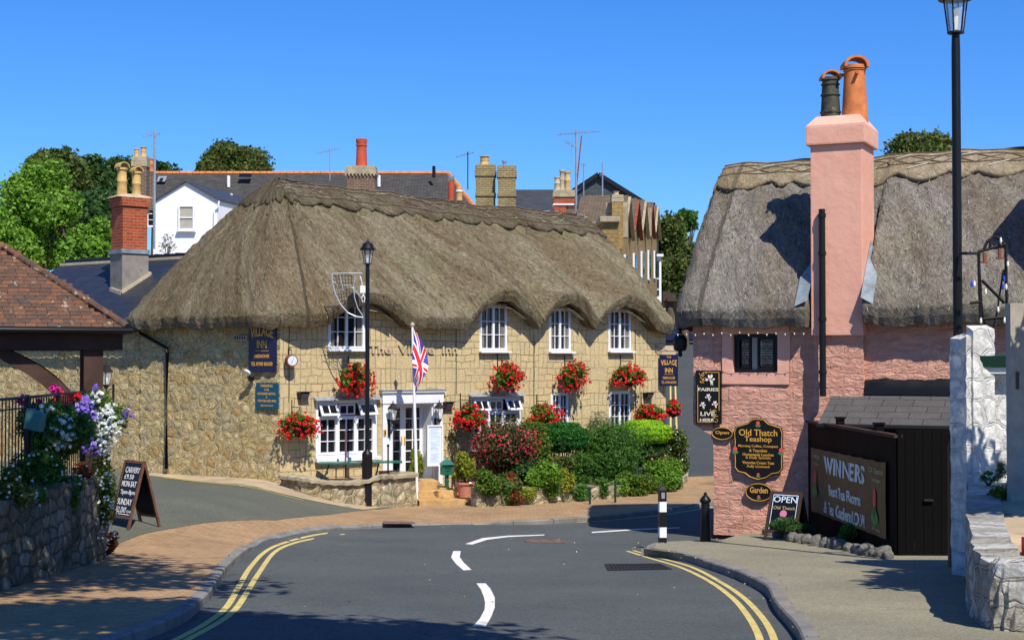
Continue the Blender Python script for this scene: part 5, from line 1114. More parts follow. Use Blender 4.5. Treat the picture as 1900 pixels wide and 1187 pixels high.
# ============================================================ PLANTER AND SHRUBS
pl_b = [(884, 941), (930, 939), (1000, 935), (1060, 931), (1120, 926), (1180, 919), (1235, 910), (1264, 902), (1274, 892), (1270, 884)]
pl_t = [905, 903, 903, 902, 901, 896, 888, 880, 872, 866]
B = [np.array(G(u, v, .1)) for u, v in pl_b]; T = [EYE + ray(u, vt)[2] / ray(u, vt)[1] * b[1] for (u, _), vt, b in zip(pl_b, pl_t, B)]
def stone_ribbon(parent, o0, Q, zts, mat, cap=None, seed=1, rows=6, amp=.05, th=.3, name='wall', capw=.06):
    rng = np.random.default_rng(seed); mb = MB(); nq = len(Q)
    for j in range(rows + 1):
        for i, q in enumerate(Q):
            zb = hgt(*q) - .15; z = zb + (zts[i] - zb) * j / rows; d = Q[min(i + 1, nq - 1)] - Q[max(i - 1, 0)]; d = d / (np.linalg.norm(d) + 1e-9); nr = np.array([d[1], -d[0]]) * rng.uniform(-amp * .3, amp)
            mb.v.append((q[0] + nr[0] - o0[0], q[1] + nr[1] - o0[1], z - o0[2]))
    mb.f = [(j * nq + i, j * nq + i + 1, (j + 1) * nq + i + 1, (j + 1) * nq + i) for j in range(rows) for i in range(nq - 1)]
    n0 = len(mb.v)
    for i, q in enumerate(Q):
        d = Q[min(i + 1, nq - 1)] - Q[max(i - 1, 0)]; d = d / (np.linalg.norm(d) + 1e-9); b = q - np.array([d[1], -d[0]]) * th
        mb.v += [(b[0] - o0[0], b[1] - o0[1], zts[i] - o0[2] + rng.uniform(-.02, .03)), (b[0] - o0[0], b[1] - o0[1], hgt(*b) - .2 - o0[2])]
    for i in range(nq - 1): mb.f += [(rows * nq + i, rows * nq + i + 1, n0 + 2 * i + 2, n0 + 2 * i), (n0 + 2 * i, n0 + 2 * i + 2, n0 + 2 * i + 3, n0 + 2 * i + 1)]
    mb.f += [tuple([j * nq for j in range(rows + 1)] + [n0, n0 + 1]), tuple([j * nq + nq - 1 for j in range(rows + 1)] + [n0 + 2 * nq - 2, n0 + 2 * nq - 1])]
    o = mb.build(name, mat, parent, False); S_ = [0]
    for i in range(1, nq): S_.append(S_[-1] + float(np.linalg.norm(Q[i] - Q[i - 1])))
    uv = o.data.uv_layers.new(name='UVMap'); Qa = np.array([[q[0] - o0[0], q[1] - o0[1]] for q in Q])
    for l in o.data.loops: c = o.data.vertices[l.vertex_index].co; k = int(np.argmin((Qa[:, 0] - c.x) ** 2 + (Qa[:, 1] - c.y) ** 2)); uv.data[l.index].uv = (S_[k], c.z)
    return o
pt = thing('planter_wall', 'low pale stone planter wall in front of the inn shrubs', 'wall', (B[2][0], B[2][1], hgt(*B[2]))); Q = smooth_path(B, 5); zt = np.interp(np.linspace(0, 1, len(Q)), np.linspace(0, 1, len(T)), T)
stone_ribbon(pt, np.array(pt.location), Q, zt, 'stone_planter', seed=3, amp=.07)
sl_ = [tuple(q) for q in Q] + [tuple(INN.w(a, .02)[:2]) for a in (12.9, 9, INN.hit(884, 900, 0)[0])]
zl = np.mean(T) - .06; mb = MB(); mb.add([(a - pt.location.x, b - pt.location.y, zl - pt.location.z) for a, b in sl_], [tuple(range(len(sl_)))]); mb.build('soil', 'soil', pt)
mb = MB(); a = G(1096, 927, .05); stp = thing('planter_steps', 'small stone steps through the planter wall between two green posts', 'steps', (a[0], a[1], hgt(*a)), INN.a - .2)
for k in range(2): MB().box(0, .55, -.16 + .3 * k, .6, .17 * k, .17 * k + .17).build('step', 'cap_stone', stp, bevel=.015)
for u, v0, v1, lb in ((1094, 905, 935, 'dark green handrail post at the left of the planter steps'), (1141, 893, 932, 'taller dark green handrail post at the right of the planter steps')):
    a = G(u, v1, .1); z = EYE + ray(u, v0)[2] / ray(u, v0)[1] * a[1]; t = thing('handrail_post', lb, 'post', (a[0], a[1] - .12, hgt(*a))); MB().tube([(0, 0, 0), (0, 0, z - hgt(*a))], .028, 8).build('pole', 'dark_green', t, True); MB().lathe([(.035, 0), (.03, .03), (.0, .05)], (0, 0, z - hgt(*a)), 8).build('cap', 'dark_green', t, True)
def shrub(u, v, ru, rv, k, label, mat, n, size, seed, flowers=None, cat='shrub', name='shrub', asp=.5, lobes=14, rl=(.35, .55), up=.25, dep=None, inner=.3):
    c = INN.hit(u, v, -k); w = INN.w(*c)
    if k >= 1.9: w = at(u, v, float(np.interp(u, [950 + FP * q[0] / q[1] for q in Q], [q[1] for q in Q])) + .02)
    kk = w.y / 2800; h0 = min(zl, w.z - .05)
    return bush(name, label, cat, (w.x, w.y, h0), (0, 0, w.z - h0), (ru * kk * 1.08, dep or min(ru * kk, .75 if k < 1.9 else .34), rv * kk * 1.08), n, size, mat, None, flowers, seed, lobes, aspect=asp, rl=rl, up=up, inner=inner)
shrub(938, 830, 64, 46, .95, 'large bushy fuchsia covered in small crimson flowers', 'leaf_fuchsia', 13000, .042, 1, [('petal_fuchsia', 2200, .032)], lobes=26, dep=.85, inner=.6, rl=(.42, .6))
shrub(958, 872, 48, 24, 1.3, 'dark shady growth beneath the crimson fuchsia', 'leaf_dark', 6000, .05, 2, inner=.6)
shrub(1046, 812, 43, 27, 1.2, 'dense dark green clipped conifer ball in the middle of the planter', 'leaf_ball', 16000, .034, 3, asp=.4, lobes=30, inner=.15)
shrub(990, 806, 30, 22, .9, 'mid green clipped hedge top showing behind the fuchsia', 'leaf_basket', 6000, .034, 4, lobes=30, inner=.15)
shrub(1000, 832, 28, 30, 1.35, 'yellow green shrub between the fuchsia and the dark ball', 'leaf_basket', 5000, .036, 5, inner=.6)
shrub(1196, 803, 47, 23, 1.1, 'bright lime clipped dome bush on the right', 'leaf_lime', 18000, .032, 6, asp=.4, lobes=34, up=.5, inner=.12)
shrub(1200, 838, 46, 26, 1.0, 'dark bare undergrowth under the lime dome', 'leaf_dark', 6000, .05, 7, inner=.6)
shrub(1132, 845, 66, 60, 1.35, 'big arching grey-green shrub with narrow leaves and few pale blooms', 'leaf_mid', 20000, .055, 8, [('petal_white', 40, .026)], asp=.24, lobes=24, up=.35, dep=.9, inner=.6, rl=(.42, .6))
shrub(1072, 872, 46, 36, 1.55, 'fine needled dark green shrub in front of the conifer ball', 'leaf_mid', 9000, .048, 9, asp=.24, inner=.6)
shrub(1022, 864, 42, 26, 1.45, 'olive mixed shrub below the dark conifer ball', 'leaf_oak', 6000, .045, 10, [('petal_red', 40, .026)], inner=.6)
shrub(1112, 795, 30, 32, .3, 'tall wispy grey shrub against the wall behind the arching shrub', 'leaf_grey', 1500, .045, 11, asp=.15)
shrub(1255, 843, 26, 42, 1.6, 'loose shrub with small white flowers at the right end of the planter', 'leaf_oak', 7000, .038, 12, [('petal_white', 90, .02)], inner=.6)
shrub(1222, 880, 46, 32, 1.95, 'fresh green low shrub with pink flowers at the right of the planter', 'leaf_bright', 8000, .04, 13, [('petal_pink', 40, .028), ('petal_red', 20, .02), ('leaf_gold', 60, .03)], cat='plant', inner=.5)
shrub(1170, 898, 36, 20, 2.05, 'yellowish green low plant spilling over the planter right of the steps', 'leaf_basket', 5000, .036, 14, cat='plant', name='plant')
shrub(1008, 890, 34, 34, 2.05, 'bright green leafy plant spilling down the planter wall', 'leaf_bright', 7000, .04, 15, cat='plant', name='plant')
shrub(1045, 896, 18, 26, 2.15, 'pale yellow variegated plant hanging over the planter wall', 'leaf_gold', 3000, .036, 16, cat='plant', name='plant')
shrub(905, 896, 30, 26, 1.95, 'green and yellow trailing plant beside the large terracotta pot', 'leaf_basket', 6000, .038, 17, [('petal_red', 50, .022)], cat='plant', name='plant')
shrub(948, 908, 24, 30, 2.05, 'trailing plant with dark red leaves on the planter wall', 'leaf_red', 2600, .038, 18, [('leaf_mid', 1600, .038)], cat='plant', name='plant')
shrub(1118, 903, 14, 20, 2.25, 'small dark leafy plant beside the planter steps', 'leaf_mid', 1500, .04, 19, cat='plant', name='plant')
shrub(1075, 912, 24, 16, 2.2, 'small ferny green plant trailing down the planter wall left of the steps', 'leaf_mid', 2200, .034, 81, cat='plant', name='plant')
shrub(975, 915, 22, 16, 2.1, 'low yellow green tuft rooted in the planter wall under the bright green plant', 'leaf_gold', 1800, .03, 82, cat='plant', name='plant')
shrub(1150, 903, 20, 16, 2.2, 'round leafy plant just right of the taller handrail post', 'leaf_bright', 2000, .034, 83, cat='plant', name='plant')
shrub(1200, 898, 26, 18, 2.2, 'olive trailing plant with yellow flowers over the right part of the planter wall', 'leaf_basket', 2600, .034, 84, [('leaf_gold', 60, .026)], cat='plant', name='plant')
shrub(1245, 890, 22, 18, 2.1, 'low green plant with orange blooms at the curved planter end', 'leaf_mid', 2200, .034, 85, [('petal_red', 14, .022), ('leaf_gold', 40, .028)], cat='plant', name='plant')
shrub(855, 862, 14, 26, .25, 'thin leafy climber on the wall beside the post box', 'leaf_grey', 420, .03, 21, cat='plant', name='plant')
shrub(845, 812, 14, 28, .2, 'sparse trailing leaves hanging under the basket right of the door', 'leaf_grey', 260, .028, 22, cat='plant', name='plant')
# spiky cordyline
c = INN.hit(1232, 862, -1.75); w = INN.w(*c); t = thing('spiky_plant', 'reddish brown spiky plant near the right end of the planter', 'plant', (w.x, w.y, zl)); mb = MB(); rng = np.random.default_rng(3)
for k in range(46):
    a = rng.uniform(0, 6.28); e = rng.uniform(.15, 1.3); L = rng.uniform(.45, .75); c0_ = Vector((0, 0, w.z - zl - .15)); d = Vector((math.cos(a) * math.cos(e), math.sin(a) * math.cos(e), math.sin(e))); sd = d.cross(Vector((0, 0, 1))).normalized() * .018
    m_ = c0_ + d * L * .6 + Vector((0, 0, .03)); e_ = c0_ + d * L + Vector((0, 0, -.08)); mb.add([c0_ - sd, c0_ + sd, m_ + sd, m_ - sd, e_], [(0, 1, 2, 3), (3, 2, 4)])
mb.build('leaves', 'leaf_cordy', t); MB().tube([(0, 0, -.05), (0, 0, w.z - zl - .1)], .05, 6).build('stem', 'bark', t)
def rough_box(x0, x1, y0, y1, z0, z1, step=.12, amp=.05, seed=1, jag=0):
    rng = np.random.default_rng(seed); ring = []; 
    def seg(a, b):
        n = max(1, int(math.dist(a, b) / step)); ring.extend([(a[0] + (b[0] - a[0]) * k / n, a[1] + (b[1] - a[1]) * k / n) for k in range(n)])
    seg((x0, y0), (x1, y0)); seg((x1, y0), (x1, y1)); seg((x1, y1), (x0, y1)); seg((x0, y1), (x0, y0)); n = len(ring); m = max(2, int((z1 - z0) / step)); mb = MB(); cx, cy = (x0 + x1) / 2, (y0 + y1) / 2
    for j in range(m + 1):
        for (x, y) in ring:
            s = 1 + 0; dx, dy = rng.uniform(-amp, amp, 2) * .6; z = z0 + (z1 - z0) * j / m + (rng.uniform(-jag, jag) if j == m else 0); mb.v.append((x + dx, y + dy, z))
    mb.f = [(j * n + i, j * n + (i + 1) % n, (j + 1) * n + (i + 1) % n, (j + 1) * n + i) for j in range(m) for i in range(n)]; mb.v.append((cx, cy, z1 + .05)); c = len(mb.v) - 1; mb.f += [(m * n + i, m * n + (i + 1) % n, c) for i in range(n)]; return mb
# ============================================================ PINK COTTAGE
pk = thing('pink_cottage', 'pink painted stone cottage with grey thatch and a tall chimney on the right', 'cottage', (3.88, 29.1, hgt(3.88, 29.1)), PK.a); ZP = hgt(3.88, 29.1)
def HP(u, v, y=0.0): p = PK.hit(u, v, y); return p[0], p[2] - ZP
xl = HP(1286, 700)[0]; zt = HP(1400, 606)[1] + .3; x790, z790 = HP(1290, 788); x8, z8 = HP(1318, 806)
wx0, wz0 = HP(1365, 689, .1); wx1, wz1 = HP(1443, 621, .1)
def rough_wall(parent, name, mat, x0, x1, z0, z1, holes=(), amp=.03, step=.11, seed=2, left=None):
    xs = sorted({round(v, 4) for v in [x0, x1] + [h[i] for h in holes for i in (0, 1)]}); zs = sorted({round(v, 4) for v in [z0, z1] + [h[i] for h in holes for i in (2, 3)]})
    def dens(a):
        o = []
        for p, q in zip(a, a[1:]): n = max(1, int((q - p) / step)); o += [p + (q - p) * k / n for k in range(n)]
        return o + [a[-1]]
    X, Z = dens(xs), dens(zs); rng = np.random.default_rng(seed); nx = len(X); mb = MB(); N = rng.random((len(Z), nx)); N = (N + np.roll(N, 1, 1) + .5 * np.roll(N, 1, 0)) / 2.5
    for j, z in enumerate(Z):
        for i, x in enumerate(X):
            hole = any(h[0] - .01 <= x <= h[1] + .01 and h[2] - .01 <= z <= h[3] + .01 for h in holes); mb.v.append((x, 0 if hole else -amp * (N[j, i] - .35) * 2, z))
    for j in range(len(Z) - 1):
        for i in range(nx - 1):
            mx, mz = (X[i] + X[i + 1]) / 2, (Z[j] + Z[j + 1]) / 2
            if not any(h[0] < mx < h[1] and h[2] < mz < h[3] for h in holes): mb.f.append((j * nx + i, j * nx + i + 1, (j + 1) * nx + i + 1, (j + 1) * nx + i))
    return mb.build(name, mat, parent, True)
sx0, sz0 = HP(1341, 712); sx1, sz1 = HP(1465, 618); sz1 = zt - .05
hole = (wx0 - .02, wx1 + .03, wz0 - .02, wz1 + .02)
rough_wall(pk, 'front_wall', 'pink_stone', 0, 13, -.4, zt, [(sx0, sx1, sz0, zt)], .035)
mb = MB(); nst = 9; P3 = [(0, z8 - .12), (x8 * .6, z8 - .06), (x8, z8), (x790, z790), (xl, z790 + .03), (xl + .02, (z790 + zt) / 2), (xl, zt), (0, zt)]
mb.prism(P3, -.03, .3); mb.build('jetty_wall', 'pink_stone', pk)
mb = MB(); mb.quad((0, 0, -.4), (0, 6, -.4), (0, 6, z8), (0, 0, z8)); mb.quad((xl, .3, z790), (xl, 6, z790), (xl, 6, zt), (xl, .3, zt)); mb.quad((xl, .3, z790), (0, .3, z790 - .1), (0, 6, z790 - .1), (xl, 6, z790)); mb.build('side_wall', 'pink_stone', pk)
MB().box(-.012, 6, -.05, -.03, -.4, HP(1370, 993)[1]).build('tarred_plinth', 'black_wood', pk)
wall(pk, 'window_surround', 'pink_render', sx0, sx1, sz0, zt - .001, [hole], -.035, .2)
mb = MB(); mb.quad((sx0, -.035, sz0), (sx1, -.035, sz0), (sx1, .1, sz0), (sx0, .1, sz0)); mb.build('surround_edge', 'pink_render', pk)
# leaded casements
a, b, c, d = wx0, wx1, wz0, wz1; mb = MB(); f = .05
for q in ((a - .02, a + f, c, d), (b - f, b + .03, c, d), (a + f, b - f, d - f, d + .02), (a + f, b - f, c - .02, c + f * .7)): mb.box(q[0], q[1], .08, .16, q[2], q[3])
pw = mb.build('window', 'black_paint', pk); mid0, mid1 = a + (b - a) * .37, a + (b - a) * .53
MB().quad((a, .15, c), (b, .15, c), (b, .15, d), (a, .15, d)).build('pane', 'glass', pw)
MB().box(mid0 + .01, mid1 - .01, .13, .14, c + .03, d - .04).build('blind', 'curtain', pw); mb = MB()
for k in range(8): z = c + .16 + k * (d - c - .3) / 8; mb.box(a + (b - a) * .62, b - .09, .135, .147, z, z + .02); mb.box(a + (b - a) * .14, a + (b - a) * .34, .135, .147, z, z + .02)
mb.box(a + (b - a) * .58, a + (b - a) * .62, .135, .147, c + .1, d - .1); mb.build('shutter_slats', 'curtain', pw)
for x0_, x1_, yy in ((a + f, mid0, .06), (mid1, b - f, .06)):
    mb = MB(); e = .035
    for q in ((x0_, x0_ + e, c + .02, d - f), (x1_ - e, x1_, c + .02, d - f), (x0_ + e, x1_ - e, d - f - e, d - f), (x0_ + e, x1_ - e, c + .02, c + .02 + e * 1.6)): mb.box(q[0], q[1], yy, yy + .04, q[2], q[3])
    cs = mb.build('casement', 'black_paint', pw); mb = MB(); n = 2; X0, X1, Z0, Z1 = x0_ + e, x1_ - e, c + .08, d - f - e; cw, chh = (X1 - X0) / n, (Z1 - Z0) / 3
    for i in range(n):
        for j in range(3):
            cx, cz = X0 + (i + .5) * cw, Z0 + (j + .5) * chh
            for p, q in (((cx, cz + chh * .5), (cx + cw * .5, cz + chh * .2)), ((cx + cw * .5, cz - chh * .2), (cx, cz - chh * .5)), ((cx, cz - chh * .5), (cx - cw * .5, cz - chh * .2)), ((cx - cw * .5, cz + chh * .2), (cx, cz + chh * .5)), ((cx + cw * .5, cz + chh * .2), (cx + cw * .5, cz - chh * .2)), ((cx - cw * .5, cz + chh * .2), (cx - cw * .5, cz - chh * .2))): mb.bar((p[0], yy + .02, p[1]), (q[0], yy + .02, q[1]), .009, .006)
    mb.build('lead_came', 'iron', cs)
# chimney stack
CF = -.24; cx0 = HP(1504, 400, CF)[0]; cx1 = HP(1600, 400, CF)[0]; cyb = PK.hit(1622, 400, cx1, 0)[1]; ztop, zcap = HP(1550, 232, CF)[1], HP(1550, 268, CF)[1]; zbot = HP(1550, 622, CF)[1]
def pink_chimney(dx, dz, pots):
    mb = MB(); mb.box(cx0 + dx, cx1 + dx, CF, max(cyb, .35), zbot, zcap + dz); c = mb.build('chimney', 'pink_render', pk, bevel=.02)
    MB().box(cx0 + dx - .075, cx1 + dx + .075, CF - .075, max(cyb, .35) + .075, zcap + dz + .001, ztop + dz).build('chimney_cap', 'pink_render', c, bevel=.03)
    m0, m1 = (cx0 + cx1) / 2 + dx, (CF + max(cyb, .35)) / 2; hw, hd = (cx1 - cx0) / 2 + .075, (max(cyb, .35) - CF) / 2 + .075; zz_ = ztop + dz
    mb = MB(); mb.add([(m0 + sx * hw * k, m1 + sy * hd * k2, zz_ + h_) for k, k2, h_ in ((.98, .98, .001), (.72, .6, .2)) for sx, sy in ((-1, -1), (1, -1), (1, 1), (-1, 1))], [(0, 1, 5, 4), (1, 2, 6, 5), (2, 3, 7, 6), (3, 0, 4, 7), (4, 5, 6, 7)]); mb.build('flaunching', 'pink_render', c)
    return c, m0, m1, zz_ + .15
c_, m0, m1, zp = pink_chimney(0, 0, True)
kq = PK.w(cx0, CF).y / 2800
def taper_pot(x, y, z, r0, r1, h, mat, hood, rings=()):
    prof = [(r0, 0), (r0 + (r1 - r0) * .5, h * .5)]
    for q in rings: r = r0 + (r1 - r0) * q; prof += [(r, h * q - .02), (r + .02, h * q - .01), (r + .02, h * q + .012), (r, h * q + .02)]
    prof += [(r1, h * .93), (r1 * 1.15, h * .94), (r1 * 1.12, h), (r1 * .8, h), (r1 * .78, h * .9)]; prof = sorted(prof[:-2], key=lambda p: p[1]) + prof[-2:]
    p = MB().lathe(prof, (x, y, z), 20).build('chimney_pot', mat, c_, True); mb = MB(); R_ = r1 * 1.22; aa = [(math.cos(t) * R_, math.sin(t) * R_ * .8) for t in np.linspace(-.15, math.pi + .15, 16)]; bb_ = [(p_ * .78, q_ * .78) for p_, q_ in aa][::-1]
    M4 = Matrix.Translation((x, y, z + h - .02)) @ Matrix.Rotation(rad(25), 4, 'Z'); n0 = len(mb.v); mb.prism(aa + bb_, -R_ * .9, R_ * .9); mb.v = [tuple(M4 @ Vector(v)) for v in mb.v]; mb.build('hood', 'pot_orange', p, False)
    return p
zb_ = zp - .05
taper_pot(m0 - .22, m1, zb_, .19, .15, (HP(1530, 140, 0)[1] - zb_), 'pot_dark', 1, (.25, .62, .85)); po_ = taper_pot(m0 + .24, m1, zb_, .25, .19, (HP(1572, 118, 0)[1] - zb_), 'pot_orange', 1, (.92,))
MB().tube([(m0 + .24 - .36, m1, HP(1572, 135, 0)[1]), (m0 + .24 - .15, m1, HP(1572, 133, 0)[1])], .035, 8).build('spigot', 'pot_orange', po_); MB().tube([(m0 + .36, m1 - .3, HP(1572, 135, 0)[1]), (m0 + .3, m1 - .1, HP(1572, 133, 0)[1])], .035, 8).build('spigot', 'pot_orange', po_)
pink_chimney(HP(1935, 400, CF)[0] - cx0, -.6, False)
a1 = HP(1525, 388, CF - .08); a2 = HP(1529, 735, CF - .08); mb = MB(); mb.tube([(a1[0], CF - .08, a1[1]), (a2[0] - .02, CF - .08, a2[1])], .06, 10)
for v in (400, 470, 592, 690): z = HP(1526, v, CF - .08)[1]; mb.lathe([(.062, z - .04), (.075, z - .035), (.075, z + .035), (.062, z + .04)], (a1[0], CF - .08, 0), 10)
mb.build('downpipe', 'black_paint', pk, True)
rough_box(cx0 + .02, cx1 - .02, CF + .1, .1, -.4, zbot + .1, amp=.02, seed=14).build('chimney_breast', 'pink_stone', pk, True)
# thatch
RYP = 2.8; rx0, zr_ = HP(1352, 312, RYP); rx1, zr2 = HP(1900, 280, RYP); ex0 = HP(1243, 560, -.1)[0]; EZP = HP(1400, 614, -.45)[1]
TP = Thatch((ex0, 14, -.45, 6.0), .75, (rx0, 13.2, RYP), zr_, EZP + .3, None, bulge=.17, thick=.32, over=.42, seed=5, notch=(cx0 - .04, cx1 + .02, .1), ridge_fn=lambda x: zr_ + (zr2 - zr_) * (x - rx0) / (rx1 - rx0) * 1.0 if x < rx1 else zr2)
TP.main(pk, 'thatch_grey'); TP.cap(pk, 'thatch_ridge_pale', scallop(1.5, .98, .3, .68, .35), .085)
rods = [[(L, d) for L in np.linspace(0, 10, 120)] for d in (.2, .38, .74)]; RP = []
for k in range(16): x = k * .62; RP += [[(x, .72), (x + .3, .56), (x + .62, .4)], [(x, .4), (x + .3, .56), (x + .62, .72)]]
TP.rods(pk, rods + RP, .011, 'liggers', .095)
LL = TP.len; TP.rods(pk, [[(LL - 6 + t, d) for t in np.linspace(0, 6, 60)] for d in (.2, .38, .74)], .011, 'liggers', .095)
TP.rods(pk, [[(k * 1.5 + .2 - .35, .95), (k * 1.5 + .55 - .35, .72)] for k in range(1, 8)] + [[(k * 1.24 + .31, .47), (k * 1.24 + .62, .33)] for k in range(8)], .012, 'liggers_pale', .1)
TP.straw(pk, 12000, .04, 'straw_grey', seed=4, vmin=.22)
# lead flashings by the stack
def roofpt(x, y): # point on thatch front slope near x,y
    v = (RYP - y) / (RYP + .45); i = min(range(TP.n), key=lambda i: (TP.P[i][0] - x) ** 2 + (TP.P[i][1] + .45) ** 2); return Vector(TP.surf(i, v, .05))
for sx, w_, lb in ((cx0, -.26, 'l'), (cx1, .24, 'r')):
    mb = MB(); Y = [-.44, -.2, .0, .25, .5]; A_ = [roofpt(sx + w_ * (.85 if i < 3 else .35), y) for i, y in enumerate(Y)]; B_ = [roofpt(sx, y) + Vector((0, 0, .12)) for y in Y]
    for p in B_: p.x = sx + (-.01 if w_ < 0 else .01)
    mb.add(A_ + B_, [(i, i + 1, 6 + i, 5 + i) for i in range(4)]); mb.build('lead_flashing', 'lead_flash', pk)
# fairy lights under the eave
t = thing('string_lights', 'string of small white bulbs hung along the pink cottage eave', 'lights', PK.w(0, -.4, ZP), PK.a); pts = []; rn = random.Random(4); q0, q1 = HP(1250, 617, -.42)[0], HP(1500, 614, -.42)[0]; ze_ = EZP - .02
for k in range(61): x = q0 + (q1 - q0) * k / 60; pts.append((x, -.03, ze_ - .045 * abs(math.sin(k * .42)) + .01))
MB().tube(pts, .004, 4).build('cable', 'liggers', t)
for k in range(2, 60, 4): p = pts[k]; MB().lathe([(.008, -.035), (.012, -.02), (.007, 0)], p, 6).build('bulb', 'bulb_white', t)
# lean-to roof
lx0 = HP(1546, 730)[0]; lz1 = HP(1560, 729)[1]; lz0 = HP(1560, 787, -1.15)[1]; lx0b = HP(1517, 787, -1.15)[0]
mb = MB(); mb.add([(lx0, -.02, lz1), (9, -.02, lz1), (9, -1.15, lz0), (lx0b, -1.15, lz0)], [(0, 1, 2, 3)]); mb.build('lean_to_roof', 'slab_leanto', pk, uvf=lambda c: (c[0], c[2] * 2.4))
mb = MB(); mb.tube([(lx0b, -1.2, lz0 - .04), (9, -1.2, lz0 - .04)], .05, 8); mb.build('gutter', 'black_paint', pk)
mb = MB(); n = 50; rn = random.Random(2)
for i in range(n + 1):
    x = lx0 - .02 + (9 - lx0) * i / n
    for z, y in ((lz1 - .02, -.12), (lz1 + .08 + rn.uniform(-.02, .02), -.09 - rn.random() * .03), (lz1 + .2 + rn.uniform(-.04, .04), -.06 - rn.random() * .04), (lz1 + .29 + rn.uniform(-.03, .03), .02)): mb.v.append((x, y, z))
mb.f = [(4 * i + k, 4 * i + k + 1, 4 * i + k + 5, 4 * i + k + 4) for i in range(n) for k in range(3)]; mb.build('bitumen_flashing', 'black_paint', pk, True)
wall(pk, 'lean_to_wall', 'black_wood', lx0b + .1, 9, -.4, lz0, (), -1.05)
# ---------------- signs on the pink wall
def PS(u, v, y=-.06): p = PK.hit(u, v, y); return p
t, w, h = sign_board('fairies_sign', 'tall black sign with white fairies reading FAIRIES LIVE HERE', 'sign', PK, 1291, 1338, 687, 786, -.1, 'sign_black', .05); mb = MB()
mb.text('FAIRIES', 0, h * .645, w * .8, h * .062, -.002, .02); mb.text('LIVE', -w * .03, h * .19, w * .56, h * .075, -.002, .02); mb.text('HERE', -w * .06, h * .075, w * .54, h * .06, -.002, .02); mb.build('lettering', 'cream', t)
mb = MB(); g = .012
for q in ((-w * .43, -w * .43 + g, .04, h * .72), (w * .43 - g, w * .43, h * .25, h - .03), (-w * .2, w * .43, h - .03 - g, h - .03), (-w * .43, w * .1, .03, .03 + g)): mb.box(q[0], q[1], -.005, 0, q[2], q[3])
rn = random.Random(2)
for cx_s, cz_s, sg in ((-w * .36, h * .93, 1), (w * .36, h * .08, -1)):
    for k in range(9): aa = rn.uniform(0, 6.28); q = (cx_s + sg * rn.uniform(0, .12), cz_s - sg * rn.uniform(-.02, .2)); mb.tube([(q[0] + .03 * math.cos(aa + s_), -.004, q[1] + .03 * math.sin(aa + s_)) for s_ in np.linspace(0, 4, 7)], .005, 4)
mb.build('scrollwork', 'gold', t)
def fairy(cx, cz, s):
    mb = MB()
    for dx, dz, a, l, r in ((.1, .28, 75, .4, .11), (-.12, .25, 105, .38, .1), (.3, .02, 20, .26, .09), (.0, -.05, 90, .22, .1), (.12, -.22, -50, .3, .12), (.06, -.4, -80, .24, .035), (.2, -.42, -70, .24, .035)):
        aa = rad(a); p = [(math.cos(k) * l / 2, math.sin(k) * r) for k in np.linspace(0, 6.28, 13)[:-1]]; mb.prism([(cx + s * (dx + x * math.cos(aa) - z * math.sin(aa)), cz + s * (dz + x * math.sin(aa) + z * math.cos(aa))) for x, z in p], -.006, 0)
    f_ = mb.build('fairy', 'bulb_white', t); MB().disc((cx - s * .12, cz + s * .02), s * .11, -.004, 10).build('head', 'rose', f_); MB().disc((cx - s * .32, cz - s * .02), s * .12, -.003, 10).build('cap', 'paper', f_)
fairy(w * .08, h * .83, w * .42); fairy(0, h * .5, w * .27); fairy(-w * .22, h * .35, w * .27); fairy(w * .26, h * .37, w * .27)
def rose(t, cx, cz, s, y=-.004):
    mb = MB(); mb.disc((cx, cz + s * .3), s * .3, y, 10); r_ = mb.build('rose', 'rose', t); mb = MB()
    for a in (-150, -120, -60, -30, -90): aa = rad(a); mb.prism([(cx + s * (x * math.cos(aa) - z * math.sin(aa)), cz + s * (.1 + x * math.sin(aa) + z * math.cos(aa))) for x, z in ((0, -.04), (.3, -.09), (.6, 0), (.3, .09), (0, .04))], y - .006, y)
    mb.build('leaf', 'leafgreen', r_)
def oval(name, label, u, v, ru, rv, words_, fl):
    c = PS(u, v, -.08); k = PK.w(*c[:2]).y / 2800 * 1.08; t = thing(name, label, 'sign', PK.w(c[0], -.08, c[2]), PK.a); MB().disc((0, 0), ru * k, .04, 32, .04, rv * k).build('board', 'sign_black', t)
    mb = MB(); n = 40; o = [(ru * k * .95 * math.cos(a), rv * k * .92 * math.sin(a)) for a in np.linspace(0, 2 * math.pi, n + 1)]; mb.tube([(x, -.003, z) for x, z in o], .007, 4, False); mb.text(words_, 0, rv * k * (.25 if fl else .1), ru * k * 1.3, rv * k * .65, -.002, .02)
    mb.build('lettering', 'gold', t)
    if fl: rose(t, 0, -rv * k * .6, rv * k * .5)
oval('open_sign', 'small oval black sign with gold Open lettering', 1340, 804, 19, 11, 'Open', False); oval('garden_sign', 'oval black sign reading Garden with a red rose', 1408, 913, 24, 16, 'Garden', True)
c = PS(1407, 833, -.08); k = PK.w(*c[:2]).y / 2800 * 1.09; W2, H2 = 43 * k, 53 * k; t = thing('teashop_sign', 'large shaped black and gold Old Thatch Teashop sign', 'sign', PK.w(c[0], -.09, c[2]), PK.a)
half = [(0, H2), (W2 * .25, H2 * .97), (W2 * .42, H2 * .84), (W2 * .7, H2 * .77), (W2 * .92, H2 * .72), (W2, H2 * .55), (W2 * .97, H2 * .2), (W2, 0), (W2 * .97, -H2 * .4), (W2 * .98, -H2 * .62), (W2 * .85, -H2 * .75), (W2 * .55, -H2 * .8), (W2 * .35, -H2 * .92), (0, -H2)]
out = half + [(-x, z) for x, z in half[::-1][1:-1]]; MB().prism(out, 0, .04).build('board', 'sign_black', t); MB().tube([(x * .96, -.004, z * .965) for x, z in out + out[:1]], .008, 4, False).build('gilt_edge', 'gold', t)
mb = MB()
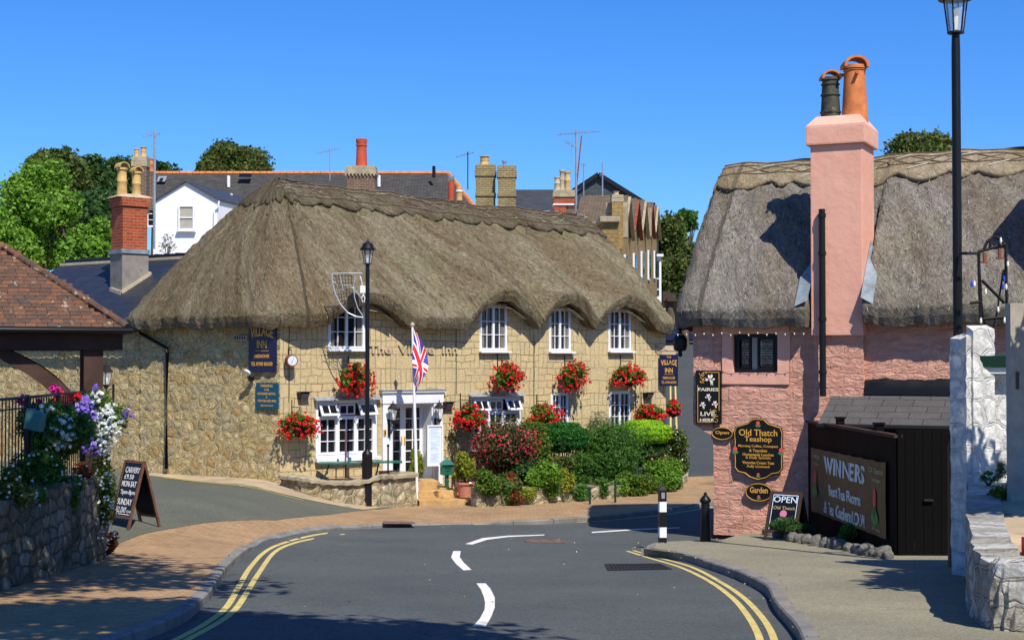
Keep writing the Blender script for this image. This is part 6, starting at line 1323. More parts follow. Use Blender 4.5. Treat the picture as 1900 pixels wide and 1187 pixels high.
for s_, z, ww, hh in (('Old Thatch', .53, 1.55, .19), ('Teashop', .3, 1.1, .2), ('Morning Coffee, Crumpets', .09, 1.6, .09), ('& Teacakes', -.04, .72, .085), ('Homemade Lunches', -.17, 1.25, .085), ('& Daily Specials', -.28, 1.02, .09), ('Victorian Cream Teas', -.43, 1.28, .085), ('Fully Licensed', -.56, .9, .09)): mb.text(s_, 0, z * H2, ww * W2, hh * H2 * 1.1, -.002, .012)
mb.build('lettering', 'gold', t); rose(t, 0, H2 * .78, .12); rose(t, -W2 * .93, -H2 * .08, .14, -.006); rose(t, W2 * .93, -H2 * .08, .14, -.006); rose(t, 0, -H2 * .85, .09)
# dark lantern under the left eave
p = at(1262, 640, 29.5); t = thing('eave_lantern', 'black lantern hanging from the left end of the pink cottage eave', 'lantern', p); MB().lathe([(.0, -.24), (.05, -.2), (.03, -.13), (.12, -.1), (.14, 0), (.14, .12), (.08, .2), (.03, .26), (.02, .5)], n=8).build('body', 'black_paint', t, True); MB().tube([(0, 0, .4), (.5, .1, .42)], .03, 6).build('bracket', 'black_paint', t)
# ---------------- fence with banner
P1 = PK.w(HP(1499, 700)[0], -.02); P2 = Vector((*G(1664, 1030, .12), 0)); FA = Fr(P1, math.atan2(P2.y - P1.y, P2.x - P1.x)); LF = math.hypot(P2.y - P1.y, P2.x - P1.x); zF = at(1660, 806, P2.y).z
ft = thing('black_fence', 'tall black boarded fence carrying the brown banner beside the pink cottage', 'fence', (P1.x, P1.y, hgt(P1.x, P1.y)), FA.a); z0 = ft.location.z; mb = MB(); n = int(LF / .15)
for k in range(n): mb.box(LF * k / n + .004, LF * (k + 1) / n - .004, .0, .025 + .004 * (k % 2), -.3, zF - z0 - .05)
mb.build('board_panel', 'black_wood', ft); mb = MB(); mb.box(-.03, LF + .03, -.04, .09, zF - z0 - .049, zF - z0); mb.build('top_rail', 'brown_wood', ft)
for u in (1508, 1560, 1632): x = FA.hit(u, 800, .12)[0]; MB().box(x - .07, x + .07, .05, .17, -.3, zF - z0 + .1).build('post', 'black_wood', ft); MB().box(x - .09, x + .09, .03, .19, zF - z0 + .1, zF - z0 + .13).build('post_cap', 'black_wood', ft)
P3_ = Vector(at(1830, 800, P2.y - .1)); FB = Fr(P2, math.atan2(P3_.y - P2.y, P3_.x - P2.x)); LB = math.hypot(P3_.y - P2.y, P3_.x - P2.x)
gt = thing('black_gate', 'plain black boarded gate between the banner fence and the white pillar', 'gate', (P2.x, P2.y, hgt(P2.x, P2.y)), FB.a); zB = at(1700, 798, P2.y).z - gt.location.z; mb = MB()
for k in range(10): mb.box(LB * k / 10 + .003, LB * (k + 1) / 10 - .003, 0, .03 + .004 * (k % 2), .06, zB)
mb.build('board_panel', 'black_wood', gt); MB().box(.02, .08, -.03, .0, .0, zB).build('stile', 'black_wood', gt); mb = MB(); mb.box(LB * .3, LB * .3 + .14, -.05, -.0, zB * .47, zB * .485); mb.build('latch', 'iron', gt)
def fb(u, v, y=-.04): p = FA.hit(u, v, y); return p[0], p[2]
bl0, bz1 = fb(1506, 830); bl1, bz1b = fb(1643, 858); _, bz0 = fb(1507, 947); _, bz0b = fb(1645, 1000)
bt = thing('banner', 'brown fabric WINNERS banner on the black fence', 'banner', FA.w(bl0, -.05, bz0), FA.a); LBn = bl1 - bl0; HB = (bz1 - bz0 + bz1b - bz0b) / 2; bdz = (bz0b - bz0)
wav = lambda x, z: -.012 * math.sin(x * 9 + z * 2.0) - .006 * math.sin(x * 23 + z * 5)
mb = MB(); nx, nz = 70, 12
for j in range(nz + 1):
    for i in range(nx + 1): x = LBn * i / nx; z = HB * j / nz; mb.v.append((x, wav(x, z), z + bdz * i / nx * (1 - j / nz) + (bz1b - bz1) * i / nx * j / nz - (.015 * abs(math.sin(i / nx * 22)) if j == nz else 0)))
mb.f = [(j * (nx + 1) + i, j * (nx + 1) + i + 1, (j + 1) * (nx + 1) + i + 1, (j + 1) * (nx + 1) + i) for j in range(nz) for i in range(nx)]; mb.build('cloth', 'banner', bt, True)
mb = MB(); T_ = lambda s_, u0, v0, u1, v1, m: (lambda a, b: m.text(s_, (a[0] + b[0]) / 2 - bl0, (a[1] + b[1]) / 2 - bz0, b[0] - a[0], abs(b[1] - a[1]), 0, .016, th=.004, yf=lambda x, z: wav(x, z) - .012))(fb(u0, v0), fb(u1, v1))
def row(s_, u0, u1, vt, vb):  # vt,vb at mid
    a, b = fb(u0, vt), fb(u1, vt); um = (u0 + u1) / 2; c1, c0_ = fb(um, vt)[1], fb(um, vb)[1]; mb.text(s_, (a[0] + b[0]) / 2 - bl0, (c1 + c0_) / 2 - bz0, b[0] - a[0], c1 - c0_, 0, .02, th=.004, yf=lambda x, z: wav(x, z) - .008)
row('WINNERS', 1530, 1607, 855, 888); row('Best Tea Rooms', 1540, 1598, 908, 929); row('& Tea Gardens I.O.W.', 1531, 1609, 942, 966); mb.build('lettering', 'banner_text', bt)
mb = MB(); row('Old Thatch', 1510, 1524, 844, 850); row('Teashop', 1511, 1522, 858, 864); row('Old Thatch', 1613, 1640, 868, 878); row('Teashop', 1617, 1635, 886, 895); row('& Garden', 1620, 1636, 978, 985); mb.build('lettering', 'banner_pale', bt)
for u, v, s in ((1516, 885, .3), (1627, 925, .36)):
    a = fb(u, v); mb = MB(); cx, cz = a[0] - bl0, a[1] - bz0; y_ = -.03; mb.disc((cx, cz), s * .22, y_, 12, .004, s * .45); mb.build('rose', 'rose', bt); mb = MB()
    for an in (-115, -100, -80, -65, -90, -50, -130): aa = rad(an); mb.prism([(cx + s * (x * math.cos(aa) - z * math.sin(aa)), cz - s * .35 + s * (x * math.sin(aa) + z * math.cos(aa))) for x, z in ((0, -.05), (.5, -.1), (.95, 0), (.5, .1), (0, .05))], y_ - .004, y_)
    mb.build('leaf', 'leafgreen', bt)
# rock edging + plants
rn = random.Random(8); pr = smooth_path([np.array(G(u, v, .12)) for u, v in ((1428, 992), (1470, 1003), (1520, 1012), (1570, 1021), (1610, 1030), (1648, 1036))], 6)
for k in range(18):
    q = pr[int(k * (len(pr) - 1) / 17)]; s = rn.uniform(.09, .15); bm = bmesh.new(); bmesh.ops.create_icosphere(bm, subdivisions=2, radius=1)
    for v in bm.verts: v.co = Vector((v.co.x * s * rn.uniform(.9, 1.15), v.co.y * s * rn.uniform(.9, 1.15), v.co.z * s * rn.uniform(.8, 1.1) * (1.5 if k in (0, 16) else 1.05)))
    me = bpy.data.meshes.new('edging_rock'); bm.to_mesh(me); bm.free(); o = link('edging_rock', me, 'rock'); o.location = (q[0] + rn.uniform(-.04, .04), q[1] + rn.uniform(0, .08), hgt(*q) + .12 + s * .4); o.rotation_euler = (rn.random(), rn.random(), rn.random() * 6)
    tag(o, {0: 'leftmost and tallest edging rock at the foot of the open A-board', 16: 'large pointed edging rock below the right end of the banner', 17: 'small edging rock at the right end of the row by the gate'}.get(k, 'rough weathered rock in the row edging the bed below the banner'), 'rock', 'rocks edging the bed below the banner')
def gbush(u, v, d, ru, rv, label, mat, n, size, seed, fl=None, cat='plant', name='plant', asp=.5, dep=.3, z0=None, **k):
    p = at(u, v, d); kk = d / 2800; zb = hgt(p.x, p.y) + .1 if z0 is None else z0; return bush(name, label, cat, (p.x, p.y, zb), (0, 0, p.z - zb), (ru * kk, dep, rv * kk), n, size, mat, None, fl, seed, aspect=asp, **k)
gbush(1475, 975, 26.6, 42, 17, 'dark feathery plants behind the rocks below the banner', 'leaf_dark', 3000, .035, 41, asp=.25); gbush(1590, 992, 25.2, 42, 22, 'green ferny plant behind the rocks under the right of the banner', 'leaf_mid', 3000, .04, 42, asp=.3)
# ---------------- A-boards
def a_board(name, label, fl, fr, bl, H_, facemat, framemat, writer):
    """fl,fr: front foot world xy (left,right as read); bl: back foot direction point"""
    fl, fr, bl = (np.array(q) for q in (fl, fr, bl)); a = math.atan2(fr[1] - fl[1], fr[0] - fl[0]); w = np.linalg.norm(fr - fl); c = (fl + fr) / 2; zg = hgt(*c); zg += po(*c) if fl[0] < 0 else .12; t = thing(name, label, 'A-board', (c[0], c[1], zg), a); F_ = Fr(t.location, a); sp = F_.loc((bl[0], bl[1], 0))[1]; tl = math.atan2(sp / 2, H_)
    for sgn, nm in ((1, 'front_panel'), (-1, 'back_panel')):
        L = math.hypot(H_, sp / 2); e = .045; M4 = (Matrix.Identity(4) if sgn == 1 else Matrix.Translation((0, sp, 0)) @ Matrix.Rotation(math.pi, 4, 'Z')) @ Matrix.Rotation(-tl, 4, 'X')
        mb = MB(); mb.box(-w / 2, -w / 2 + e, -.02, .02, 0, L, M4); mb.box(w / 2 - e, w / 2, -.02, .02, 0, L, M4); mb.box(-w / 2 + e, w / 2 - e, -.018, .018, L - e, L - .004, M4); mb.box(-w / 2 + e, w / 2 - e, -.018, .018, L * .14, L * .14 + e, M4); f_ = mb.build('frame', framemat, t)
        MB().box(-w / 2 + e, w / 2 - e, -.006, .006, L * .14 + e, L - e, M4).build(nm, facemat, f_)
        if sgn == 1: writer(f_, w - 2 * e, L * .86 - 2 * e, M4, L * .14 + e)
    return t
def tx(mb, M4, z0, items, w, h):
    m = MB()
    for s_, cx, z, ww, hh in items: m.text(s_, cx * w, z0 + z * h, ww * w, hh * h, -.007, .004, th=.002)
    mb.add([tuple(M4 @ Vector(v)) for v in m.v], m.f)
def carvery(t, w, h, M4, z0):
    mb = MB(); tx(mb, M4, z0, (('CARVERY', .02, .87, .84, .11), ('£9.50', -.1, .74, .55, .09), ('MON-SAT', .0, .605, .85, .11), ("'5pm-8pm", .03, .44, .85, .11), ('SUNDAY', -.02, .265, .85, .12), ('ALL DAY', -.13, .115, .62, .11), ('12-8', .34, .09, .22, .05)), w, h)
    n = len(mb.v); p = [M4 @ Vector((w * (-.42 + .84 * k / 16), -.009, z0 + h * (.03 + .006 * math.sin(k * 2)))) for k in range(17)]; mb.tube(p, .006, 4); mb.build('chalk_lettering', 'chalk', t)
def opens(t, w, h, M4, z0):
    mb = MB(); tx(mb, M4, z0, (('OPEN', 0, .85, .86, .17),), w, h); mb.build('lettering', 'paper', t); mb = MB(); tx(mb, M4, z0, (('Old Thatch', 0, .62, .8, .09),), w, h); mb.build('lettering', 'banner_pale', t)
    m = MB(); m.disc((0, z0 + h * .46), w * .13, -.007, 10, .003); r_ = MB().add([tuple(M4 @ Vector(v)) for v in m.v], m.f).build('rose', 'petal_pink', t); m = MB()
    for an in (-30, -60, -90, -120, -150): aa = rad(an); m.prism([(w * (x * math.cos(aa) - z * math.sin(aa)), z0 + h * .36 + w * (x * math.sin(aa) + z * math.cos(aa))) for x, z in ((0, -.03), (.25, -.07), (.45, 0), (.25, .07), (0, .03))], -.01, -.007)
    MB().add([tuple(M4 @ Vector(v)) for v in m.v], m.f).build('leaf', 'leafgreen', t); m = MB()
    for q in ((-.46, -.44, .02, .98), (.44, .46, .02, .98), (-.44, .44, .96, .98)): m.box(q[0] * w, q[1] * w, -.009, -.006, z0 + h * q[2], z0 + h * q[3])
    MB().add([tuple(M4 @ Vector(v)) for v in m.v], m.f).build('white_line', 'paper', t)
gl, gr = np.array(G(200, 958, .12)), np.array(G(239, 982, .12)); gb = np.array(G(290, 982, .12)); hA = at(262, 853, (gl[1] + gr[1]) / 2 + .2).z - hgt(*gr) - po(*gr)
wd = np.array([.7, -.714]); perp = np.array([-wd[1], wd[0]])
a_board('chalkboard_sign', 'wooden A-board chalked CARVERY standing on the left side road', gr - wd * .64, gr, gr + perp * .6, hA, 'chalkboard', 'board_wood', carvery)
q1_ = np.array(G(1417, 1000, .12)); q2_ = q1_ + np.array([.5, -.36]); a_board('open_board', 'dark A-board reading OPEN against the pink wall, left of the black fence', q1_, q2_, q1_ + np.array([.36, .5]), at(1450, 905, 28).z - hgt(*q1_) - .12, 'sign_black', 'brown_wood', opens)
# ---------------- bollards
a = Vector((*G(1229, 1006, .12), 0)); a.z = hgt(a.x, a.y) + .1; kz = a.y / 2800; zz_ = lambda v: EYE + (665 - v) * kz - a.z
bo = thing('striped_bollard', 'square black and white banded bollard with a reflector by the kerb end', 'bollard', a, rad(8)); r = 6.6 * kz
for v0, v1, m_, nm in ((1008, 995, 'black_paint', 'band'), (995, 976, 'white_paint', 'band'), (976, 948, 'black_paint', 'band'), (948, 929, 'white_paint', 'band'), (929, 908, 'black_paint', 'band')): MB().box(-r, r, -r, r, zz_(v0) + .001, zz_(v1)).build(nm, m_, bo)
MB().lathe([(r * 1.41, 0), (r * 1.2, .03), (r * .4, .07), (.0, .075)], (0, 0, zz_(908)), 4, ph=math.pi / 4).build('cap', 'black_paint', bo); MB().box(-.03, .03, -r - .006, -r, zz_(923), zz_(912)).build('reflector', 'galv', bo)
a = Vector((*G(1309, 1004, .12), 0)); a.z = hgt(a.x, a.y) + .1; kz = a.y / 2800; zz_ = lambda v: EYE + (665 - v) * kz - a.z
bo = thing('iron_bollard', 'plain black cast iron bollard with a pointed cap left of the pink cottage', 'bollard', a); MB().lathe([(.098, 0), (.095, zz_(995)), (.075, zz_(935)), (.07, zz_(932))], n=12).build('shaft', 'black_paint', bo, True); MB().lathe([(.075, zz_(932) + .001), (.1, zz_(929)), (.1, zz_(926)), (.06, zz_(920)), (.028, zz_(917)), (.03, zz_(914)), (.0, zz_(911))], n=12).build('cap', 'black_paint', bo, True)
# ---------------- right foreground: white building, post, lamp, car
DW = 19.2
wb = thing('white_building', 'white painted rough stone building corner at the right edge', 'building', (at(1763, 1100, DW).x, DW, hgt(6, DW))); zw = wb.location.z; X_ = lambda u, d=DW: at(u, 600, d).x - wb.location.x; Z_ = lambda v, d=DW: at(1800, v, d).z - zw
def turned_pillar(u, ln, th, vt, d, seed):
    c = at(u, 900, d); a = math.atan2(-.906, .42); mb = rough_box(0, ln, 0, th, -.3, at(u, vt, d).z - zw, .09, .014, seed, .06); o_ = mb.build('pillar', 'stone_white', wb, True); o_.location = (c.x - wb.location.x, c.y - wb.location.y, 0); o_.rotation_euler = (0, 0, a)
turned_pillar(1764, .3, .3, 625, DW + .1, 1); turned_pillar(1794, .13, .35, 611, DW - .05, 2)
rough_box(X_(1813), X_(2100), .15, .7, -.3, Z_(683), amp=.008, seed=3, step=.15).build('wall', 'stone_white', wb, True)
mb = MB(); mb.box(X_(1812), X_(2100), -.05, .6, Z_(693), Z_(681)); mb.build('fascia', 'white_paint', wb, bevel=.01)
mb = MB(); mb.prism([(-.1, Z_(681) + .002), (-.14, Z_(660)), (.6, Z_(657)), (.6, Z_(681) + .002)], X_(1813), X_(2100), 'x'); mb.build('gutter', 'dark_green', wb)
# low wall in front
Lw = [np.array(q) for q in (at(1797, 900, DW)[:2], G(1800, 1118, .12), G(1812, 1150, .12), G(1840, 1166, .12), G(1885, 1171, .12), G(1990, 1174, .12))]
lw_ = thing('low_white_wall', 'low curved white rubble wall with flowers at the bottom right corner', 'wall', (Lw[3][0], Lw[3][1], hgt(*Lw[3]))); Ql = smooth_path(Lw, 6); s_ = np.linspace(0, 1, len(Ql)); htop = [hgt(*Lw[0]) + 1.3, hgt(*Lw[1]) + .95, hgt(*Lw[2]) + .8, hgt(*Lw[3]) + .7, hgt(*Lw[4]) + .7, hgt(*Lw[5]) + .7]
stone_ribbon(lw_, np.array(lw_.location), Ql, np.interp(s_, np.linspace(0, 1, 6), htop), 'stone_white_low', seed=6, rows=7, amp=.05, th=.35)
zl_ = htop[3] - .06; fp_ = [tuple(q) for q in Ql] + [at(2050, 700, DW - .1)[:2]]; mb = MB(); zq = list(np.interp(s_, np.linspace(0, 1, 6), htop) - .05) + [2.35]; mb.add([(a - lw_.location.x, b - lw_.location.y, z_ - lw_.location.z) for (a, b), z_ in zip(fp_, zq)], [(i, i + 1, len(fp_) - 1) for i in range(len(fp_) - 2)]); mb.build('soil', 'verge', lw_)
gbush(1868, 925, 17.6, 32, 30, 'daisy clump with white flowers on the low white wall', 'leaf_basket', 2200, .022, 51, [('petal_white', 160, .018), ('petal_pink', 30, .018)], z0=zl_, dep=.25); gbush(1835, 885, 18.6, 16, 12, 'small daisy tuft at the foot of the white wall', 'leaf_basket', 600, .02, 52, [('petal_white', 60, .017)], z0=zl_, dep=.12); gbush(1858, 875, 18.7, 10, 20, 'dry climbing weed on the white wall', 'leaf_oak', 260, .02, 53, z0=zl_ + .3, dep=.1, stems=False)
gbush(1885, 1125, 14.9, 28, 34, 'daisies spilling over the front of the low white wall', 'leaf_mid', 1500, .02, 54, [('petal_white', 130, .018)], dep=.15); gbush(1830, 1172, 14.5, 28, 5, 'dry grass tuft at the foot of the low white wall', 'leaf_gold', 500, .02, 55, dep=.12)
p = at(1886, 866, 17.3); t = thing('timber_post', 'weathered grey square timber post in front of the white wall', 'post', (p.x, p.y, zl_ + .2)); MB().box(-.085, .085, -.085, .085, -.2, at(1886, 563, 17.3).z - zl_ - .2).build('shaft', 'grey_wood', t, bevel=.008); MB().box(-.03, .012, -.088, -.086, 1.3, 1.5).build('knot', 'bark', t)
rl_ = Vector(at(1778, 700, 20.6)); rl_.z = hgt(rl_.x, rl_.y) + .1; lamp_post('street_lamp', 'tall black street lamp at the right, its lantern cut by the top of the picture', rl_, at(1771, -50, 20.6).z - rl_.z, 1.2, .84)
# festive lantern frame
LD2 = 20.3; o_ = at(1842, 600, LD2); t = thing('light_motif', 'rusty lantern-shaped festive light frame with blue and white bulbs at the right', 'decoration', o_)
def P2f(u, v, dy=0): return tuple(at(u, v, LD2 + dy) - o_)
mb = MB()
for pth in ([(1815, 467), (1866, 453)], [(1816, 467), (1817, 530), (1820, 594)], [(1866, 453), (1867, 520), (1869, 595)], [(1820, 592), (1869, 588)], [(1822, 520), (1864, 562)], [(1824, 466), (1832, 448), (1840, 442), (1850, 441), (1858, 446), (1862, 453)], [(1836, 462), (1838, 448), (1842, 440)]): mb.tube([P2f(*q) for q in pth], .022, 4)
mb.tube([P2f(1818, 560), P2f(1800, 562)], .02, 4); mb.tube([P2f(1816, 470), P2f(1796, 470), P2f(1780, 470, .2)], .022, 5); mb.build('frame', 'iron', t)
mb = MB(); mb.tube([P2f(1817, 490), P2f(1821, 560), P2f(1824, 590), P2f(1830, 608), P2f(1838, 612), P2f(1844, 606), P2f(1850, 580), P2f(1856, 540), P2f(1862, 500)], .014, 5); mb.tube([P2f(1862, 500), P2f(1868, 540), P2f(1868, 590)], .014, 5); mb.build('cable', 'black_paint', t)
for u, v, m_ in ((1803, 526, 'bulb_blue'), (1808, 527, 'bulb_white'), (1863, 517, 'bulb_blue'), (1861, 532, 'bulb_blue'), (1867, 532, 'bulb_white'), (1829, 541, 'bulb_white'), (1830, 621, 'bulb_white'), (1843, 618, 'bulb_blue'), (1852, 574, 'bulb_white'), (1864, 594, 'bulb_white'), (1820, 595, 'bulb_white'), (1857, 446, 'bulb_white'), (1870, 490, 'bulb_white')): MB().lathe([(.009, -.04), (.018, -.015), (.015, .015), (.009, .04)], P2f(u, v, -.04), 8).build('bulb', m_, t)
for u, v in ((1827, 480), (1855, 472)): a = Vector(P2f(u, v)); MB().box(a.x - .02, a.x + .02, a.y - .02, a.y + .02, a.z - .05, a.z + .08).box(a.x - .045, a.x + .045, a.y - .03, a.y + .03, a.z - .06, a.z - .04).build('holder', 'rust', t)
# car tail edge
cp = Vector((*G(1886, 1172, 0), 0)); car = thing('parked_car', 'black car just showing its rear corner at the right edge', 'car', (cp.x, cp.y - 1.0, hgt(cp.x, cp.y - 1.0))); pf = [(0, .28), (-.02, .5), (.0, .75), (.12, .98), (.4, 1.38), (.75, 1.46), (2.0, 1.47), (2.6, 1.05), (3.6, .9), (3.85, .6), (3.85, .28)]
mb = MB(); secs = []
for y, k in ((-.82, .93), (-.7, 1), (0, 1.01), (.7, 1), (.82, .93)): secs.append([(x * 1.0 + (1 - k) * 1.0, y, .28 + (z - .28) * (k if z > .9 else 1)) for x, z in pf])
for s_ in secs: mb.v += s_
m_ = len(pf); mb.f = [(i * m_ + j, i * m_ + (j + 1) % m_, (i + 1) * m_ + (j + 1) % m_, (i + 1) * m_ + j) for i in range(4) for j in range(m_)] + [tuple(range(m_)), tuple(range(4 * m_, 5 * m_))]; mb.build('body', 'car_paint', car, True, bevel=0)
for sy in (-.76, .76):
    for x in (.75, 3.1): wl = MB().tube([(x, sy - .1, .31), (x, sy + .1, .31)], [.31, .31], 20).build('wheel', 'black_wood', car); MB().tube([(x, sy + (.105 if sy > 0 else -.105), .31), (x, sy + (.11 if sy > 0 else -.11), .31)], .18, 14).build('rim', 'galv', wl)
    MB().box(-.03, .05, min(sy, sy * .8), max(sy, sy * .8), .62, .85).build('tail_light', 'red', car, bevel=.01)
# ============================================================ LEFT FOREGROUND: SHELTER
def rmat(name, stops, rough=.85, spec=.2, bd=.006):
    m, nt, b = base_mat(name, rough, 0, spec); g = nn(nt, 'NewGeometry'); co = objco(nt)
    c = ramp(nt, g.outputs['Random Per Island'], stops, 'CONSTANT'); f = noise(nt, co, 14, 5, .7)
    c = mix(nt, .5, c, mix(nt, 1.0, c, ramp(nt, f, [(.3, (.5, .5, .5)), (.7, (1.4, 1.35, 1.3))]), 'MULTIPLY')); f2 = noise(nt, co, 6, 5, .7)
    c = mix(nt, ramp(nt, f2, [(.62, (0, 0, 0)), (.68, (1, 1, 1))]), c, (.42, .36, .27))
    nt.links.new(c, b.inputs['Base Color']); bump(nt, b, f, .7, bd)
rmat('clay_tile', [(0, (.11, .06, .04)), (.2, (.13, .066, .042)), (.4, (.085, .055, .04)), (.55, (.145, .07, .042)), (.68, (.095, .06, .043)), (.84, (.165, .078, .045)), (.93, (.075, .055, .043))])
e0 = at(236, 609, 23.8); SH = Fr((e0.x, e0.y), rad(17)); SB = 1.91; SDp = 3.82; zR = at(5, 462, 25.07).z; zE = e0.z
sh = thing('timber_shelter', 'dark timber shelter with a mossy red clay tiled hipped roof at the left edge', 'shelter', SH.w(0, 0, hgt(e0.x, e0.y)), SH.a); s0 = sh.location.z; zE -= s0; zR -= s0
mb = MB(); rn = random.Random(3); NC = 21; rise = zR - zE; SLn = math.hypot(rise, SB); tilt = math.atan2(rise, SB)
def tile(mb, M4, w, l, th=.014): mb.box(-w / 2, w / 2, 0, l, -th / 2, th / 2, M4)
WS = 6.6
for k in range(NC):
    v0 = k / NC; z = zE + rise * v0; y = SB * v0
    for side in range(2):
        if side == 0: a0, a1 = -WS, -y
        else: a0, a1 = y, SDp - y
        x = a0 + (rn.random() * .16)
        while x < a1 + .02:
            w = .162; M4 = (Matrix.Translation((x, y - .02, z + .012)) if side == 0 else Matrix.Translation((-y + .02, x, z + .012)) @ Matrix.Rotation(math.pi / 2, 4, 'Z')) @ Matrix.Rotation(tilt - .07 + rn.uniform(-.02, .02), 4, 'X') @ Matrix.Rotation(rn.uniform(-.02, .02), 4, 'Z')
            if a0 - .0 <= x: tile(mb, M4, w - .004, SLn / NC * 1.5)
            x += .165
rf = mb.build('roof_tiles', 'clay_tile', sh)
mb = MB()
for k in range(NC):
    v0 = k / NC; p = Vector((-SB * v0, SB * v0, zE + rise * v0 + .02)); q = Vector((-SB * (v0 + 1.5 / NC), SB * (v0 + 1.5 / NC), zE + rise * (v0 + 1.4 / NC) + .045)); mb.cyl(p, q, .075, .055, 8)
mb.build('hip_tiles', 'clay_tile', rf, True); mb = MB()
for k in range(12): mb.cyl((-SB - .0 - k * .32, SB, zR + .02), (-SB - .3 - k * .32, SB, zR + .03), .1, .1, 10)
mb.build('ridge_tiles', 'clay_tile', rf, True)
mb = MB(); mb.add([(-WS, -.0, zE - .03), (0, 0, zE - .03), (-SB, SB, zR - .03), (-WS, SB, zR - .03), (0, SDp, zE - .03), (-WS, SDp, zE - .03)], [(0, 1, 2, 3), (1, 4, 2), (4, 5, 3, 2)]); mb.build('roof_boards', 'brown_wood', rf)
mb = MB(); mb.tube([(-WS, -.06, zE - .035), (.06, -.06, zE - .035), (.06, SDp, zE - .035)], .055, 8); mb.build('gutter', 'black_paint', sh, True)
fz = zE - .12; MB().box(-WS, -.06, .16, .34, fz - .22, fz + .04).box(-.34, -.16, .345, SDp - .3, fz - .22, fz + .04).box(-WS, -.06, SDp - .34, SDp - .16, fz - .22, fz + .04).build('beam', 'brown_wood', sh)
xp0, xp1 = SH.hit(155, 750, .22)[0], SH.hit(191, 750, .22)[0]
sides = (((xp0 + xp1) / 2, .2 + (xp1 - xp0) / 2), ((xp0 + xp1) / 2 - 3.05, .2 + (xp1 - xp0) / 2), ((xp0 + xp1) / 2, SDp - .35))
pw_ = (xp1 - xp0) / 2
for x, y in sides: MB().box(x - pw_, x + pw_, y - pw_, y + pw_, -.8, fz - .221).build('post', 'brown_wood', sh, bevel=.012)
def brace(x, y, sx, L=1.12, Hh=.92, th=.2):
    o = []; i_ = []
    for k in range(13):
        t = k / 12; bx = L * t ** 1.0; bz = -Hh * (1 - t) ; bow = -.1 * math.sin(t * math.pi) ; o.append((x + sx * (pw_ + bx * 1.0 + bow), fz - .221 + bz - bow * .6)); i_.append((x + sx * (pw_ + bx * 1.0 + bow + th), fz - .221 + bz - bow * .6 - th * .6))
    i_[-1] = (i_[-1][0] + sx * .1, fz - .225); i_[0] = (x + sx * pw_, i_[0][1] - .2)
    return MB().prism(o + i_[::-1], y - .05, y + .05).build('brace', 'brown_wood', sh)
brace(sides[0][0], sides[0][1], -1); brace(sides[1][0], sides[1][1], 1); brace(sides[2][0], sides[2][1], -1)
# ---------------- retaining wall, railing
rb = [np.array(G(u, v, .1)) for u, v in ((-160, 1142), (-60, 1112), (0, 1096), (60, 1080), (100, 1068), (150, 1052), (197, 1036))]; rt = [955, 942, 932, 918, 905, 896, 888]
Tz = [EYE + ray(u, v)[2] / ray(u, v)[1] * b[1] for u, v, b in zip((-160, -60, 0, 60, 100, 150, 197), rt, rb)]
rw_ = thing('retaining_wall', 'shaded grey rubble retaining wall with plants growing on top at the left', 'wall', (rb[4][0], rb[4][1], hgt(*rb[4]))); Q = smooth_path(rb, 6); d = Q[-1] - Q[-2]; d /= np.linalg.norm(d); nrm = np.array([-d[1], d[0]])
Q = Q + [Q[-1] + nrm * t + d * .02 for t in (.2, .5, 1.0, 1.6)]; zt = np.interp(np.linspace(0, 1, len(Q)), np.linspace(0, 1, len(Tz)), Tz)
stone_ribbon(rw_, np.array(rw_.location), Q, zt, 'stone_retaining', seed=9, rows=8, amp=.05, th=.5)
zb_ = min(Tz) - .02; fp_ = [tuple(q + nrm * .3) for q in smooth_path(rb, 3)] + [tuple(Q[-1]), tuple(Q[-1] + nrm * 1.5 - d * 4), tuple(Q[0] + nrm * 5)]; zs_ = Tz[-1] - .04
mb = MB(); mb.add([(a - rw_.location.x, b - rw_.location.y, zs_ - rw_.location.z) for a, b in fp_], [tuple(range(len(fp_)))]); mb.build('soil', 'soil', rw_)
RQ = [q + nrm * .32 for q in smooth_path(rb, 6)]; zr_top = at(30, 745, RQ[len(RQ) // 3][1]).z
rl = thing('iron_railing', 'black iron railing with thin upright bars on the retaining wall', 'railing', (RQ[len(RQ) // 2][0], RQ[len(RQ) // 2][1], zs_)); L = [Vector((q[0] - rl.location.x, q[1] - rl.location.y, 0)) for q in RQ]; hh = zr_top - zs_
mb = MB(); mb.tube([p + Vector((0, 0, hh)) for p in L], .02, 6); mb.tube([p + Vector((0, 0, hh - .13)) for p in L], .012, 5); mb.tube([p + Vector((0, 0, .12)) for p in L], .014, 5); mb.build('rail', 'black_paint', rl)
Lc = [0]; 
for a, b in zip(L, L[1:]): Lc.append(Lc[-1] + (b - a).length)
nb = int(Lc[-1] / .13)
for k in range(nb):
    s = Lc[-1] * (k + .5) / nb; x, y = np.interp(s, Lc, [p.x for p in L]), np.interp(s, Lc, [p.y for p in L])
    if k % 12 == 11: MB().box(x - .025, x + .025, y - .025, y + .025, -.1, hh + .03).build('post', 'black_paint', rl)
    else: MB().tube([(x, y, -.02), (x, y, hh)], .009, 5, False).build('bar', 'black_paint', rl)
def dr(u):
    us = [950 + FP * q[0] / q[1] for q in RQ]; return float(np.interp(u, us, [q[1] for q in RQ]))
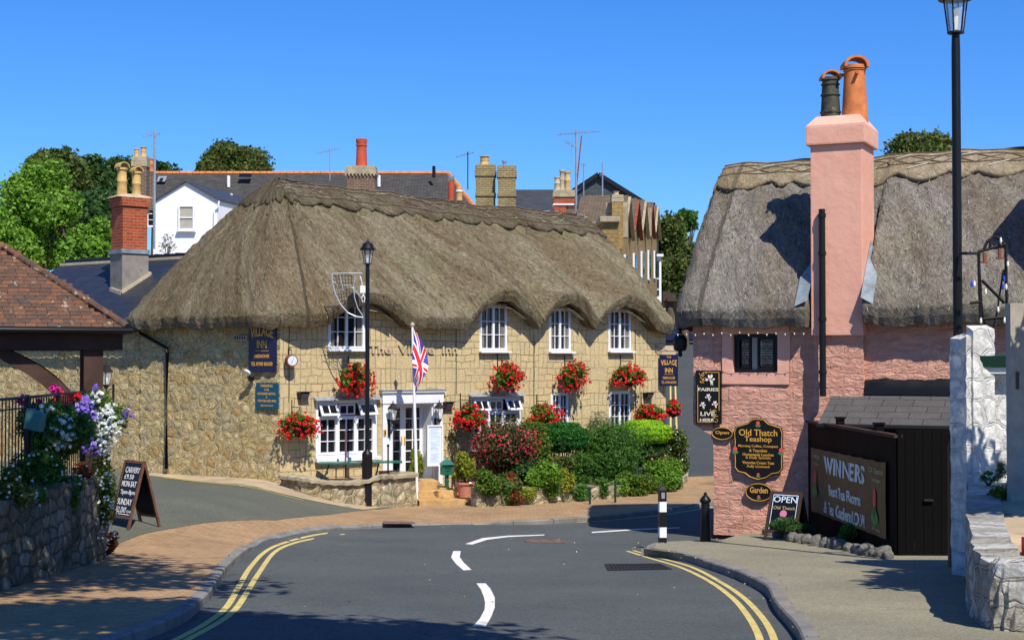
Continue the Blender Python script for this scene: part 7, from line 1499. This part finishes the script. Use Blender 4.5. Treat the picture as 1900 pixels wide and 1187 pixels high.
# ---------------- flowers on the railing
dF = RQ[-1][1] - .2; kf = dF / 2800
def flower_mass(name, label, u, v, ru, rv, d, dep, leaf, nl, groups, seed, size=.03, cat='flowers', extra=None, zbase=None, asp=.5, grp=None):
    p = at(u, v, d); k = d / 2800; t = thing(name, label, cat, p, 0, grp); rng = np.random.default_rng(seed); R = np.array([ru * k, dep, rv * k])
    P, Nn = blobs(rng, nl, R, 14, (.35, .55), .35); np_obj('foliage', rot_leaves(P, size, asp, rng, .3, Nn), leaf, t)
    for i, (m, cu, cv, gu, gv, n, fs) in enumerate(groups):
        c = np.array([(cu - u) * k, -dep * .45, -(cv - v) * k]); q = rng.normal(size=(n, 3)); q /= np.linalg.norm(q, axis=1)[:, None]; q[:, 1] = -np.abs(q[:, 1]); q = c + q * np.array([gu * k, dep * .75, gv * k]) * rng.uniform(.55, 1.05, (n, 1))
        np_obj('petals', clusters(rng, q, 5, fs * .55, fs, .9, .7), m, t)
    return t
fm1 = flower_mass('flower_trough', 'shaded flower trough with white petunias and dark foliage in a teal box', 98, 800, 72, 56, dr(100) - .7, .36, 'leaf_mid', 9500, [('petal_white', 125, 800, 26, 38, 90, .03), ('petal_white', 88, 758, 22, 12, 16, .026), ('petal_magenta', 66, 742, 26, 12, 26, .028), ('petal_purple', 96, 790, 20, 30, 8, .026)], 61, .042, asp=.3)
o_ = fm1.location; a = at(43, 772, dr(43) - .18) - o_; MB().prism([(a.x - .02, a.z - .15), (a.x + .18, a.z - .2), (a.x + .22, a.z + .02), (a.x + .02, a.z + .1)], a.y + .06, a.y + .26).build('trough', 'teal', fm1, bevel=.01)
fm2 = flower_mass('petunia_basket', 'large sunlit basket of purple, white, red and magenta petunias by the shelter post', 168, 778, 52, 56, dr(168) - .42, .36, 'leaf_basket', 8000, [('petal_purple', 163, 778, 34, 46, 230, .03), ('petal_purple', 182, 826, 24, 18, 40, .026), ('petal_white', 205, 790, 28, 50, 170, .026), ('petal_magenta', 115, 722, 12, 7, 12, .042), ('petal_red', 130, 738, 26, 14, 24, .038), ('petal_white', 186, 735, 14, 14, 16, .03), ('petal_purple', 185, 718, 5, 5, 3, .035)], 62, .032, asp=.4)
MB().lathe([(.08, -.35), (.24, -.2), (.3, -.02), (.3, .02)], (.0, .05, -.05), 16).build('basket', 'dark_in', fm2, True)
flower_mass('trailing_plant', 'sunlit trailing plant with tiny white flowers hanging over the end of the retaining wall', 186, 905, 30, 92, dr(186) - .5, .22, 'leaf_basket', 4200, [('petal_white', 190, 940, 26, 70, 60, .018), ('petal_white', 196, 870, 18, 40, 20, .02)], 63, .026, 'plant', asp=.4)
flower_mass('trailing_plant', 'reddish autumn leaves at the foot of the retaining wall end', 209, 1003, 12, 24, dr(197) - .6, .12, 'leaf_red', 380, [('petal_white', 207, 990, 10, 20, 10, .016)], 64, .024, 'plant')
flower_mass('purple_wisp', 'wispy purple flower stems reaching right of the petunia basket', 226, 778, 16, 34, dr(190) + .0, .12, 'leaf_mid', 420, [('petal_purple', 238, 768, 12, 12, 9, .028)], 65, .022, 'plant')
for u, v, ru, rv, lb, sd, m_, n_ in ((70, 866, 56, 42, 'tangled shaded foliage hanging below the flower trough', 66, 'leaf_mid', 5000), (112, 910, 56, 40, 'bushy plant with small white daisies spilling over the shaded wall', 67, 'leaf_mid', 5000), (52, 925, 34, 26, 'broad leafy weed on top of the shaded retaining wall', 68, 'leaf_mid', 1000), (150, 880, 22, 22, 'reddish green shrub between the railing bars', 69, 'leaf_red', 500), (12, 905, 50, 44, 'dark shrub on the wall at the left picture edge', 71, 'leaf_oak', 3500)):
    flower_mass('wall_plant', lb, u, v, ru, rv, dr(u) - .55, .24, m_, n_, [('petal_white', u, v, ru, rv, 22, .018)], sd, .03, 'plant')
flower_mass('wall_daisies', 'small clump of daisies rooted in the face of the shaded wall', 24, 1003, 16, 26, dr(24) - .52, .1, 'leaf_grey', 420, [('petal_white', 26, 1006, 14, 22, 18, .018)], 72, .022, 'plant')
# ============================================================ BACKGROUND TOWN
def px(u, v, d): return at(u, v, d)
def fbox(parent, name, mat, u0, u1, v0, v1, d, dep, bevel=0):
    """box whose front face fills the given part of the facade at depth d (parent at its own origin)"""
    a, b = px(u0, v1, d), px(u1, v0, d); o = parent.location
    return MB().box(a.x - o.x, b.x - o.x, a.y - o.y, a.y - o.y + dep, a.z - o.z, b.z - o.z).build(name, mat, parent, bevel=bevel)
def bthing(name, label, cat, u, d, group=None):
    p = px(u, 500, d); return thing(name, label, cat, (p.x, d, hgt(p.x, d)), 0, group)
def simple_window(parent, u0, u1, v0, v1, d, blind=None, bars=1):
    a, b = px(u0, v1, d), px(u1, v0, d); o = parent.location; x0, x1, z0, z1 = a.x - o.x, b.x - o.x, a.z - o.z, b.z - o.z; y = d - o.y; f = (x1 - x0) * .1
    mb = MB(); mb.box(x0, x0 + f, y - .06, y, z0, z1); mb.box(x1 - f, x1, y - .06, y, z0, z1); mb.box(x0 + f, x1 - f, y - .06, y, z1 - f, z1); mb.box(x0 + f, x1 - f, y - .06, y, z0, z0 + f)
    for k in range(bars): z = z0 + (z1 - z0) * (k + 1) / (bars + 1); mb.box(x0 + f, x1 - f, y - .055, y - .005, z - f * .35, z + f * .35)
    w = mb.build('window', 'white_paint', parent); MB().quad((x0 + f, y - .012, z0 + f), (x1 - f, y - .012, z0 + f), (x1 - f, y - .012, z1 - f), (x0 + f, y - .012, z1 - f)).build('pane', blind or 'glass', w)
    MB().box(x0 - f, x1 + f, y - .14, y, z0 - f, z0 - .004).build('sill', 'white_paint', w); return w
# long slate terrace
tr = bthing('slate_terrace', 'long white terrace with a lichened slate roof and orange ridge behind the inn', 'terrace', 560, 70)
o = tr.location; a, b = px(284, 322, 73), px(832, 322, 73); e, f_ = px(284, 390, 70), px(884, 392, 70)
mb = MB(); R0, R1 = a - o, b - o; E0, E1 = e - o, f_ - o; E1.z = E0.z; R1.z = R0.z
mb.add([E0, E1, R1, R0, (E0.x, R0.y + 3, E0.z), (E1.x, R0.y + 3, E0.z)], [(0, 1, 2, 3), (1, 5, 2), (3, 2, 5, 4)]); rf = mb.build('roof', 'slate_lichen', tr, uvf=lambda c: (c[0], c[1] + c[2]))
mb = MB(); n = 44
for k in range(n): mb.cyl(R0.lerp(R1, k / n), R0.lerp(R1, (k + .94) / n), .12, .12, 6)
for k in range(12): mb.cyl(R1.lerp(E1, k / 12), R1.lerp(E1, (k + .94) / 12), .11, .11, 6)
mb.build('ridge_tiles', 'pot_orange', rf); MB().box(E0.x, E1.x, 0.1, 5.5, -1, E0.z - .05).build('wall', 'white_render', tr); MB().box(E0.x, E1.x, -.15, .0, E0.z - .18, E0.z - .06).build('gutter', 'black_paint', tr)
for u0, u1, v0, v1, m_ in ((293, 312, 328, 338, 'lead'), (444, 470, 323, 330, 'black_paint')):
    q0, q1 = px(u0, v1, 72.2) - o, px(u1, v0, 72.6) - o; s_ = MB().add([(q0.x, q0.y - .25, q0.z), (q1.x, q0.y - .25, q0.z), (q1.x, q1.y - .25, q1.z), (q0.x, q1.y - .25, q1.z)], [(0, 1, 2, 3)]).build('rooflight', m_, rf)
    if m_ == 'lead': MB().add([(q0.x + .12, q0.y - .28, q0.z + .05), (q1.x - .12, q0.y - .28, q0.z + .05), (q1.x - .12, q1.y - .28, q1.z - .05), (q0.x + .12, q1.y - .28, q1.z - .05)], [(0, 1, 2, 3)]).build('pane', 'glass', s_)
for u, v in ((424, 336), (703, 335), (805, 318)): q = px(u, v, 71.8) - o; MB().tube([(q.x, q.y, q.z - .3), (q.x, q.y, q.z + .25)], .08, 8).build('vent_pipe', 'white_paint' if v > 330 else 'black_paint', rf)
simple_window(tr, 274, 290, 396, 420, 70.05); 
# white gabled house
wh = bthing('white_gabled_house', 'white rendered gabled house with one sash window, left behind the thatch', 'house', 345, 62); o = wh.location; pts = [px(288, 520, 62) - o, px(403, 520, 62) - o, px(403, 371, 62) - o, px(345, 338, 62) - o, px(288, 373, 62) - o]
mb = MB(); n = len(pts); dv = Vector((1.5, 7, 0)); mb.add(pts + [p + dv for p in pts], [(0, 1, 2, 3, 4)] + [(i, i + 1, i + 6, i + 5) for i in range(4)]); mb.build('wall', 'white_render', wh)
mb = MB(); ap = pts[3]
for e_ in (pts[2], pts[4]):
    ex = e_ + (e_ - ap) * .05; mb.add([ap + Vector((0, -.12, .06)), ex + Vector((0, -.12, .06)), ex + dv + Vector((0, 0, .06)), ap + dv + Vector((0, 0, .06)), ap + Vector((0, -.12, -.0)), ex + Vector((0, -.12, 0)), ex + dv, ap + dv], [(0, 1, 2, 3), (4, 5, 6, 7), (0, 1, 5, 4), (1, 2, 6, 5)])
mb.build('roof', 'slate', wh, uvf=lambda c: (c[1], c[0])); simple_window(wh, 331, 361, 381, 427, 61.95, 'blind', 1)
q0 = pts[2]; MB().tube([(q0.x + .08, -.05, q0.z - .05), (q0.x + .06, -.08, q0.z - .3), (q0.x - .1, -.08, q0.z - .45), (q0.x - .1, -.08, -1)], .04, 6).build('downpipe', 'white_paint', wh)
p = px(432, 398, 66); t = thing('satellite_dish', 'small grey satellite dish on the white wall behind the thatched ridge', 'dish', p); mb = MB(); mb.lathe([(.02, 0), (.15, .02), (.3, .09), (.31, .1)], n=16); M4 = Matrix.Rotation(rad(60), 4, 'X') @ Matrix.Rotation(0, 4, 'Y'); mb.v = [tuple(M4 @ Vector(v)) for v in mb.v]; mb.build('dish', 'galv', t, True); MB().tube([(0, 0, 0), (0, -.3, .1)], .015, 5).tube([(0, 0, 0), (.1, .5, -.3)], .03, 6).build('arm', 'galv', t)
p = px(426, 372, 66); t = thing('vent_stack', 'white soil pipe rising beside the white gabled house', 'pipe', p); MB().tube([(-.3, 0, -3), (-.2, 0, -.5), (.1, 0, .3)], .07, 8).build('pipe', 'white_paint', t, True)
p = px(310, 455, 58); bush('sapling', 'thin leafy twigs in front of the white gabled house', 'sapling', (p.x, p.y, p.z - 1.5), (0, 0, 1.5), (.45, .3, .45), 160, .05, 'leaf_oak', seed=77)
# chimneys
def stack(label, u0, u1, vt, vb, d, mat, pots, crown=None, crownmat=None, dep=None, rz=0, group=None, collar=None):
    """pots: (u, vtop, halfwidth px, mat, hood)"""
    k = d / 2800; w = (u1 - u0) * k / 2; c = px((u0 + u1) / 2, vb, d); t = thing('chimney_stack', label, 'chimney', c, rz, group); D = dep or w * .8; h = (vb - vt) * k; ch_ = min(.45, h * .35)
    MB().box(-w * .9, w * .9, -D, D, -1.2, h - ch_).build('shaft', mat, t); mb = MB(); mb.box(-w, w, -D - w * .1, D + w * .1, h - ch_ + .002, h - ch_ * .45); mb.box(-w * .95, w * .95, -D - .03, D + .03, h - ch_ * .45 + .002, h); mb.build('crown', crownmat or mat, t, bevel=.02)
    if collar: MB().box(-w * .97, w * .97, -D - .05, D + .05, h * .25, h * .32).build('collar', collar, t)
    for u, v, r, m_, hd in pots:
        x = (u - (u0 + u1) / 2) * k; H_ = (vt - v) * k
        if m_ == 'cowl': MB().lathe([(r * k, -.02), (r * k, H_ * .7), (r * k * 1.4, H_ * .75), (r * k * 1.4, H_), (0, H_ * 1.05)], (x, 0, h), 8).build('cowl', 'galv', t)
        else: pot(t, x, 0, h - .01, r * k * 1.05, H_, m_, hd, 12)
    return t
stack('brown brick chimney with buff pots behind the tall red one', 246, 276, 292, 345, 66, 'brick_brown', ((253, 276, 5, 'pot_buff', None), (266, 272, 6, 'pot_buff', None)), crownmat='cap_stone')
stack('short chimney end with one orange pot beside the aerial mast', 275, 286, 318, 340, 67, 'brick_brown', ((280, 294, 5, 'pot_orange', None),))
stack('squat brick chimney with one tall bright red pot rising above the thatch', 643, 700, 310, 355, 66, 'brick_brown', (), crownmat='cap_stone')
t = [o for o in COL.objects if o.get('label', '').startswith('squat brick')][0]; k = 66 / 2800
MB().lathe([(.27, 0), (.25, .1), (.22, .9), (.25, .92), (.25, .98), (.22, 1.0), (.25, 1.12), (.25, 1.22), (.2, 1.24)], (-.02, 0, 45 * k), 16).build('chimney_pot', 'pot_red', t, True)
mb = MB()
for i in range(9): mb.box(-.68 + i * .155, -.62 + i * .155, -.62, -.58, 26 * k, 33 * k)
mb.build('dentils', 'cap_stone', t)
stack('left of the paired yellow brick chimneys, with a round pot', 881, 921, 307, 385, 58, 'brick_yellow', ((899, 289, 9, 'pot_buff', None),), crownmat='brick_yellow', collar='brick_yellow')
stack('right of the paired yellow brick chimneys, with a small metal cowl', 922, 959, 309, 385, 57.6, 'brick_yellow', ((936, 298, 3.5, 'cowl', None),), crownmat='brick_yellow', collar='brick_yellow')
p = px(837, 372, 60); t = thing('flue', 'dark red flue with a steel cowl behind the thatch ridge', 'flue', p); MB().lathe([(.12, 0), (.13, .5), (.12, .75)], n=10).build('pipe', 'pot_red', t, True); MB().lathe([(.1, .75), (.13, .78), (.13, .98), (.0, 1.0)], n=10).build('cowl', 'galv', t, True)
p = px(852, 372, 60); t = thing('flue', 'short buff and white flue pot beside the dark red flue', 'flue', p); MB().lathe([(.13, 0), (.12, .3), (.14, .32), (.14, .5), (.0, .55)], n=10).build('pipe', 'pot_buff', t, True); MB().lathe([(.145, .34), (.145, .42)], n=10).build('band', 'white_paint', t)
stack('white and red brick chimney with three pale pots near the tall aerial', 1025, 1068, 354, 392, 68, 'brick_red', ((1034, 328, 6, 'sand', None), (1043, 315, 5, 'sand', None), (1053, 318, 6, 'pot_buff', None)), crownmat='cap_stone', collar='white_render')
# middle slate roof
m2 = bthing('slate_roofed_house', 'plain grey slate roof between the yellow chimneys and the pale pots', 'house', 1000, 74); o = m2.location; q = [px(955, 405, 72) - o, px(1060, 405, 72) - o, px(1060, 352, 75) - o, px(950, 352, 75) - o]; mb = MB(); mb.add(q, [(0, 1, 2, 3)]); mb.add([(q[0].x, q[0].y + 6, q[0].z), (q[1].x, q[1].y + 6, q[1].z)], []); mb.f += [(3, 2, 5, 4)]; mb.build('roof', 'slate', m2, uvf=lambda c: (c[0], c[1] + c[2])); MB().box(q[0].x, q[1].x, q[0].y + .2, q[0].y + 5.8, -1, q[0].z - .03).build('wall', 'white_render', m2)
# slate hung gable
g1 = bthing('slate_hung_house', 'dark slate-hung gable with a black edged roof behind the yellow stone terrace', 'house', 1120, 92); o = g1.location; pts = [px(1068, 470, 92) - o, px(1188, 470, 92) - o, px(1188, 378, 92) - o, px(1110, 327, 92) - o, px(1068, 357, 92) - o]; dv = Vector((2, 8, 0)); mb = MB(); mb.add(pts + [p + dv for p in pts], [(0, 1, 2, 3, 4)] + [(i, i + 1, i + 6, i + 5) for i in range(4)]); mb.build('wall', 'slate_hung', g1)
mb = MB(); mb.bar(pts[3] + Vector((0, -.1, .1)), pts[4] + Vector((-.2, -.1, .05)), .35, .25); mb.bar(pts[3] + Vector((0, -.1, .1)), pts[2] + Vector((.3, -.1, -.0)), .35, .25); mb.build('verge_board', 'slate_dark', g1)
fbox(g1, 'dormer', 'slate_hung', 1185, 1213, 378, 470, 90, 6); fbox(g1, 'dormer_roof', 'slate_dark', 1183, 1216, 376, 380, 89.8, 6.4)
# brown tiled roof with pots
br = bthing('brown_tiled_roof_house', 'house with a brown tiled roof left of the yellow stone gables', 'house', 1100, 60); o = br.location; q = [px(1040, 478, 56.5) - o, px(1126, 470, 57) - o, px(1132, 382, 61) - o, px(1052, 386, 60.5) - o]; mb = MB(); mb.add(q, [(0, 1, 2, 3)]); mb.add([(q[0].x, q[2].y + 4, q[0].z), (q[1].x, q[2].y + 4, q[1].z)], []); mb.f += [(3, 2, 5, 4)]; mb.build('roof', 'tile_brown', br, uvf=lambda c: (c[0], c[1] + c[2])); MB().box(q[0].x + .1, q[1].x - .1, q[0].y + .3, q[2].y + 3.8, -1, q[1].z - .05).build('wall', 'stone_yellow', br)
mb = MB(); mb.bar(q[3], q[2], .2, .12); mb.build('ridge_tiles', 'tile_brown', br)
stack('low stack with three orange pots above the brown tiled roof', 1088, 1118, 381, 392, 61.5, 'brick_brown', ((1094, 363, 5, 'pot_buff', None), (1106, 364, 4.5, 'pot_orange', None), (1113, 364, 4, 'pot_orange', None)))
# yellow stone gabled terrace going up the street
H0 = px(1118, 400, 56); dr_ = Vector((.155, .988, 0)).normalized(); 
def gable_house(i, label):
    s0_ = 4.6 * i; p0 = Vector((px(1150, 400, 56).x, 56, 0)) + dr_ * s0_; g = hgt(p0.x, p0.y); t = thing('gabled_stone_house', label, 'house', (p0.x, p0.y, g), math.atan2(dr_.y, dr_.x) - math.pi / 2, 'yellow stone gabled houses up the hill')
    zp = px(1150, (366, 371, 374, 378, 384)[i], p0.y + 2.2).z - g; ze = zp - 1.35; L = 4.5
    mb = MB(); mb.add([(0, 0, -1), (0, L, -1), (0, L, ze), (0, L / 2, zp), (0, 0, ze), (-1.6, 0, -1), (-1.6, L, -1), (-1.6, L, ze), (-1.6, L / 2, zp), (-1.6, 0, ze)], [(0, 1, 2, 3, 4), (5, 6, 7, 8, 9), (0, 4, 9, 5), (1, 6, 7, 2)]); mb.build('wall', 'stone_yellow', t)
    mb = MB(); mb.add([(.15, -.1, ze - .05), (.15, L / 2, zp + .08), (-1.7, L / 2, zp + .08), (-1.7, -.1, ze - .05), (.15, L + .1, ze - .05), (-1.7, L + .1, ze - .05)], [(0, 1, 2, 3), (1, 4, 5, 2)]); mb.build('roof', 'tile_brown', t, uvf=lambda c: (c[0], c[1] + c[2]))
    mb = MB(); mb.bar((.17, -.05, ze - .15), (.17, L / 2, zp + .0), .05, .16, up=(1, 0, 0)); mb.bar((.17, L + .05, ze - .15), (.17, L / 2, zp), .05, .16, up=(1, 0, 0)); mb.build('bargeboard', 'rust' if i % 2 else 'cap_stone', t)
    for z in (ze - 2.3, ze - 5.2): w = MB().box(-.01, .08, L / 2 - .5, L / 2 + .5, z, z + 1.4).build('window', 'white_paint', t); MB().quad((.104, L / 2 - .5, z + .1), (.104, L / 2 + .5, z + .1), (.104, L / 2 + .5, z + 1.4), (.104, L / 2 - .5, z + 1.4)).build('pane', 'glass', w)
    MB().box(-.0, .28, L / 2 - .75, L / 2 + .75, ze - 5.4, ze - 5.21).build('sill', 'white_paint', t)
    if i in (0, 3): MB().box(-.5, .3, -.22, .22, ze - .4, ze + .9).build('kneeler_pier', 'cap_stone', t, bevel=.02)
    return t
for i, lb in enumerate(('nearest yellow stone gabled house, above the right end of the thatch', 'second yellow stone gabled house up the hill', 'third yellow stone gabled house up the hill', 'fourth yellow stone gabled house up the hill', 'farthest yellow stone gabled house up the hill')): gable_house(i, lb)
ey = bthing('yellow_end_building', 'yellow stone end wall with a moulded cap beside the brown tiled roof', 'building', 1135, 54); o = ey.location; fbox(ey, 'wall', 'stone_yellow', 1118, 1148, 412, 560, 54, 2.2); fbox(ey, 'cornice', 'cap_stone', 1113, 1151, 401, 411.5, 53.8, 2.6, .04)
stack('yellow stone chimney block on the end of the gabled terrace', 1133, 1156, 362, 402, 55.5, 'stone_yellow', ((1143, 355, 6, 'sand', None),), crownmat='cap_stone', rz=.1)
# white building with bay farther up
wb2 = bthing('white_bay_house', 'white house with a black roof edge and a white bay window up the hill', 'house', 1200, 84); fbox(wb2, 'wall', 'white_render', 1188, 1206, 402, 580, 84, 6); fbox(wb2, 'side_wall', 'stone_yellow', 1206.4, 1213, 400, 580, 84.2, 9); fbox(wb2, 'roof_edge', 'black_paint', 1186, 1215, 397, 401, 83.7, 9)
fbox(wb2, 'dark_band', 'black_paint', 1189, 1202, 466, 480, 83.8, .2); bw_ = fbox(wb2, 'bay_window', 'white_paint', 1209, 1227, 476, 562, 80, 2.5)
for v0, v1 in ((484, 514), (518, 534), (538, 548)):
    for u0, u1 in ((1213, 1217), (1219, 1223)): fbox(wb2, 'pane', 'glass', u0, u1, v0, v1, 79.95, .04)
fbox(wb2, 'bay_roof', 'white_paint', 1206, 1231, 471, 475.7, 79.8, 3); fbox(wb2, 'porch', 'white_paint', 1188, 1206, 516, 560, 78, 2); fbox(wb2, 'porch_cornice', 'white_paint', 1185, 1209, 512, 515.8, 77.8, 2.4); fbox(wb2, 'pane', 'glass', 1192, 1197, 522, 545, 77.95, .04)
lc = bthing('low_brown_house', 'small dark roofed house with buff pots far up the hill', 'house', 1278, 100); fbox(lc, 'wall', 'stone_yellow', 1232, 1300, 560, 620, 100, 5); fbox(lc, 'roof', 'tile_brown', 1230, 1302, 540, 559, 99.5, 6)
stack('distant pair of buff pots among the trees', 1270, 1286, 454, 470, 118, 'brick_brown', ((1273, 440, 4, 'pot_orange', None), (1281, 438, 4, 'pot_orange', None)))
fr_ = bthing('far_red_roof', 'scrap of red roofed house hidden in the bright green tree', 'house', 118, 84); fbox(fr_, 'wall', 'concrete', 108, 128, 436, 470, 84, 4); fbox(fr_, 'roof', 'pot_orange', 106, 130, 428, 435.6, 83.8, 4.4)
# white house wall up the lane
# aerials
def aerial(label, u, vt, vb, d, boom=None, n=8, tilt=0, mat='galv', r=.025, yl=None, dip=0):
    a, b = px(u, vb, d), px(u, vt, d); t = thing('tv_aerial', label, 'aerial', a); h = b.z - a.z; MB().tube([(0, 0, 0), (tilt, 0, h)], r, 6).build('mast', mat, t)
    if boom:
        u0, u1, v = boom; k = d / 2800; x0, x1 = (u0 - u) * k, (u1 - u) * k; z = (vb - v) * k; mb = MB(); mb.tube([(x0, 0, z - dip), (x1, .0, z + dip)], .014, 4)
        for i in range(n): x = x0 + (x1 - x0) * (i + .3) / n; zz = z - dip + 2 * dip * (i + .3) / n; L = .16; mb.tube([(x - .03, -L, zz + .02), (x + .03, L, zz + .02)], .007, 4); mb.tube([(x, 0, zz - .05), (x, 0, zz + .1)], .007, 4)
        mb.build('boom', 'galv', t)
    return t
aerial('banded grey aerial mast standing beside the white gabled house', 286, 244, 462, 58, (264, 298, 250), 7, mat='galv', r=.05, dip=.05)
aerial('thin aerial left of the red chimney pot', 612, 278, 336, 70, (587, 631, 280), 8, dip=.12); aerial('dark aerial left of the yellow chimneys', 868, 282, 352, 60, (846, 880, 287), 7, mat='iron', dip=.1); aerial('tall white aerial mast with a long yagi array right of centre', 1069, 242, 415, 58, (1034, 1114, 246), 16, tilt=0, r=.045, dip=.07)
aerial('leaning red aerial pole crossing the tall white mast', 1066, 252, 385, 59, None, tilt=.28, mat='rust', r=.03); aerial('thin grey mast right of the tall aerials', 1083, 303, 372, 60, (1078, 1088, 306), 3); aerial('slim banded mast in front of the slate-hung gable', 1118, 302, 380, 60, (1113, 1121, 325), 3, r=.03)
t = aerial('small vertical aerial array fixed to the tall white mast', 1060, 262, 300, 57.8, (1049, 1066, 268), 7, mat='galv', r=.012, dip=-.1)
# ============================================================ TREES
def tr_px(label, u, v, ru, rv, d, n, size, mat, seed, lobes=18, rl=(.3, .48), up=.3, dep=None, asp=.6, name='tree', group=None, tr=.3, zadd=0):
    c = px(u, v, d); k = d / 2800; g = hgt(c.x, d); b = (c.x, d, g); return tree(name, label, group, b, tuple(c), (ru * k, dep or ru * k * .8, rv * k), n, size, mat, lobes, seed, tr, rl, up, asp)
tr_px('bright green feathery tree at the left behind the shelter', 70, 400, 92, 110, 62, 26000, .1, 'leaf_bright', 101, 34, (.22, .38)); tr_px('lower bright green tree beside the red brick chimney', 160, 462, 62, 66, 58, 13000, .095, 'leaf_bright', 102, 22, (.25, .4)); tr_px('bright green tree filling the left edge behind the tiled roof', -10, 470, 90, 100, 60, 12000, .1, 'leaf_bright', 103, 22, (.25, .4))
G1 = 'dark woodland trees on the hill'
for i, (lb, u, v, ru, rv, d, n) in enumerate((('broad dark tree at the left of the hill', 110, 330, 80, 62, 118, 15000), ('dark rounded tree in the middle of the hill', 205, 345, 80, 76, 122, 17000), ('dark tree tapering right behind the chimneys', 285, 350, 62, 58, 126, 9000), ('low dark tree filling below the hill crest', 170, 420, 100, 80, 112, 14000))): tr_px(lb, u, v, ru, rv, d, n, .2, 'leaf_oak' if i == 0 else 'leaf_dark', 110 + i, 26, (.25, .42), group=G1)
tr_px('dark oak rising above the slate roof at left centre', 450, 305, 80, 46, 130, 15000, .17, 'leaf_oak', 120, 24, (.25, .42)); tr_px('smaller oak crown left of the dark oak', 392, 315, 40, 30, 128, 4500, .17, 'leaf_oak', 121, 14)
tr_px('tall mixed green pine right of the white bay house', 1243, 450, 42, 78, 100, 10000, .14, 'leaf_oak', 122, 26, (.22, .36)); tr_px('bluish dark tree top between the pine and the pink cottage thatch', 1272, 412, 28, 26, 112, 3500, .15, 'leaf_mid', 123, 14, (.3, .45)); tr_px('dense green tree filling the gap beside the pink cottage thatch', 1270, 500, 46, 60, 96, 9000, .14, 'leaf_oak', 124, 22, (.25, .4)); tr_px('shaded lower trees above the lane', 1240, 555, 50, 50, 104, 6000, .15, 'leaf_dark', 125, 16)
tr_px('oak crown showing over the pink cottage ridge', 1695, 285, 80, 54, 72, 13000, .1, 'leaf_oak', 126, 26, (.24, .4))
rng = np.random.default_rng(9)
C = []
for k in range(46): x = -170 + k * 8 + rng.uniform(-3, 3); C.append((x, rng.uniform(150, 190), 0))
C = np.array([(x, y, hgt(x, y) + rng.uniform(.5, 3.0)) for x, y, _ in C]); V = []
for c in C: d = rng.normal(size=(420, 3)); d /= np.linalg.norm(d, axis=1)[:, None]; V.append(rot_leaves(c + d * np.array([7, 6, 4.5]) * rng.uniform(.7, 1, (420, 1)), .5, .7, rng, .3, d))
tag(np_obj('woodland', np.concatenate(V), 'leaf_dark'), 'distant woodland covering the hill behind the town', 'woodland', kind='stuff')
# parked car at the top of the lane
p = at(1238, 640, 96); car = thing('parked_car', 'dark blue car parked up the hill lane between the two thatched buildings', 'car', (p.x - 1.2, p.y, hgt(p.x, p.y)), rad(5)); mb = MB(); pf = [(0, .3), (0, .85), (.8, .95), (1.3, 1.4), (2.7, 1.42), (3.4, .95), (4.1, .8), (4.15, .3)]; mb.prism(pf, 0, 1.7); mb.build('body', 'sign_navy', car, bevel=.05); mb = MB(); mb.prism([(1.0, .97), (1.4, 1.33), (2.6, 1.35), (3.1, .97)], -.01, 1.71); mb.build('side_windows', 'glass', car)
for x in (.8, 3.3): MB().tube([(x, -.02, .32), (x, .25, .32)], .32, 16).build('wheel', 'black_wood', car)
# low stone garden wall up the right of the lane
# ============================================================ trees out of frame whose shade falls on the road
tree('roadside_tree', 'large leafy tree behind the viewer whose shade falls across the bottom of the road', None, (9.5, 5.0, 1.9), (-.9, 8.2, 9.3), (4.2, 2.4, 1.3), 12000, .11, 'leaf_mid', 20, 201, .28, (.3, .46))
tree('roadside_tree', 'leafy tree out of view whose shade dapples the left pavement and wall', None, (-9.5, 9.0, 1.9), (-3.2, 12.9, 9.9), (3.6, 3.8, 1.3), 6000, .11, 'leaf_mid', 20, 202, .25, (.22, .4))
tree('roadside_tree', 'bushy tree just out of view on the right shading the right pavement', None, (8.8, 14.5, 1.1), (7.0, 15.2, 5.3), (1.45, 1.7, .95), 10000, .11, 'leaf_mid', 16, 203, .14, (.35, .5))
# litter: scattered dry leaves and petals on the road and pavements
rng = np.random.default_rng(77); V = []
for k in range(300):
    y = 13.5 + 24 * rng.random() ** 1.1; x = rng.uniform(-.34, .33) * y; off = .008
    if k % 2: # along the kerbs
        q = (kl if rng.random() < .5 else kr)[rng.integers(10)] ; q = (kl if k % 4 == 1 else kr); q = q[rng.integers(len(q))]; x, y = q[0] + rng.normal(0, .18), q[1] + rng.normal(0, .12)
    V.append((x, y, hgt(x, y) + (.125 if k % 2 else off) + .004))
tag(np_obj('leaf_litter', rot_leaves(np.array(V), .013, .7, rng, .8), 'leaf_litter'), 'scattered dry leaves lying along the kerbs and on the road', 'leaves', kind='stuff')
